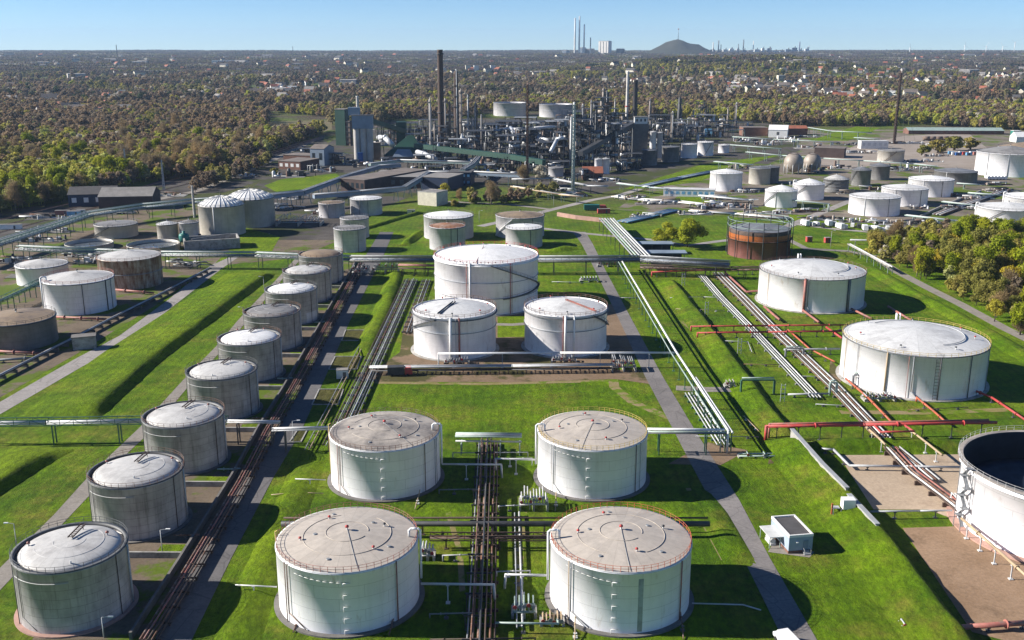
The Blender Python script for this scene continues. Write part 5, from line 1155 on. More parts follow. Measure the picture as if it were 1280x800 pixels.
rack('ground_pipes', 'white ground pipes along the foot of the tank farm behind the gas holder', [(862, 263), (920, 267), (985, 273)], 1, [(-3.2 + 1.1 * k, .12 * (k % 2), .36, (W, 'ochre_pipe', W, GV, 'pale_paint', W)[k]) for k in range(6)], ('sleeper', 12, 'concrete'), 'pipes')
for px, z, lb in (([(893, 202), (941, 206)], 7, 'pale pipe bridge left of the touching tank pair'), ([(933, 190), (979, 194.5), (1030, 198), (1080, 201), (1143, 205), (1172, 208)], 7, 'long pale pipe bridge running behind the two spheres'), ([(912, 181), (976, 186)], 7, 'thick pale pipe bridge at the end of the refinery tanks'), ([(916, 171), (967, 174), (1050, 178)], 6, 'pipe bridge before the white gabled hall'), ([(912, 163), (930, 162)], 8, 'short high pipe bridge beside the refinery end'), ([(1008, 159), (1040, 164), (1090, 166)], 9, 'high pale pipe bridge reaching the sandy yard'), ([(1068, 172), (1100, 174)], 8, 'short pale pipe bridge beside the lattice mast'), ([(1132, 269), (1195, 276)], 4, 'pale pipe bridge in front of the diagonal row of tanks'), ([(1178, 252), (1222, 257)], 4, 'pale pipe bridge right of the second diagonal tank'), ([(1210, 241), (1252, 244)], 4, 'pale pipe bridge right of the third diagonal tank'), ([(1196, 229), (1225, 231)], 4, 'pale pipe bridge right of the grey slate roofed tank')):
    rack('pipe_bridge', lb, px, z, [(-1, 0, .45, 'pale_paint'), (.2, 0, .4, W), (1.3, .1, .4, 'pale_green_steel')], ('frame', 18, 'pale_green_steel'), 'pipe bridge', sw=.4)
rack('ground_pipes', 'pale pipe track between the diagonal tanks and the right edge', [(1172, 268), (1205, 256), (1240, 244), (1262, 236)], 1, [(-3 + 1.1 * k, 0, .36, (GV, 'rust', W, 'mid_steel', 'pale_paint', RD)[k]) for k in range(6)], ('sleeper', 12, 'dark_concrete'), 'pipes')
wall('channel_wall', 'concrete channel wall between the second and third diagonal tanks', [(1150, 272), (1182, 257), (1226, 240)], 1.4, .8, 'concrete', 'wall'); wall('channel_wall', 'brown concrete channel wall behind the two hidden pale tanks', [(697, 270), (720, 274), (757, 278)], 2.4, 1.2, 'pink_concrete', 'wall')
rack('pipe_bridge', 'pale walkway with pipes stepping down beside the wood path', [(1061, 305), (1085, 318), (1114, 334)], 3.5, [(-.7, 0, .4, 'pale_paint'), (.5, 0, .4, 'concrete')], ('frame', 9, 'pale_green_steel'), 'pipe bridge')
rack('pipe_bridge', 'grey pipe bridge bending up from the lawn to the parked vehicles', [(1063, 300), (1122, 301), (1145, 290), (1166, 278)], 2.5, [(-.6, 0, .4, GV), (.6, 0, .35, ST)], ('post', 9, ST), 'pipe bridge')

# ------------------------------------------------------------------ buildings
def building(label, px, py, wd, dp, ht, wallm, roofm, rot=0.0, gable=0.0, wins=0, storeys=1, door=None, parapet=None, cat='building', name='building', group=None, XY=None, winm='glass'):
    """px, py: ground pixel of the middle of the near wall; rot turns the block; windows set proud of the wall"""
    X, Y = G(px, py) if XY is None else XY
    t = thing(name, label, cat, (X, Y, 0), group, rot); mb = MB(); y0, y1 = 0, dp
    vs = [(-wd / 2, y0, -.2), (wd / 2, y0, -.2), (wd / 2, y1, -.2), (-wd / 2, y1, -.2), (-wd / 2, y0, ht), (wd / 2, y0, ht), (wd / 2, y1, ht), (-wd / 2, y1, ht)]
    fs = [(0, 1, 5, 4), (1, 2, 6, 5), (2, 3, 7, 6), (3, 0, 4, 7)]
    if gable:
        vs += [(-wd / 2, dp / 2, ht + gable), (wd / 2, dp / 2, ht + gable)]; fs += [(0 + 4, 8, 7), (5, 6, 9)]
    mb.add(vs, fs); mb.build('wall', M[wallm], t, False); mb = MB(); e = .35
    if gable:
        for s_ in (0, 1):
            yA, yB = (-e, dp / 2) if s_ == 0 else (dp + e, dp / 2); dz = gable * e / (dp / 2)
            a = [(-wd / 2 - e, yA, ht - dz), (wd / 2 + e, yA, ht - dz), (wd / 2 + e, yB, ht + gable), (-wd / 2 - e, yB, ht + gable)]
            vv = [(x, y, z + .04) for x, y, z in a] + [(x, y, z + .28) for x, y, z in a]
            mb.add(vv, [(0, 1, 2, 3), (7, 6, 5, 4), (0, 4, 5, 1), (1, 5, 6, 2), (2, 6, 7, 3), (3, 7, 4, 0)])
    else: mb.box(0, dp / 2, ht + .12, wd + (.5 if parapet is None else -.5), dp + (.5 if parapet is None else -.5), .3)
    mb.build('roof', M[roofm], t, False)
    if parapet:
        mb = MB()
        for cx, cy, sx, sy in ((0, .12, wd + .1, .34), (0, dp - .12, wd + .1, .34), (-wd / 2 + .12, dp / 2, .34, dp - .45), (wd / 2 - .12, dp / 2, .34, dp - .45)): mb.box(cx, cy, ht + .25, sx, sy, .55)
        mb.build('parapet', M[parapet], t, False)
    for k in range(wins):
        for s_ in range(storeys):
            sh = ht / storeys; x = -wd / 2 + wd * (k + .5) / wins; ww = min(wd / wins * .55, 3)
            mb = MB(); mb.box(x, -.03, sh * (s_ + .55), ww, .1, sh * .4); mb.build('window', M[winm], t, False)
    if door is not None: mb = MB(); mb.box(-wd / 2 + wd * door, -.04, 1.05, 1.1, .1, 2.1); mb.build('door', M['blue_paint'], t, False)
    return t
# pump house by the right-hand road
X, Y = G(982, 690); t = building('small blue white pump house with dark flat roof beside the right-hand road', 0, 0, 5.2, 9.0, 3.6, 'blue_wall', 'dark_roof', .16, parapet='white_wall', name='pump_house', XY=(G(1000, 691)[0], G(1000, 691)[1]))
mb = MB(); mb.box(0, 4.5, .25, 5.26, 9.06, .7); mb.build('plinth', M['brick'], t, False)
mb = MB(); mb.box(1.1, -.05, 1.7, 1.0, .1, 2.1); d = mb.build('door', M['blue_grey_cladding'], t, False)
mb = MB()
for k in range(3): mb.box(1.1 - .0, -.4 - .3 * k, .55 - .2 * k, 1.4, .32, .2)
for x in (.4, 1.8): mb.beam((x, -.1, 1.6), (x, -1.2, 1.0), .07); mb.beam((x, -1.2, 0), (x, -1.2, 1.0), .07)
mb.build('steps', M['galvanised'], t, False)
mb = MB(); mb.box(-.9, -.25, 2.6, .4, .5, .18); mb.build('wall_lamp', M['white_paint'], t, False)
mb = MB(); mb.box(-4.1, 5.2, 2.55, 3.2, 5.4, .16)
mb.build('canopy', M['pale_paint'], t, False)
for x, y in ((-5.5, 2.8), (-5.5, 7.6), (-3.2, 2.8)): mb = MB(); mb.beam((x, y, -.1), (x, y, 2.5), .14); mb.build('canopy_post', M['pale_green_steel'], t, False)
mb = MB(); mb.cyl((-4.2, 4, .9), (-4.2, 6.6, .9), .6, n=12); mb.box(-4.2, 5.3, .25, 1.2, 3, .5); mb.build('pump', M['pale_paint'], t, False)
# white box on legs with red frame
X, Y = G(1056, 649); t = thing('equipment_box', 'white equipment box on a frame with red post on the bank', 'equipment box', (X, Y, 2.3)); mb = MB(); mb.box(.4, 0, 1.6, 2.7, 2.0, 2.2); mb.build('cabinet', M['white_paint'], t, False)
mb = MB(); mb.box(-2.2, .2, .5, 1.6, 1.4, .12); mb.build('platform', M['galvanised'], t, False)
for x in (-2.9, -1.2, 1.4): mb = MB(); mb.beam((x, -.7, -2.2), (x, -.7, .5), .14); mb.build('leg', M['steel'], t, False)
mb = MB(); mb.beam((-3.1, -.2, -2), (-3.1, -.2, 1.6), .3); mb.build('post', M['orange_paint'], t, False)
# concrete hut left road
building('small concrete hut between the left road and the low pipe rack', 106, 437, 7.5, 4.2, 4.4, 'concrete', 'dark_concrete', .35, name='hut')
# works buildings
building('pale block house with shaded blue side in front of the works', 534, 257, 15, 14, 8.8, 'cream_wall', 'grey_roof', -.5, parapet='concrete', wins=0, name='block_house')
building('black shed with pale grey pitched roof at the edge of the left wood', 158, 262, 34, 24, 8.5, 'dark_brick', 'grey_roof', .12, gable=4.5, name='shed')
building('low dark shed left of the pale roofed one at the wood edge', 116, 258, 30, 20, 8, 'navy_paint', 'dark_roof', .2, gable=4, wins=4, winm='white_wall', name='shed')
building('long brown brick hall with flat roof below the silos', 441, 240.5, 22, 80, 9.5, 'dark_brick', 'brown_roof', -.52, wins=5, winm='glass', name='works_hall')
building('dark brick hall with pale flat roof right of the long brown hall', 497, 235.5, 40, 44, 8.5, 'dark_brick', 'grey_roof', -.05, wins=6, winm='mid_steel', name='works_hall')
building('black works building with lit grey roof behind the gallery kink', 543, 238, 22, 30, 9.5, 'navy_paint', 'grey_roof', -.35, name='works_hall')
building('dark works building with rows of blue windows', 574, 232, 18, 22, 10, 'navy_paint', 'dark_roof', -.1, wins=5, storeys=2, winm='tarp_blue', name='works_hall')
building('small grey house with pitched brown roof left of the green tower', 397, 207, 14, 20, 15, 'blue_grey_cladding', 'brown_roof', -.3, gable=3, wins=2, name='house')
building('low red brick building with flat roof near the rail tracks', 362, 212, 22, 32, 7, 'brick', 'brown_roof', -.35, wins=4, winm='white_wall', name='brick_building')
building('long low brown roofed shed beside the rail tracks', 372, 201, 30, 22, 5, 'brick', 'brown_roof', -.3, name='shed')
building('long white pump shed with blue windows left of the tank standing alone', 861, 246, 36, 10, 5, 'white_wall', 'roof_pale', -.18, wins=9, winm='tarp_blue', name='pump_shed')
building('orange tiled house below the dark process block', 741, 225, 16, 12, 5.5, 'brick', 'tile_roof', 0, gable=4.5, wins=3, name='house')
building('white gabled hall at the back behind the two spheres', 972, 172, 22, 24, 9, 'white_wall', 'roof_white_clean', -.3, gable=5, wins=1, winm='mid_steel', name='hall')
building('reddish flat building left of the white gabled hall', 944, 170, 30, 22, 10, 'brick', 'brown_roof', 0, name='hall')
building('reddish shed right of the white gabled hall', 996, 169, 26, 18, 8, 'brick', 'tile_roof', 0, gable=3, name='hall')
building('brown building with black end wall between spheres and yard', 1036, 197, 28, 20, 9, 'dark_brick', 'brown_roof', -.4, name='hall')
building('white flat building below the lattice mast', 1093, 186, 29, 10, 8, 'white_wall', 'roof_pale', 0, wins=5, winm='pale_paint', name='hall')
building('long greenish roofed wagon shed along the trees at right', 1195, 168, 116, 22, 4.5, 'brick', 'pale_green_steel', -.06, gable=3, wins=16, winm='column_brown', name='wagon_shed')
building('small green roofed hut at the right edge behind the tanks', 1271, 171, 9, 8, 7, 'teal_paint', 'roof_white_clean', 0, name='hut')
building('white sloping roof building at the right edge behind the tanks', 1281, 178, 20, 16, 6, 'white_wall', 'roof_white_clean', 0, gable=5, name='hall')
for k, (px, py) in enumerate(((815, 318), (828, 330))):                # two blue roofed sheds
    X, Y = G(px, py); t = thing('blue_shed', ('far' if k == 0 else 'near') + ' one of two open sheds with dark blue roofs behind the pipe bridge', 'shed', (X, Y, 0)); mb = MB(); mb.box(0, 4, 5.2, 22 + 2 * k, 8, .4); mb.build('roof', M['blue_grey_cladding'], t, False)
    mb = MB(); mb.box(0, 7.6, 2.5, 21, .3, 5); mb.build('wall', M['navy_paint'], t, False)
    for x in (-10.5, -5, 0, 5, 10.5): mb = MB(); mb.beam((x, .4, -.1), (x, .4, 5), .3); mb.build('post', M['mid_steel'], t, False)
# concrete basin by the domed tanks
X, Y = G(266, 312); t = thing('basin', 'rectangular concrete basin with ramp below the domed tanks', 'basin', (X, Y, 0), rot=.35); mb = MB()
for cx, cy, sx, sy in ((0, 0, 28, .8), (0, 14, 28, .8), (-13.6, 7, .8, 13.2), (13.6, 7, .8, 13.2)): mb.box(cx, cy, 2.6, sx, sy, 5.4)
mb.build('wall', M['concrete'], t, False); mb = MB(); mb.box(0, 7, 2.2, 26.3, 13.1, .4); mb.build('floor', M['dark_concrete'], t, False)
mb = MB(); mb.beam((-10, 2, 5.8), (10, 12, 5.8), 1.2, .3); mb.build('walkway', M['mid_steel'], t, False)
X, Y = G(231, 309); t = thing('pump_vessel', 'teal green vessel on legs beside the concrete basin', 'vessel', (X, Y, 0)); mb = MB(); mb.lathe([(0, 2.4), (2.2, 3), (2.6, 4), (2.6, 6.5), (2.2, 7.2), (.8, 7.6), (.8, 8.6), (0, 8.7)], 20); mb.build('vessel', M['teal_paint'], t, False)
for k in range(4): mb = MB(); a = k * math.pi / 2 + .5; mb.beam((2 * math.cos(a), 2 * math.sin(a), -.1), (2 * math.cos(a), 2 * math.sin(a), 4), .35); mb.build('leg', M['teal_paint'], t, False)
# ------------------------------------------------------------------ stacks, columns, masts
def stack(label, px, ybase, ytop, wpx, mat, taper=.85, bands=0, name='chimney', cap='stack_dark', cat='chimney', flare=None):
    X, Y = G(px, ybase); h = hgt(px, ytop, ybase); r = wpx / 2 * mpp(px, ybase); t = thing(name, label, cat, (X, Y, 0)); mb = MB()
    mb.lathe([(r / taper * (1 if flare is None else flare), -.2), (r / taper, h * .12), (r, h * .98), (r * 1.08, h * .985), (r * 1.08, h), (r * .8, h), (r * .8, h - 4)], 24); mb.build('shaft', M[mat], t, False)
    for k in range(bands): mb = MB(); z = h * (.35 + .6 * k / max(1, bands - 1)); rr = lerp(r / taper, r, z / h); mb.lathe([(rr, z), (rr + 1.0, z + .1), (rr + 1.0, z + .3), (rr, z + .35)], 20); mb.lathe([(rr + .95, z + .3), (rr + 1.0, z + 1.3), (rr + .95, z + 1.3)], 20); mb.build('platform', M[cap], t, False)
    mb = MB(); mb.beam((r + .3, -r * .4, 0), (r * 1.0 + .3, -r * .4, h * .97), .25); mb.build('ladder', M['mid_steel'], t, False)
    return t
stack('tallest brown brick chimney of the refinery', 552, 183, 62, 6.6, 'stack_brown', .82, 2)
stack('slim white chimney behind the dark process block', 783, 157, 89, 3.3, 'stack_white', .92, 1, cap='red_paint')
stack('dark chimney just right of the slim white one', 793, 158, 100, 5.2, 'stack_dark', .9, 1)
stack('thin pale chimney on the blue silo tower', 449, 186, 120, 3.2, 'stack_white', .95, 0)
stack('thin white pole standing left of the ribbed domed tanks', 243, 272, 232, 2.2, 'stack_white', .95, 0, name='vent_pole', cat='pole')
def column(label, px, ybase, ytop, wpx, mat, plats=4, seed=0, name='process_column'):
    X, Y = G(px, ybase); h = hgt(px, ytop, ybase); r = wpx / 2 * mpp(px, ybase); rnd = random.Random(seed); t = thing(name, label, 'process column', (X, Y, 0)); mb = MB()
    h2 = h * rnd.uniform(.55, .75); k2 = rnd.choice([1, 1, .8])
    mb.lathe([(r * 1.05, -.2), (r, h * .08), (r, h2), (r * k2, h2 + 1.5), (r * k2, h - r), (r * k2 * .7, h - r * .3), (.05, h)], 16); mb.build('shell', M[mat], t, False)
    for k in range(plats):
        z = h * (.3 + .65 * k / max(1, plats - 1)); mb = MB(); a0 = rnd.uniform(0, 6); mb.lathe([(r * 1.0, z), (r + 1.3, z), (r + 1.3, z + .3), (r * 1.0, z + .3)], 14, a0=a0, a1=a0 + 4.4, smooth=False); mb.ring(r + 1.25, z + 1.4, .12, 14, a0, a0 + 4.4, k=4); mb.build('platform', M['mid_steel'], t, False)
    mb = MB(); s_ = rnd.choice([-1, 1]); mb.tube([(s_ * r * .3, -r - .5, 0), (s_ * r * .3, -r - .5, h + .6), (0, 0, h + .8), (0, 0, h - .5)], max(.35, r * .16), 6); mb.build('riser_pipe', M['galvanised' if rnd.random() < .5 else mat], t, False)
    mb = MB(); mb.beam((-s_ * (r + .4), -r * .5, 0), (-s_ * (r + .4), -r * .5, h * .96), .3, .5); mb.build('ladder', M['mid_steel'], t, False)
    return t
CM, CB = 'column_metal', 'column_brown'
for i, (lb, px, yb, yt, wp_, mt, pl) in enumerate((
    ('pale slim column left of the tallest chimney', 538.5, 196, 124, 3.4, 'silo_concrete', 3), ('thin brown column touching the right side of the tallest chimney', 557, 186, 124, 2.6, CB, 2), ('short pale column just left of the tallest chimney foot', 544, 190, 152, 2.4, CM, 2),
    ('tall thick column with platforms right of the tallest chimney', 571, 190, 88, 6.6, 'stack_brown', 6), ('second tall column touching the thick one right of the chimney', 576.5, 188, 112, 4.0, CM, 5), ('white lower column before the thick platform column', 578, 202, 168, 4.4, 'pale_paint', 1),
    ('thin bare pipe column with white shaft', 585.5, 186, 119, 2.0, 'stack_white', 2), ('brown column with many platforms, fifth right of the tallest chimney', 595, 188, 129, 3.6, CB, 5), ('thin short column at the right end of the chimney group', 602, 187, 144, 1.8, CM, 2), ('brown short column behind the tallest chimney', 563, 186, 126, 2.6, CB, 4), ('grey column between the thick and thin ones', 590, 186, 146, 2.6, CM, 3),
    ('slim column at the right rear with dark top', 812, 152, 124, 3.6, CB, 3), ('pale column standing right of the boiler house', 839, 178, 140, 3.6, CM, 2), ('dark thick tower right of the boiler house', 848.5, 160, 121, 5.6, 'dark_steel', 5), ('thin column right of the white chimney', 768, 158, 124, 2.0, CM, 2),
    ('pale column in the dark process block, rightmost', 753, 180, 110, 3.4, CM, 5), ('black tower in the dark process block with stacked platforms', 757.5, 180, 114, 5.0, 'dark_steel', 6), ('dark column in the process block, left rear', 727, 190, 131, 3.2, 'mid_steel', 4), ('brown column in the process block, middle', 738, 192, 126, 3.0, CB, 4), ('black column in the process block, front', 744, 200, 138, 3.6, 'dark_steel', 4),
    ('white column behind the green flare tower', 713.5, 207, 146, 3.6, 'pale_paint', 2), ('pale column pair left member at the refinery right end', 909, 158, 134, 2.2, CM, 2), ('pale column pair right member at the refinery right end', 919, 157, 129, 2.4, CM, 2), ('thin grey column right of the dark tower', 866, 160, 138, 2.0, CM, 3), ('small brown column before the tan chimney foot', 548, 200, 170, 2.6, CB, 2))):
    column(lb, px, yb, yt, wp_, mt, pl, i)
def lattice(label, px, ybase, ytop, wpx, mat, taper=1.0, core=None, name='lattice_tower', guy=0, cat='tower', bay=None, th=.3):
    X, Y = G(px, ybase); h = hgt(px, ytop, ybase); w0 = wpx * mpp(px, ybase) / 2; t = thing(name, label, cat, (X, Y, 0)); mb = MB(); w1 = w0 * taper; n = max(6, int(h / (bay or (w0 * 2.6))))
    cor = [(-1, -1), (1, -1), (1, 1), (-1, 1)]
    for i in range(n):
        za, zb = h * i / n, h * (i + 1) / n; wa, wb = lerp(w0, w1, i / n), lerp(w0, w1, (i + 1) / n)
        for k in range(4):
            a, b = cor[k], cor[(k + 1) % 4]
            mb.beam((a[0] * wa, a[1] * wa, za), (a[0] * wb, a[1] * wb, zb), th); mb.beam((a[0] * wa, a[1] * wa, za), (b[0] * wb, b[1] * wb, zb), th * .7); mb.beam((a[0] * wb, a[1] * wb, zb), (b[0] * wb, b[1] * wb, zb), th * .7)
    mb.build('lattice', M[mat], t, False)
    if core: mb = MB(); mb.cyl((0, 0, 0), (0, 0, h * 1.03), core[0], n=10); mb.build('flare_pipe', M[core[1]], t, False)
    for k in range(guy):
        a = k * 2 * math.pi / guy + .5; mb = MB(); mb.cyl((0, 0, h * .92), (h * .45 * math.cos(a), h * .45 * math.sin(a), 0), .09, n=4); mb.build('guy_wire', M['dark_steel'], t, False)
    return t
lattice('pale green lattice flare tower in front of the dark process block', 716, 242, 131, 3.6, 'pale_green_steel', .75, (.7, 'pale_paint'), 'flare_tower', th=.4)
lattice('rusty brown lattice mast left of the green flare tower', 659, 226, 106, 3.0, 'rust', .7, (.5, 'rust'), 'flare_tower', th=.42)
lattice('slender brown guyed lattice mast above the sandy yard at right', 1117.5, 180, 91, 2.6, 'rust_dark', .8, (.45, 'rust'), 'lattice_mast', 3, 'mast', th=.4)
# ------------------------------------------------------------------ works with green cladding and silos
def block(mb, X0, X1, Y0, Y1, z0, z1, mi=0): mb.box((X0 + X1) / 2, (Y0 + Y1) / 2, (z0 + z1) / 2, X1 - X0, Y1 - Y0, z1 - z0, mi=mi)
X, Y = G(428, 182); s_ = mpp(428, 182); hh = hgt(428, 137, 182); t = thing('clad_tower', 'tall dark green clad tower at the left end of the works', 'tower', (X, Y, 0), rot=-.35); mb = MB(); block(mb, -9 * s_, 5 * s_, 0, 12 * s_, -.2, hh); mb.build('wall', M['dark_green_cladding'], t, False)
mb = MB(); block(mb, -9.4 * s_, 5.4 * s_, -.4, 12.4 * s_, hh + .02, hh + .6); mb.build('roof', M['grey_roof'], t, False)
mb = MB(); block(mb, 5.1 * s_, 11 * s_, 1, 7 * s_, 0, hh * .7); mb.build('side_frame', M['column_brown'], t, False)
for k in range(5): mb = MB(); block(mb, 4.9 * s_, 11.6 * s_, .2, 7.4 * s_, hh * (.14 * k + .1), hh * (.14 * k + .1) + .5); mb.build('platform', M['mid_steel'], t, False)
X, Y = G(453, 203); s_ = mpp(453, 203); hh = hgt(453, 146, 203); t = thing('silo_tower', 'three concrete silos under a blue grey clad house', 'silo tower', (X, Y, 0))
for k, x in enumerate((-8, 0.2, 8.2)): mb = MB(); mb.lathe([(4.1 * s_, -.2), (4.1 * s_, hh * .75)], 24, (x * s_ + 1.5 * s_, 5 * s_, 0)); mb.build('silo', M['silo_concrete'], t, False)
mb = MB(); block(mb, -11 * s_, 14 * s_, 0, 11 * s_, hh * .74, hh * 1.02); mb.build('top_house', M['blue_grey_cladding'], t, False)
mb = MB(); block(mb, -16 * s_, -2 * s_, 3 * s_, 12 * s_, hh * 1.025, hh * 1.2); mb.build('upper_house', M['blue_grey_cladding'], t, False)
mb = MB(); block(mb, -12 * s_, 15 * s_, -.5, 11.5 * s_, hh * 1.021, hh * 1.04); mb.build('roof', M['grey_roof'], t, False)
mb = MB(); block(mb, -5 * s_, 1 * s_, -2 * s_, .8 * s_, -.1, hh * .22); mb.build('loading_bay', M['blue_paint'], t, False)
X, Y = G(470, 200); building('narrow brown brick tower right of the silos', 470, 200, 8, 8, 16, 'column_brown', 'brown_roof', 0, name='tower')
# green pyramid hall and conveyors
X, Y = G(506, 203); s_ = mpp(506, 203); t = thing('pyramid_hall', 'green roofed hall with steep peak and grey skirt roof', 'hall', (X, Y, 0)); a = 27 * s_; b = 13 * s_; h1 = 32 * s_; mb = MB()
mb.add([(-a, 0, 6), (a, 0, 6), (a * .9, 2 * a, 6), (-a * .9, 2 * a, 6), (3 * s_, a * .8, h1), (9 * s_, a * .8, h1)], [(0, 1, 5, 4), (1, 2, 5), (2, 3, 4, 5), (3, 0, 4)]); mb.build('roof', M['dark_green_cladding'], t, False)
mb = MB(); block(mb, -a * .96, a * .96, 1, 1.9 * a, -.1, 6); mb.build('wall', M['grey_roof'], t, False)
mb = MB(); mb.add([(-15 * s_, -3 * s_, 5.5), (12 * s_, -3 * s_, 5.5), (7 * s_, 2 * s_, 16 * s_), (-9 * s_, 2 * s_, 16 * s_), (-15 * s_, -2.6 * s_, 5.0), (12 * s_, -2.6 * s_, 5.0), (7 * s_, 2.4 * s_, 16 * s_ - .5), (-9 * s_, 2.4 * s_, 16 * s_ - .5)], [(0, 1, 2, 3), (7, 6, 5, 4), (0, 4, 5, 1), (1, 5, 6, 2), (2, 6, 7, 3), (3, 7, 4, 0)]); mb.build('lean_to', M['blue_grey_cladding'], t, False)
X, Y = G(502, 188); building('small green transfer house on the conveyor line', 502, 188, 10, 10, hgt(502, 153, 188), 'dark_green_cladding', 'dark_green_cladding', 0, name='transfer_house')
def gal2(label, A, B, wd, ht, mat, nm='conveyor_gallery'):
    (pa, ya, ga), (pb, yb, gb) = A, B; a = Vector((*G(pa, ga), hgt(pa, ya, ga))); b = Vector((*G(pb, gb), hgt(pb, yb, gb))); t = thing(nm, label, 'conveyor', (a.x, a.y, 0)); mb = MB(); mb.beam(a, b, wd, ht); mb.build('casing', M[mat], t); n = max(2, int((b - a).length / 28))
    for k in range(n):
        p = a.lerp(b, (k + .5) / n); d = (b - a).normalized(); q_ = Vector((d.y, -d.x, 0)).normalized(); mb = MB()
        for e in (-1, 1): mb.beam(Vector((p.x, p.y, 0)) + q_ * e * wd, p + q_ * e * wd * .4 - Vector((0, 0, ht * .4)), .6)
        mb.build('trestle', M[mat if 'green' in mat else 'mid_steel'], t)
gal2('green conveyor from silos down to the transfer house', (465, 151, 200), (506, 164, 190), 4, 4.4, 'dark_green_cladding')
gal2('long green conveyor sloping down to the right from the pyramid roof', (520, 182, 202), (640, 196, 214), 4.4, 4.2, 'dark_green_cladding')
gal2('lower end of the green conveyor behind the rusty mast', (640, 196, 214), (680, 203, 219), 4.4, 4.2, 'dark_green_cladding')
gal2('dark conveyor climbing to the boiler house', (725, 192, 216), (797, 151, 194), 4.5, 4, 'dark_steel')
X, Y = G(800, 197); s_ = mpp(800, 197); hh = hgt(800, 155, 197); t = thing('boiler_house', 'grey boiler house with pale top cabin at the conveyor head', 'boiler house', (X, Y, 0)); mb = MB(); block(mb, -10 * s_, 9 * s_, 0, 14 * s_, -.2, hh); mb.build('wall', M['mid_steel'], t, False)
mb = MB(); block(mb, -8 * s_, 8 * s_, 1, 10 * s_, hh + .02, hh + 8 * s_); mb.build('cabin', M['pale_paint'], t, False); mb = MB(); block(mb, -8.4 * s_, 8.4 * s_, .6, 10.4 * s_, hh + 8 * s_ + .02, hh + 9 * s_); mb.build('roof', M['grey_roof'], t, False)
for k in range(3): mb = MB(); block(mb, (-6 + 5 * k) * s_, (-4 + 5 * k) * s_, .85, 1.2, hh + 3 * s_, hh + 6 * s_); mb.build('window', M['glass'], t, False)
# ------------------------------------------------------------------ process units: open steel frames packed with vessels and pipes
def process_unit(label, px, py, wd, dp, ht, lv, seed, mat='mid_steel', dark=.5, name='process_unit'):
    X, Y = G(px, py); rnd = random.Random(seed); t = thing(name, label, 'process unit', (X, Y, 0), rot=rnd.uniform(-.1, .1)); mb = MB(); nx = max(2, int(wd / 6)); ny = max(1, int(dp / 7))
    for i in range(nx + 1):
        for j in range(ny + 1): x, y = -wd / 2 + wd * i / nx, dp * j / ny; mb.beam((x, y, -.2), (x, y, ht * (1 if rnd.random() < .7 else .75)), .42)
    mb.build('column_frame', M[mat], t, False)
    for l in range(lv):
        z = ht * (l + 1) / lv - .3; mb = MB(); x0 = -wd / 2 + (rnd.random() < .3) * wd * .3; x1 = wd / 2 - (rnd.random() < .3) * wd * .3; block(mb, x0, x1, -.4, dp + .4, z, z + .25)
        for y in (-.4, dp + .4): mb.beam((x0, y, z + 1.3), (x1, y, z + 1.3), .12); 
        mb.build('deck', M['dark_steel' if rnd.random() < dark else 'steel'], t, False)
        for k in range(rnd.randint(1, 3)):
            x = rnd.uniform(x0 + 1.5, x1 - 1.5); y = rnd.uniform(.5, dp * .6); r = rnd.uniform(.8, min(2.1, ht / lv * .33)); mt = rnd.choice(['insulation', 'column_metal', 'column_brown', 'mid_steel', 'pale_paint', 'dark_steel', 'column_brown']); mb = MB()
            zb = ht * l / lv + .2
            if rnd.random() < .5: Lh = rnd.uniform(4, 8); mb.cyl((x - Lh / 2, y, zb + r + .3), (x + Lh / 2, y, zb + r + .3), r, n=12); mb.box(x - Lh * .3, y, zb + .3, .5, r * 1.4, 1); mb.build('drum', M[mt], t, False)
            else: mb.lathe([(r, zb), (r, zb + ht / lv * .8), (r * .6, zb + ht / lv * .95), (.02, zb + ht / lv)], 12, (x, y, 0)); mb.build('vessel', M[mt], t, False)
    for k in range(rnd.randint(3, 6)):
        x = rnd.uniform(-wd / 2, wd / 2); y = rnd.uniform(-1.2, dp); z = ht * rnd.uniform(.3, 1.02); x2 = x + rnd.uniform(-.5, .5) * wd; mb = MB(); mb.tube([(x, y, 0), (x, y, z), (x2, y, z), (x2, y + rnd.uniform(-2, 3), z * rnd.uniform(.3, .9))], rnd.uniform(.25, .55), 6); mb.build('pipe', M[rnd.choice(['galvanised', 'insulation', 'rust', 'steel', 'pale_paint', 'column_brown', 'mid_steel'])], t, False)
    return t
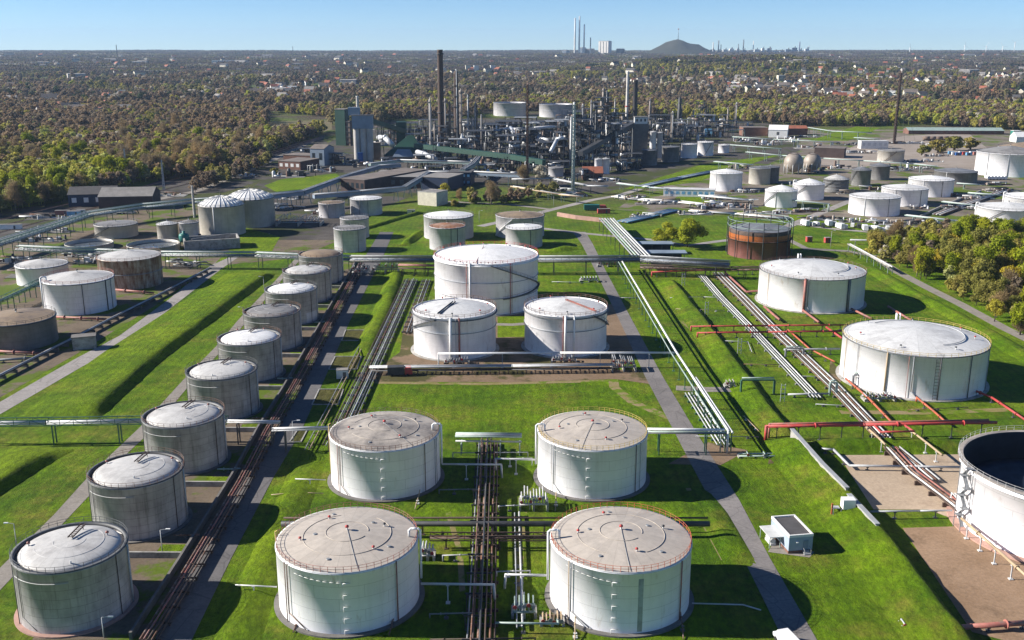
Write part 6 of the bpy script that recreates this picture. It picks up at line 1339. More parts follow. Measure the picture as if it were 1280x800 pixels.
def flat_works(label, px, py, wd, dp, seed, name='pump_yard', k_=1.0):
    """low equipment: exchangers, drums and pipe loops on plinths"""
    X, Y = G(px, py); rnd = random.Random(seed); t = thing(name, label, 'pump yard', (X, Y, 0)); mb = MB(); block(mb, -wd / 2, wd / 2, 0, dp, -.05, .3); mb.build('plinth', M['concrete' if seed % 2 else 'dark_concrete'], t, False)
    for k in range(int((8 + wd * dp / 60) / k_)):
        x = rnd.uniform(-wd / 2, wd / 2); y = rnd.uniform(0, dp); c = rnd.random(); mb = MB(); mt = rnd.choice(['insulation', 'galvanised', 'pale_paint', 'column_metal', 'mid_steel', 'dark_steel', 'rust', 'column_brown', 'white_paint', 'dark_steel'])
        if c < .35: L_ = rnd.uniform(3, 7) * k_; r = rnd.uniform(.5, 1.3) * k_; z = r + rnd.uniform(.5, 3) * k_; mb.cyl((x - L_ / 2, y, z), (x + L_ / 2, y, z), r, n=10); mb.box(x, y, z / 2, .6, r, z); nm = 'drum'
        elif c < .6: r = rnd.uniform(.6, 1.6) * k_; h_ = rnd.uniform(3, 8) * k_ ** 1.5; mb.lathe([(r, .3), (r, h_), (r * .5, h_ + r * .6), (.02, h_ + r * .7)], 10, (x, y, 0)); nm = 'vessel'
        elif c < .8: z = rnd.uniform(1.5, 6) * k_; L_ = rnd.uniform(4, 12); mb.tube([(x, y, 0), (x, y, z), (x + L_ * rnd.choice([-1, 1]), y, z), (x + L_, y + 2, .3)], rnd.uniform(.2, .5), 6); nm = 'pipe'
        else: s2 = rnd.uniform(2, 5) * k_; h_ = rnd.uniform(2, 5) * k_; mb.box(x, y, h_ / 2 + .3, s2, s2 * .7, h_); nm = 'housing'
        mb.build(nm, M[mt], t, False)
    return t
marks = [((552, 183), 'the tallest brown chimney'), ((571, 190), 'the thick platform column'), ((659, 226), 'the rusty brown mast'), ((716, 242), 'the green flare tower'), ((783, 157), 'the slim white chimney'), ((800, 197), 'the grey boiler house'), ((848, 160), 'the dark thick tower'), ((821, 190), 'the tall white silos'), ((637, 145), 'the left floating-roof tank'), ((695, 147), 'the right floating-roof tank'), ((506, 203), 'the green pyramid roof'), ((445, 203), 'the three concrete silos'), ((915, 158), 'the pale column pair'), ((397, 207), 'the small grey house'), ((905, 191), 'the small bright white tank'), ((972, 172), 'the white gabled hall'), ((1003, 217), 'the two pressure spheres'), ((908, 240), 'the tank standing alone')]
def near_labels(items):
    """one label per item: kind, side of the nearest landmark, and its place counted from the left where several share both"""
    out = []
    for px, py, desc in items:
        (mx, my), nm = min(marks, key=lambda q_: (q_[0][0] - px) ** 2 + ((q_[0][1] - py) * 2) ** 2)
        rel = 'in front of' if py - my > 14 else 'behind' if my - py > 14 else 'left of' if px < mx - 3 else 'right of' if px > mx + 3 else 'before'
        out.append((px, desc, rel, nm))
    res = []
    for it in out:
        same = sorted(o[0] + 1e-3 * k for k, o in enumerate(out) if o[1:] == it[1:]); n = len(same); k = same.index(it[0] + 1e-3 * len(res))
        res.append(f'{it[1]} {it[2]} {it[3]}' if n == 1 else f'{ORD[k] + " from left" if k else "leftmost"} {it[1]} {it[2]} {it[3]}')
    return res
PU = [  # px, py, width px, height px, depth m, levels, darkness
    (733, 208, 34, 58, 26, 7, .9), (722, 206, 22, 66, 18, 8, .9), (752, 206, 20, 84, 16, 8, .8), (768, 205, 18, 50, 20, 6, .8), (780, 196, 22, 40, 18, 5, .6), (700, 200, 24, 34, 22, 4, .6), (676, 206, 26, 30, 22, 4, .6), (655, 196, 30, 34, 26, 5, .7), (632, 200, 26, 30, 20, 4, .6), (615, 192, 22, 36, 20, 5, .7), (596, 198, 26, 34, 20, 5, .7), (573, 204, 24, 30, 14, 4, .6), (552, 205, 20, 26, 14, 4, .5), (545, 188, 26, 30, 16, 4, .7), (640, 178, 34, 26, 30, 3, .6), (670, 180, 26, 26, 24, 3, .5), (694, 180, 22, 28, 24, 4, .5), (610, 175, 26, 20, 24, 3, .5), (812, 172, 20, 24, 18, 3, .5), (832, 176, 18, 22, 18, 3, .5), (856, 172, 22, 22, 18, 3, .5), (872, 165, 16, 20, 18, 3, .6), (745, 178, 30, 50, 24, 6, .9), (790, 176, 22, 24, 20, 3, .6), (530, 212, 26, 18, 12, 2, .5), (560, 214, 24, 16, 12, 2, .5), (480, 212, 26, 14, 12, 2, .6), (640, 214, 36, 18, 16, 2, .5), (612, 212, 28, 16, 14, 2, .5), (668, 218, 24, 16, 14, 2, .4), (730, 226, 24, 14, 12, 2, .5), (774, 214, 20, 14, 12, 2, .6), (790, 210, 26, 18, 12, 3, .7), (832, 160, 22, 16, 16, 2, .5), (890, 160, 26, 16, 18, 2, .6), (910, 166, 20, 22, 16, 3, .5), (932, 165, 20, 12, 14, 2, .5), (650, 163, 40, 16, 24, 2, .5), (700, 163, 36, 14, 24, 2, .5), (750, 162, 30, 16, 24, 2, .5), (880, 150, 16, 22, 10, 3, .5)]
PU += [(500, 186, 22, 26, 18, 3, .9), (520, 192, 24, 24, 18, 3, .9), (486, 176, 26, 18, 18, 2, .9), (512, 172, 30, 18, 20, 2, .9), (536, 176, 26, 26, 20, 3, .9), (560, 178, 24, 34, 18, 4, .9), (584, 182, 22, 32, 18, 4, .9), (602, 184, 22, 26, 18, 3, .9), (622, 186, 26, 30, 18, 4, .9), (646, 206, 26, 28, 16, 4, .9), (662, 190, 28, 28, 18, 4, .9), (686, 208, 22, 30, 16, 4, .9), (706, 190, 22, 40, 18, 5, .9), (715, 174, 26, 36, 18, 5, .9), (761, 190, 22, 54, 18, 6, .9), (775, 182, 20, 40, 18, 5, .9), (590, 164, 34, 14, 20, 2, .9), (636, 168, 34, 16, 20, 2, .9), (680, 168, 34, 16, 20, 2, .9), (730, 166, 30, 22, 20, 3, .9), (775, 164, 26, 18, 20, 2, .9), (824, 164, 26, 20, 18, 3, .9), (846, 178, 22, 24, 16, 3, .9), (868, 176, 24, 18, 16, 2, .9), (898, 172, 26, 16, 16, 2, .9), (598, 218, 40, 12, 10, 2, .9), (545, 220, 30, 12, 10, 2, .9), (700, 218, 26, 16, 12, 2, .9), (416, 206, 24, 14, 12, 2, .9), (380, 196, 24, 10, 12, 2, .9)]
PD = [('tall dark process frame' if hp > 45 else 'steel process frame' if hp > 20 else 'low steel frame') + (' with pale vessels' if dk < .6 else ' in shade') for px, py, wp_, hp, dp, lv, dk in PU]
for i, ((px, py, wp_, hp, dp, lv, dk), lb) in enumerate(zip(PU, near_labels([(p[0], p[1], d) for p, d in zip(PU, PD)]))):
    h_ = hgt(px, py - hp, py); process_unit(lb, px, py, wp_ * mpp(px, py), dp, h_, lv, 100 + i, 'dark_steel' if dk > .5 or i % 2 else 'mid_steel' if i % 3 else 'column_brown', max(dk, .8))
FW = [(500, 222, 40, 20), (535, 200, 30, 20), (585, 206, 40, 22), (625, 222, 40, 14), (665, 190, 46, 26), (690, 212, 24, 14), (705, 228, 26, 14), (760, 228, 30, 12), (600, 222, 34, 12), (650, 172, 60, 30), (700, 172, 50, 30), (770, 172, 40, 26), (815, 180, 36, 20), (858, 160, 40, 24), (840, 166, 30, 20), (890, 171, 30, 20), (620, 165, 40, 24), (570, 172, 40, 24), (520, 178, 40, 24), (485, 182, 36, 20), (460, 210, 36, 16), (430, 206, 30, 16), (400, 216, 40, 10), (360, 222, 40, 12), (415, 196, 30, 16), (935, 178, 30, 12), (960, 182, 30, 12), (985, 178, 30, 12), (950, 164, 26, 10), (1010, 186, 30, 12), (925, 212, 26, 10), (1000, 232, 24, 8), (930, 242, 30, 8), (905, 258, 36, 8), (880, 262, 34, 8), (925, 262, 30, 7), (790, 250, 30, 8), (720, 246, 30, 8), (705, 240, 30, 8), (1050, 212, 30, 8), (1020, 215, 26, 8), (1125, 214, 26, 8), (340, 262, 30, 10), (400, 268, 24, 8), (360, 250, 26, 8), (60, 292, 50, 10), (15, 330, 40, 10), (110, 330, 40, 8), (230, 334, 30, 8), (300, 222, 40, 10), (1150, 262, 24, 6), (1195, 262, 26, 6), (1225, 262, 26, 6), (1215, 250, 26, 6), (1240, 232, 26, 6), (1190, 246, 20, 6), (1140, 280, 40, 6), (1185, 283, 40, 6)]
FA = [(x, y_, w2, d2, l_) for x, y_, w2, d2, l_ in ((60, 292, 50, 10, 'at the rail yard on the left'), (15, 330, 40, 10, 'behind the low white tank at the left edge'), (110, 330, 40, 8, 'left of the rust streaked tank top'), (230, 334, 30, 8, 'between the rust streaked tank and the left road end'), (300, 222, 40, 10, 'beside the rail tracks before the lit lawn'), (345, 262, 40, 10, 'right of the domed tanks'), (150, 268, 30, 8, 'below the pale roofed shed'), (1150, 262, 24, 6, 'at the foot of the second diagonal tank'), (1195, 262, 26, 6, 'beside the concrete channel'), (1225, 262, 26, 6, 'left of the zigzag-stair tank'), (1215, 250, 26, 6, 'right of the third diagonal tank'), (1240, 232, 26, 6, 'below the row of white drums'), (1190, 246, 20, 6, 'between third and second diagonal tanks'), (1030, 276, 46, 7, 'left end of the vehicle row'), (1075, 279, 46, 7, 'in the middle of the vehicle row'), (1118, 282, 44, 7, 'right half of the vehicle row'), (1160, 281, 40, 7, 'right end of the vehicle row'), (960, 268, 60, 7, 'behind the gas holder guide frame'), (820, 256, 50, 8, 'below the long white pump shed'), (870, 269, 40, 6, 'left of the gas holder at the white ground pipes'), (895, 250, 30, 6, 'at the foot of the white tank standing alone'), (800, 272, 24, 5, 'at the end of the bluish pipe bundle'), (1000, 266, 30, 6, 'before the hooped cone-roofed tank'), (1060, 243, 24, 8, 'below the ringed grey tank'), (1090, 238, 24, 6, 'below the dark grey tanks'), (1150, 212, 40, 8, 'behind the last diagonal tanks'), (1075, 192, 30, 8, 'below the white flat building'), (1165, 196, 24, 6, 'left of the site containers'), (1010, 172, 24, 8, 'right of the reddish shed'), (1255, 240, 40, 6, 'behind the two right-edge white tanks'), (1130, 180, 50, 10, 'on the sandy yard right of the lattice mast'), (1185, 182, 50, 8, 'on the sandy yard below the tank wagons'), (1060, 182, 40, 10, 'on the sandy yard left of the white flat building'), (1150, 203, 60, 8, 'on the sandy yard front edge'), (45, 303, 60, 10, 'beside the long green bridge at far left'), (100, 322, 40, 6, 'under the left half of the pipe bridge'), (30, 348, 50, 8, 'at the short green bridge on the left edge'), (255, 300, 30, 6, 'behind the concrete basin'), (60, 275, 60, 10, 'in the rail yard below the left wood'), (200, 246, 60, 10, 'right of the pale roofed shed'), (1250, 212, 30, 8, 'under the big grey-roofed tank'))]
FW = [f for f in FW if 320 < f[0] < 1130 and not (330 < f[0] < 350 and f[1] > 255)]
FL = near_labels([(f[0], f[1], 'jumble of low pumps and drums') for f in FW])
for i, ((px, py, wp_, dp), lb) in enumerate(zip(FW, FL)): flat_works(lb, px, py, wp_ * mpp(px, py), dp, 300 + i, 'pump_yard', .6 if py > 225 else .9)
for i, (px, py, wp_, dp, lb) in enumerate(FA): flat_works('jumble of low pipes and pumps ' + lb, px, py, wp_ * mpp(px, py), dp, 400 + i * (2 if i < 13 else 1), 'pump_yard', .5)
# white lagged ducts and steam-white clusters in the refinery
def duct(label, pts, r, mat='insulation'):
    ps = [Vector((*G(a, g), hgt(a, y, g))) for a, y, g in pts]; t = thing('duct', label, 'duct', (ps[0].x, ps[0].y, 0)); mb = MB(); mb.tube(ps, r, 8); mb.build('casing', M[mat], t)
    for p in ps[:: max(1, len(ps) - 1)]: mb = MB(); mb.beam((p.x, p.y, 0), p, .8); mb.build('prop', M['mid_steel'], t)
for pts, r, lb in (([(522, 190, 206), (530, 192, 208), (546, 200, 210)], 2.2, 'fat white sloping duct beside the green pyramid roof'), ([(474, 172, 195), (482, 172, 196), (492, 182, 197)], 2.6, 'white domed ducts behind the narrow brick tower'), ([(638, 160, 184), (646, 172, 190), (650, 176, 192)], 2.2, 'white bent duct in the middle of the refinery'), ([(670, 172, 190), (690, 176, 192), (700, 170, 190)], 1.8, 'white horizontal duct left of the dark process block'), ([(668, 160, 182), (700, 158, 180)], 1.6, 'long white duct below the right floating-roof tank'), ([(688, 190, 212), (696, 174, 210), (704, 172, 210)], 1.6, 'pale twin sloping duct left of the flare tower'), ([(606, 162, 180), (640, 161, 180), (660, 163, 182)], 1.4, 'pale green pipe run behind the refinery'), ([(850, 150, 168), (858, 158, 170), (866, 166, 172)], 2, 'pale sloping duct right of the dark thick tower'), ([(582, 178, 200), (578, 172, 200), (576, 190, 202)], 1.6, 'white bent duct at the foot of the thick column')): duct(lb, pts, r)
X, Y = G(885, 170); t = thing('tarp_tent', 'sky blue tarpaulin tent at the right end of the refinery', 'tent', (X, Y, 0)); mb = MB(); a = 6; mb.add([(-a, -4, 0), (a, -4, 0), (a, 4, 0), (-a, 4, 0), (-a * .7, 0, 9), (a * .7, 0, 9)], [(0, 1, 5, 4), (1, 2, 5), (2, 3, 4, 5), (3, 0, 4)]); mb.build('cover', M['tarp_blue'], t, False)
# ------------------------------------------------------------------ vehicles, wagons, containers
def van(label, px, py, rot, body, L_=5.4, W_=2.0, H_=2.3, name='van', truck=False, XY=None):
    X, Y = G(px, py) if XY is None else XY; t = thing(name, label, 'van' if not truck else 'truck', (X, Y, .1), rot=rot); mb = MB(); h = .45
    prof = [(-L_ / 2, h), (L_ / 2, h), (L_ / 2, h + .65), (L_ * .36, h + .8), (L_ * .24, H_), (-L_ / 2, H_)] if not truck else [(L_ * .2, h), (L_ / 2, h), (L_ / 2, H_ * .55), (L_ * .44, H_ * .95), (L_ * .2, H_ * .95)]
    n = len(prof); mb.add([(x, -W_ / 2, z) for x, z in prof] + [(x, W_ / 2, z) for x, z in prof], [tuple(range(n)), tuple(reversed(range(n, 2 * n)))] + [(i, i + n, (i + 1) % n + n, (i + 1) % n) for i in range(n)]); mb.build('body', M[body], t, False)
    mb = MB()
    if not truck: mb.add([(L_ * .375, -W_ * .42, h + .87), (L_ * .375, W_ * .42, h + .87), (L_ * .262, W_ * .42, H_ - .08), (L_ * .262, -W_ * .42, H_ - .08)], [(0, 1, 2, 3)])
    else: mb.add([(L_ / 2 + .01, -W_ * .42, H_ * .56), (L_ / 2 + .01, W_ * .42, H_ * .56), (L_ * .445, W_ * .42, H_ * .92), (L_ * .445, -W_ * .42, H_ * .92)], [(0, 1, 2, 3)])
    mb.build('windscreen', M['glass'], t, False)
    if truck: mb = MB(); mb.box(-L_ * .16, 0, h + H_ * .45, L_ * .66, W_ * 1.05, H_ * .9); mb.build('load_box', M[body if truck is True else truck], t, False)
    for x in (-L_ * .3, L_ * .3):
        for y in (-W_ / 2, W_ / 2): mb = MB(); mb.cyl((x, y - .12, .36), (x, y + .12, .36), .38, n=12); mb.build('wheel', M['black_rubber'], t, False)
    return t
van('white van cut by the bottom edge on the right-hand road', 982, 806, 1.85, 'white_paint')
van('red pump truck parked at the left end of the low pipe rack', 500, 469, .1, 'red_paint', 8, 2.5, 2.8, 'pump_truck', 'dark_steel')
van('green covered truck parked on the lawn behind the pipe bridge', 744, 263, 0, 'red_paint', 15, 3.2, 3.6, 'truck', 'teal_paint')
rn = random.Random(5); VN = ['white', 'silver', 'pale', 'dark', 'white boxy', 'grey']
for i in range(22):
    px = 1006 + i * 7.4 + rn.uniform(-1, 1); py = 281.5 + i * .55 + rn.uniform(-2.5, 1.5); bod = ['white_paint', 'pale_paint', 'white_paint', 'dark_steel', 'white_paint', 'galvanised'][i % 6]; bx = i % 6 in (0, 4)
    van(f'{VN[i % 6]} parked {"truck" if bx else "van"}, {ORD[i]} from the left in the vehicle row behind the gas holder', px, py, rn.uniform(1.2, 1.9), bod, 7.5 if bx else 5.4, 2.4 if bx else 2, 3.2 if bx else 2.3, 'truck' if bx else 'van', bx)
for i in range(6):
    X, Y = G(1158 + i * 7.6, 176); t = thing('tank_wagon', f'brown tank wagon, {ORD[i]} from the left before the long wagon shed', 'tank wagon', (X, Y, 0), 'tank wagons on the siding'); mb = MB(); mb.cyl((-4, 0, 3), (4, 0, 3), 2.1, n=16); mb.build('barrel', M['column_brown'], t, False); mb = MB(); mb.box(0, 0, .75, 9, 2.4, .5); mb.build('frame', M['dark_steel'], t, False)
    for x in (-3, 3): mb = MB(); mb.box(x, 0, .3, 2, 2, .5); mb.build('bogie', M['black_rubber'], t, False)
for i in range(6):
    X, Y = G(1234 + i * 4.2, 224.5); t = thing('white_drum', f'white horizontal drum, {ORD[i]} from the left under the big grey-roofed tank', 'drum', (X, Y, 0), 'white drums below the big tank'); mb = MB(); mb.cyl((0, -3, 1.9), (0, 3, 1.9), 1.35, n=14); mb.build('drum', M['white_paint'], t, False); mb = MB(); mb.box(0, -1.6, .4, 1.6, .5, .9); mb.build('saddle', M['concrete'], t, False); mb = MB(); mb.box(0, 1.6, .4, 1.6, .5, .9); mb.build('saddle', M['concrete'], t, False)
for i in range(8):
    X, Y = G(1189 + i * 4.5, 193 + (i % 3) * .8); t = thing('container', f'{["blue", "white", "blue", "pale", "red", "blue", "white", "red"][i]} site container, {ORD[i]} from the left on the sandy yard', 'container', (X, Y, 0), 'containers on the sandy yard', rn.uniform(-.1, .1)); mb = MB(); mb.box(0, 1.2, 1.6, 5.5, 2.4, 2.8); mb.build('body', M[['tarp_blue', 'white_paint', 'blue_paint', 'pale_paint', 'red_paint', 'tarp_blue', 'white_paint', 'faded_red'][i]], t, False); mb = MB(); mb.box(0, -.03, 1.4, 1.8, .1, 2.2); mb.build('door', M['mid_steel'], t, False)
for lb, px, py, m_, L_ in (('white container standing on the left rail yard', 13, 287, 'white_paint', 12), ('red container in the row below the wood sheds', 78, 269, 'faded_red', 9), ('blue container in the row below the wood sheds', 92, 270, 'tarp_blue', 8), ('pale container right end of the row below the wood sheds', 101, 268, 'pale_paint', 5), ('blue white box at the foot of the parked vehicles', 1158, 290, 'tarp_blue', 5), ('red pump box on the dirt right of the gas holder', 1012, 303, 'red_paint', 3), ('second red pump box on the dirt right of the gas holder', 1035, 304, 'red_paint', 3), ('red tarped load on the lawn beside the green truck', 755, 267, 'red_paint', 8), ('small white shelter beside the shaded road at the red truck', 428, 474, 'white_wall', 3.6), ('yellow white cabin right of the pale grey white-roofed tank', 514, 268, 'cream_wall', 5)):
    X, Y = G(px, py); t = thing('container', lb, 'container', (X, Y, 0), rot=.1); mb = MB(); mb.box(0, 1.2, 1.5, L_, 2.5, 2.7); mb.build('body', M[m_], t, False); mb = MB(); mb.box(0, 1.2, 2.95, L_ + .12, 2.62, .14); mb.build('lid', M['grey_roof'], t, False); mb = MB(); mb.box(L_ * .2, -.08, 1.3, 1.0, .08, 2.0); mb.build('door', M['mid_steel'], t, False)
# rails along the left wood
for k, (d_) in enumerate((0, 9, 18)):
    pa = Vector((*G(-20, 296 - d_ * .9), .2)); pb = Vector((*G(250, 226 - d_ * .5), .2)); pc = Vector((*G(405, 172 - d_ * .12), .2)); t = thing('rail_track', ['nearest', 'middle', 'farthest'][k] + ' rail track curving along the left wood', 'rail track', tuple(pa)); n_ = None
    for o in (-.75, .75):
        mb = MB(); ps = offs([pa, pb, pc], o); mb.tube(ps, .14, 4); mb.build('rail', M['rust'], t)
    mb = MB(); L0, R0 = offs([pa, pb, pc], -1.6), offs([pa, pb, pc], 1.6); mb.strip([(p.x, p.y) for p in L0], [(p.x, p.y) for p in R0], .11 + .01 * k); mb.build('ballast', M['dark_concrete'], t)

# ------------------------------------------------------------------ trees
def crown_mesh(name, rnd, hgt_, rad, n, size, base, slim=1.0, twig=False, flat=0.0, lobes=9):
    """leaf or twig clumps spread through several overlapping lobes, with gaps; z from base to hgt_"""
    mb = MB(); cz = (base + hgt_) / 2; hz = (hgt_ - base) / 2; L = []
    for k in range(lobes):
        a = rnd.uniform(0, 6.28); u = rnd.uniform(-.75, .8); q = math.sqrt(max(0, 1 - u * u)) * rnd.uniform(.35, .8)
        L.append((rad * q * math.cos(a), rad * q * math.sin(a), cz + hz * u * .8, rad * rnd.uniform(.32, .52), hz * rnd.uniform(.26, .42) * (1.25 if twig else 1)))
    L.append((0, 0, hgt_ - hz * .38, rad * .4, hz * .36)); L.append((0, 0, cz - hz * .2, rad * .6, hz * .55))
    for k in range(n):
        lx, ly, lz, lr, lh = L[int(rnd.random() * len(L))]
        v = Vector((rnd.gauss(0, 1), rnd.gauss(0, 1), rnd.gauss(0, 1)))
        if v.length < 1e-3: continue
        v.normalize(); r = rnd.random() ** .4
        p = Vector((lx + v.x * lr * r, ly + v.y * lr * r, lz + v.z * lh * r))
        if p.z < base * .8: continue
        if twig:
            d = (Vector((v.x, v.y, abs(v.z) * .7 + .55)) + Vector((rnd.gauss(0, .4), rnd.gauss(0, .4), rnd.gauss(0, .3)))).normalized(); w = d.cross(Vector((rnd.gauss(0, 1), rnd.gauss(0, 1), rnd.gauss(0, 1)))).normalized() * size * .22; e = d * size * rnd.uniform(1.3, 2.4)
            mb.add([p - w, p + w, p + e + w * .3, p + e - w * .3], [(0, 1, 2, 3)])
        else:
            nn = (v * 1.1 + Vector((rnd.gauss(0, .45), rnd.gauss(0, .45), rnd.gauss(.3, .4)))).normalized(); a = nn.cross(Vector((rnd.gauss(0, 1), rnd.gauss(0, 1), rnd.gauss(0, 1)))).normalized(); b = nn.cross(a); s1, s2 = size * rnd.uniform(.6, 1.3), size * rnd.uniform(.45, .95)
            mb.add([p - a * s1, p - b * s2, p + a * s1 * .8, p + b * s2], [(0, 1, 2, 3)])
    return mb
def trunk_mesh(rnd, hgt_, rad, base, limbs=7, r0=.32):
    mb = MB(); bend = Vector((rnd.uniform(-.5, .5), rnd.uniform(-.5, .5), 0)); top = Vector((bend.x, bend.y, hgt_ * .72)); mid = Vector((bend.x * .3, bend.y * .3, hgt_ * .35))
    mb.cyl((0, 0, -.4), mid, r0, r0 * .7, 7); mb.cyl(mid, top, r0 * .7, r0 * .2, 6)
    for k in range(limbs):
        a = k * 2.4 + rnd.uniform(-.4, .4); z = lerp(base * .7, hgt_ * .6, k / limbs); s = Vector((bend.x * .3, bend.y * .3, z)); e = s + Vector((math.cos(a) * rad * .7, math.sin(a) * rad * .7, hgt_ * rnd.uniform(.16, .3))); m_ = s.lerp(e, .5) + Vector((0, 0, -.3)); mb.cyl(s, m_, r0 * .35, r0 * .22, 5, False); mb.cyl(m_, e, r0 * .22, r0 * .07, 5, False)
    return mb
def to_mesh(mb, name, mat):
    me = bpy.data.meshes.new(name); me.from_pydata([tuple(v) for v in mb.v], [], mb.f); me.polygons.foreach_set('use_smooth', mb.s); me.materials.append(mat); me.update(); return me
KINDS = {  # kind: height, radius, crown base share, leaf count, leaf size, twig, material, bark
    'bare': (15, 4.8, .12, 2600, .5, True, 'twigs_brown', 'pale_bark'), 'tall_bare': (18, 4.6, .15, 2600, .52, True, 'twigs_brown', 'pale_bark'),
    'bright': (17, 5.0, .14, 2600, .42, False, 'leaves_bright', 'bark'), 'yellow': (12, 4.4, .1, 2400, .38, False, 'leaves_yellow', 'bark'), 'olive': (14, 5.2, .1, 2600, .42, False, 'leaves_olive', 'bark'),
    'dark': (13, 4.2, .08, 1300, .6, False, 'leaves_dark', 'bark'), 'blossom': (9, 4.2, .15, 1100, .5, False, 'blossom', 'bark'), 'shrub': (5, 3.2, .02, 1200, .4, True, 'twigs_brown', 'bark'), 'willow': (15, 9.0, .0, 5200, .5, False, 'leaves_willow', 'bark'), 'bush': (5, 3.4, .02, 800, .48, False, 'leaves_olive', 'bark')}
TM = {}
for kd, (h_, r_, b_, n_, s_, tw, mt, bk) in KINDS.items():
    TM[kd] = []
    for v_ in range(3):
        rnd = random.Random(hash(kd) % 1 + sum(map(ord, kd)) * 7 + v_)
        c = to_mesh(crown_mesh(kd, rnd, h_, r_, n_, s_, h_ * b_, twig=tw), 'crown_' + kd, M[mt]); k = to_mesh(trunk_mesh(rnd, h_, r_, h_ * b_ + .5, 9 if tw else 7), 'trunk_' + kd, M[bk]); TM[kd].append((c, k))
DESC = {'bare': 'bare brown twiggy tree', 'tall_bare': 'tall bare brown tree', 'bright': 'fresh bright green tree', 'yellow': 'yellow green young-leaved tree', 'olive': 'dull olive green tree', 'dark': 'dark evergreen tree', 'blossom': 'white blossoming tree', 'shrub': 'low brown leafless shrub', 'bush': 'low olive green bush', 'willow': 'broad yellow green willow'}
def add_tree(kd, X, Y, sc, rot, v_, label, group=None):
    nm = 'shrub' if kd in ('shrub', 'bush') else 'tree'; t = thing(nm, label, nm, (X, Y, terr(X, Y)), group, rot); t.scale = (sc[0], sc[0], sc[1])
    for nm2, me in (('crown', TM[kd][v_][0]), ('trunk', TM[kd][v_][1])): o = bpy.data.objects.new(nm2, me); COL.objects.link(o); o.parent = t
    return t
def inside(px, py, poly_):
    c = False; j = len(poly_) - 1
    for i in range(len(poly_)):
        (xi, yi), (xj, yj) = poly_[i], poly_[j]
        if (yi > py) != (yj > py) and px < (xj - xi) * (py - yi) / (yj - yi) + xi: c = not c
        j = i
    return c
CAND = []
def wood(region, polyp, spacing, kinds, sc=(.8, 1.2), seed=0, jit=.45):
    """trees on a jittered grid inside a ground polygon given in pixels"""
    rnd = random.Random(seed); w_ = [G(*p) for p in polyp]; x0, x1 = min(p[0] for p in w_), max(p[0] for p in w_); y0, y1 = min(p[1] for p in w_), max(p[1] for p in w_); ks = [k for k, n in kinds.items() for _ in range(n)]
    j = y0
    while j < y1:
        i = x0
        while i < x1:
            x, y = i + rnd.uniform(-jit, jit) * spacing, j + rnd.uniform(-jit, jit) * spacing; i += spacing
            if not inside(x, y, w_) or (seed == 4 and inside(x, y, [G(*p) for p in [(-40, 262), (-40, 225), (60, 214), (140, 215), (170, 226), (100, 246), (40, 260)]])) or (seed == 3 and inside(x, y, [G(*p) for p in RB])): continue
            if seed == 7 and 600 < proj(x, y)[0] < 728 and proj(x, y)[1] > 139.5: continue
            n_ = math.sin(x * .031 + 1.7 * math.sin(y * .017)) + math.sin(y * .027 + x * .011)          # stands of one kind
            k = ks[int((n_ * .22 + .5 + rnd.uniform(-.28, .28)) % 1 * len(ks))]; s = rnd.uniform(*sc); CAND.append((region, k, x, y, (s * rnd.uniform(.9, 1.15), s * rnd.uniform(.88, 1.12)), rnd.uniform(0, 6.28), rnd.randrange(3)))
        j += spacing
RB = [(1163, 350), (1180, 312), (1240, 302), (1300, 312), (1300, 368), (1225, 372)]
wood('in the right-hand wood', [(1078, 322), (1095, 306), (1130, 298), (1180, 291), (1300, 303), (1330, 420), (1300, 436), (1250, 402), (1196, 372), (1130, 340)], 7.2, {'shrub': 2, 'bare': 4, 'olive': 7, 'bright': 2, 'yellow': 1}, (.5, .9), 3)
wood('in the left wood behind the rails', [(-60, 274), (-60, 190), (60, 175), (250, 178), (330, 172), (404, 164), (404, 169), (330, 196), (252, 222), (180, 228), (100, 249), (40, 262)], 8.5, {'yellow': 3, 'bare': 4, 'olive': 5, 'tall_bare': 3, 'bright': 1}, (.9, 1.35), 4)
wood('in the golden front of the left wood', [(-40, 262), (-40, 225), (60, 214), (140, 215), (170, 226), (100, 246), (40, 260)], 8, {'yellow': 6, 'olive': 2, 'bright': 2}, (.9, 1.25), 14)
wood('in the deep wood at far left', [(-60, 190), (-60, 135), (120, 133), (330, 140), (335, 152), (330, 172), (250, 178), (60, 175)], 11.5, {'bare': 7, 'tall_bare': 4, 'olive': 3, 'yellow': 1, 'dark': 1}, (.95, 1.4), 5)
wood('in the tree belt behind the sandy yard', [(860, 148), (900, 134), (1000, 130), (1330, 136), (1330, 166), (1245, 162), (1150, 156), (1080, 158), (1000, 158)], 11, {'bare': 5, 'olive': 4, 'yellow': 4, 'tall_bare': 2, 'dark': 1, 'bright': 1}, (.9, 1.35), 6)
wood('in the tree belt behind the refinery', [(330, 140), (480, 132), (620, 128), (760, 128), (900, 134), (860, 148), (720, 150), (600, 147), (480, 150), (420, 148)], 12, {'bare': 7, 'olive': 3, 'yellow': 3, 'tall_bare': 2}, (.9, 1.35), 7)
wood('among the rail tracks at the left', [(240, 242), (255, 228), (330, 200), (345, 203), (300, 226)], 9, {'shrub': 2, 'bush': 2, 'bare': 1}, (.7, 1.0), 8)
wood('on the brown bank behind the large pale tanks', [(580, 252), (640, 247), (690, 243), (695, 247), (640, 254), (600, 258)], 8, {'shrub': 3, 'bush': 3}, (.45, .8), 9)
wood('in the bright heart of the right-hand wood', RB, 7.5, {'bright': 5, 'olive': 4, 'yellow': 1}, (.75, 1.2), 13)
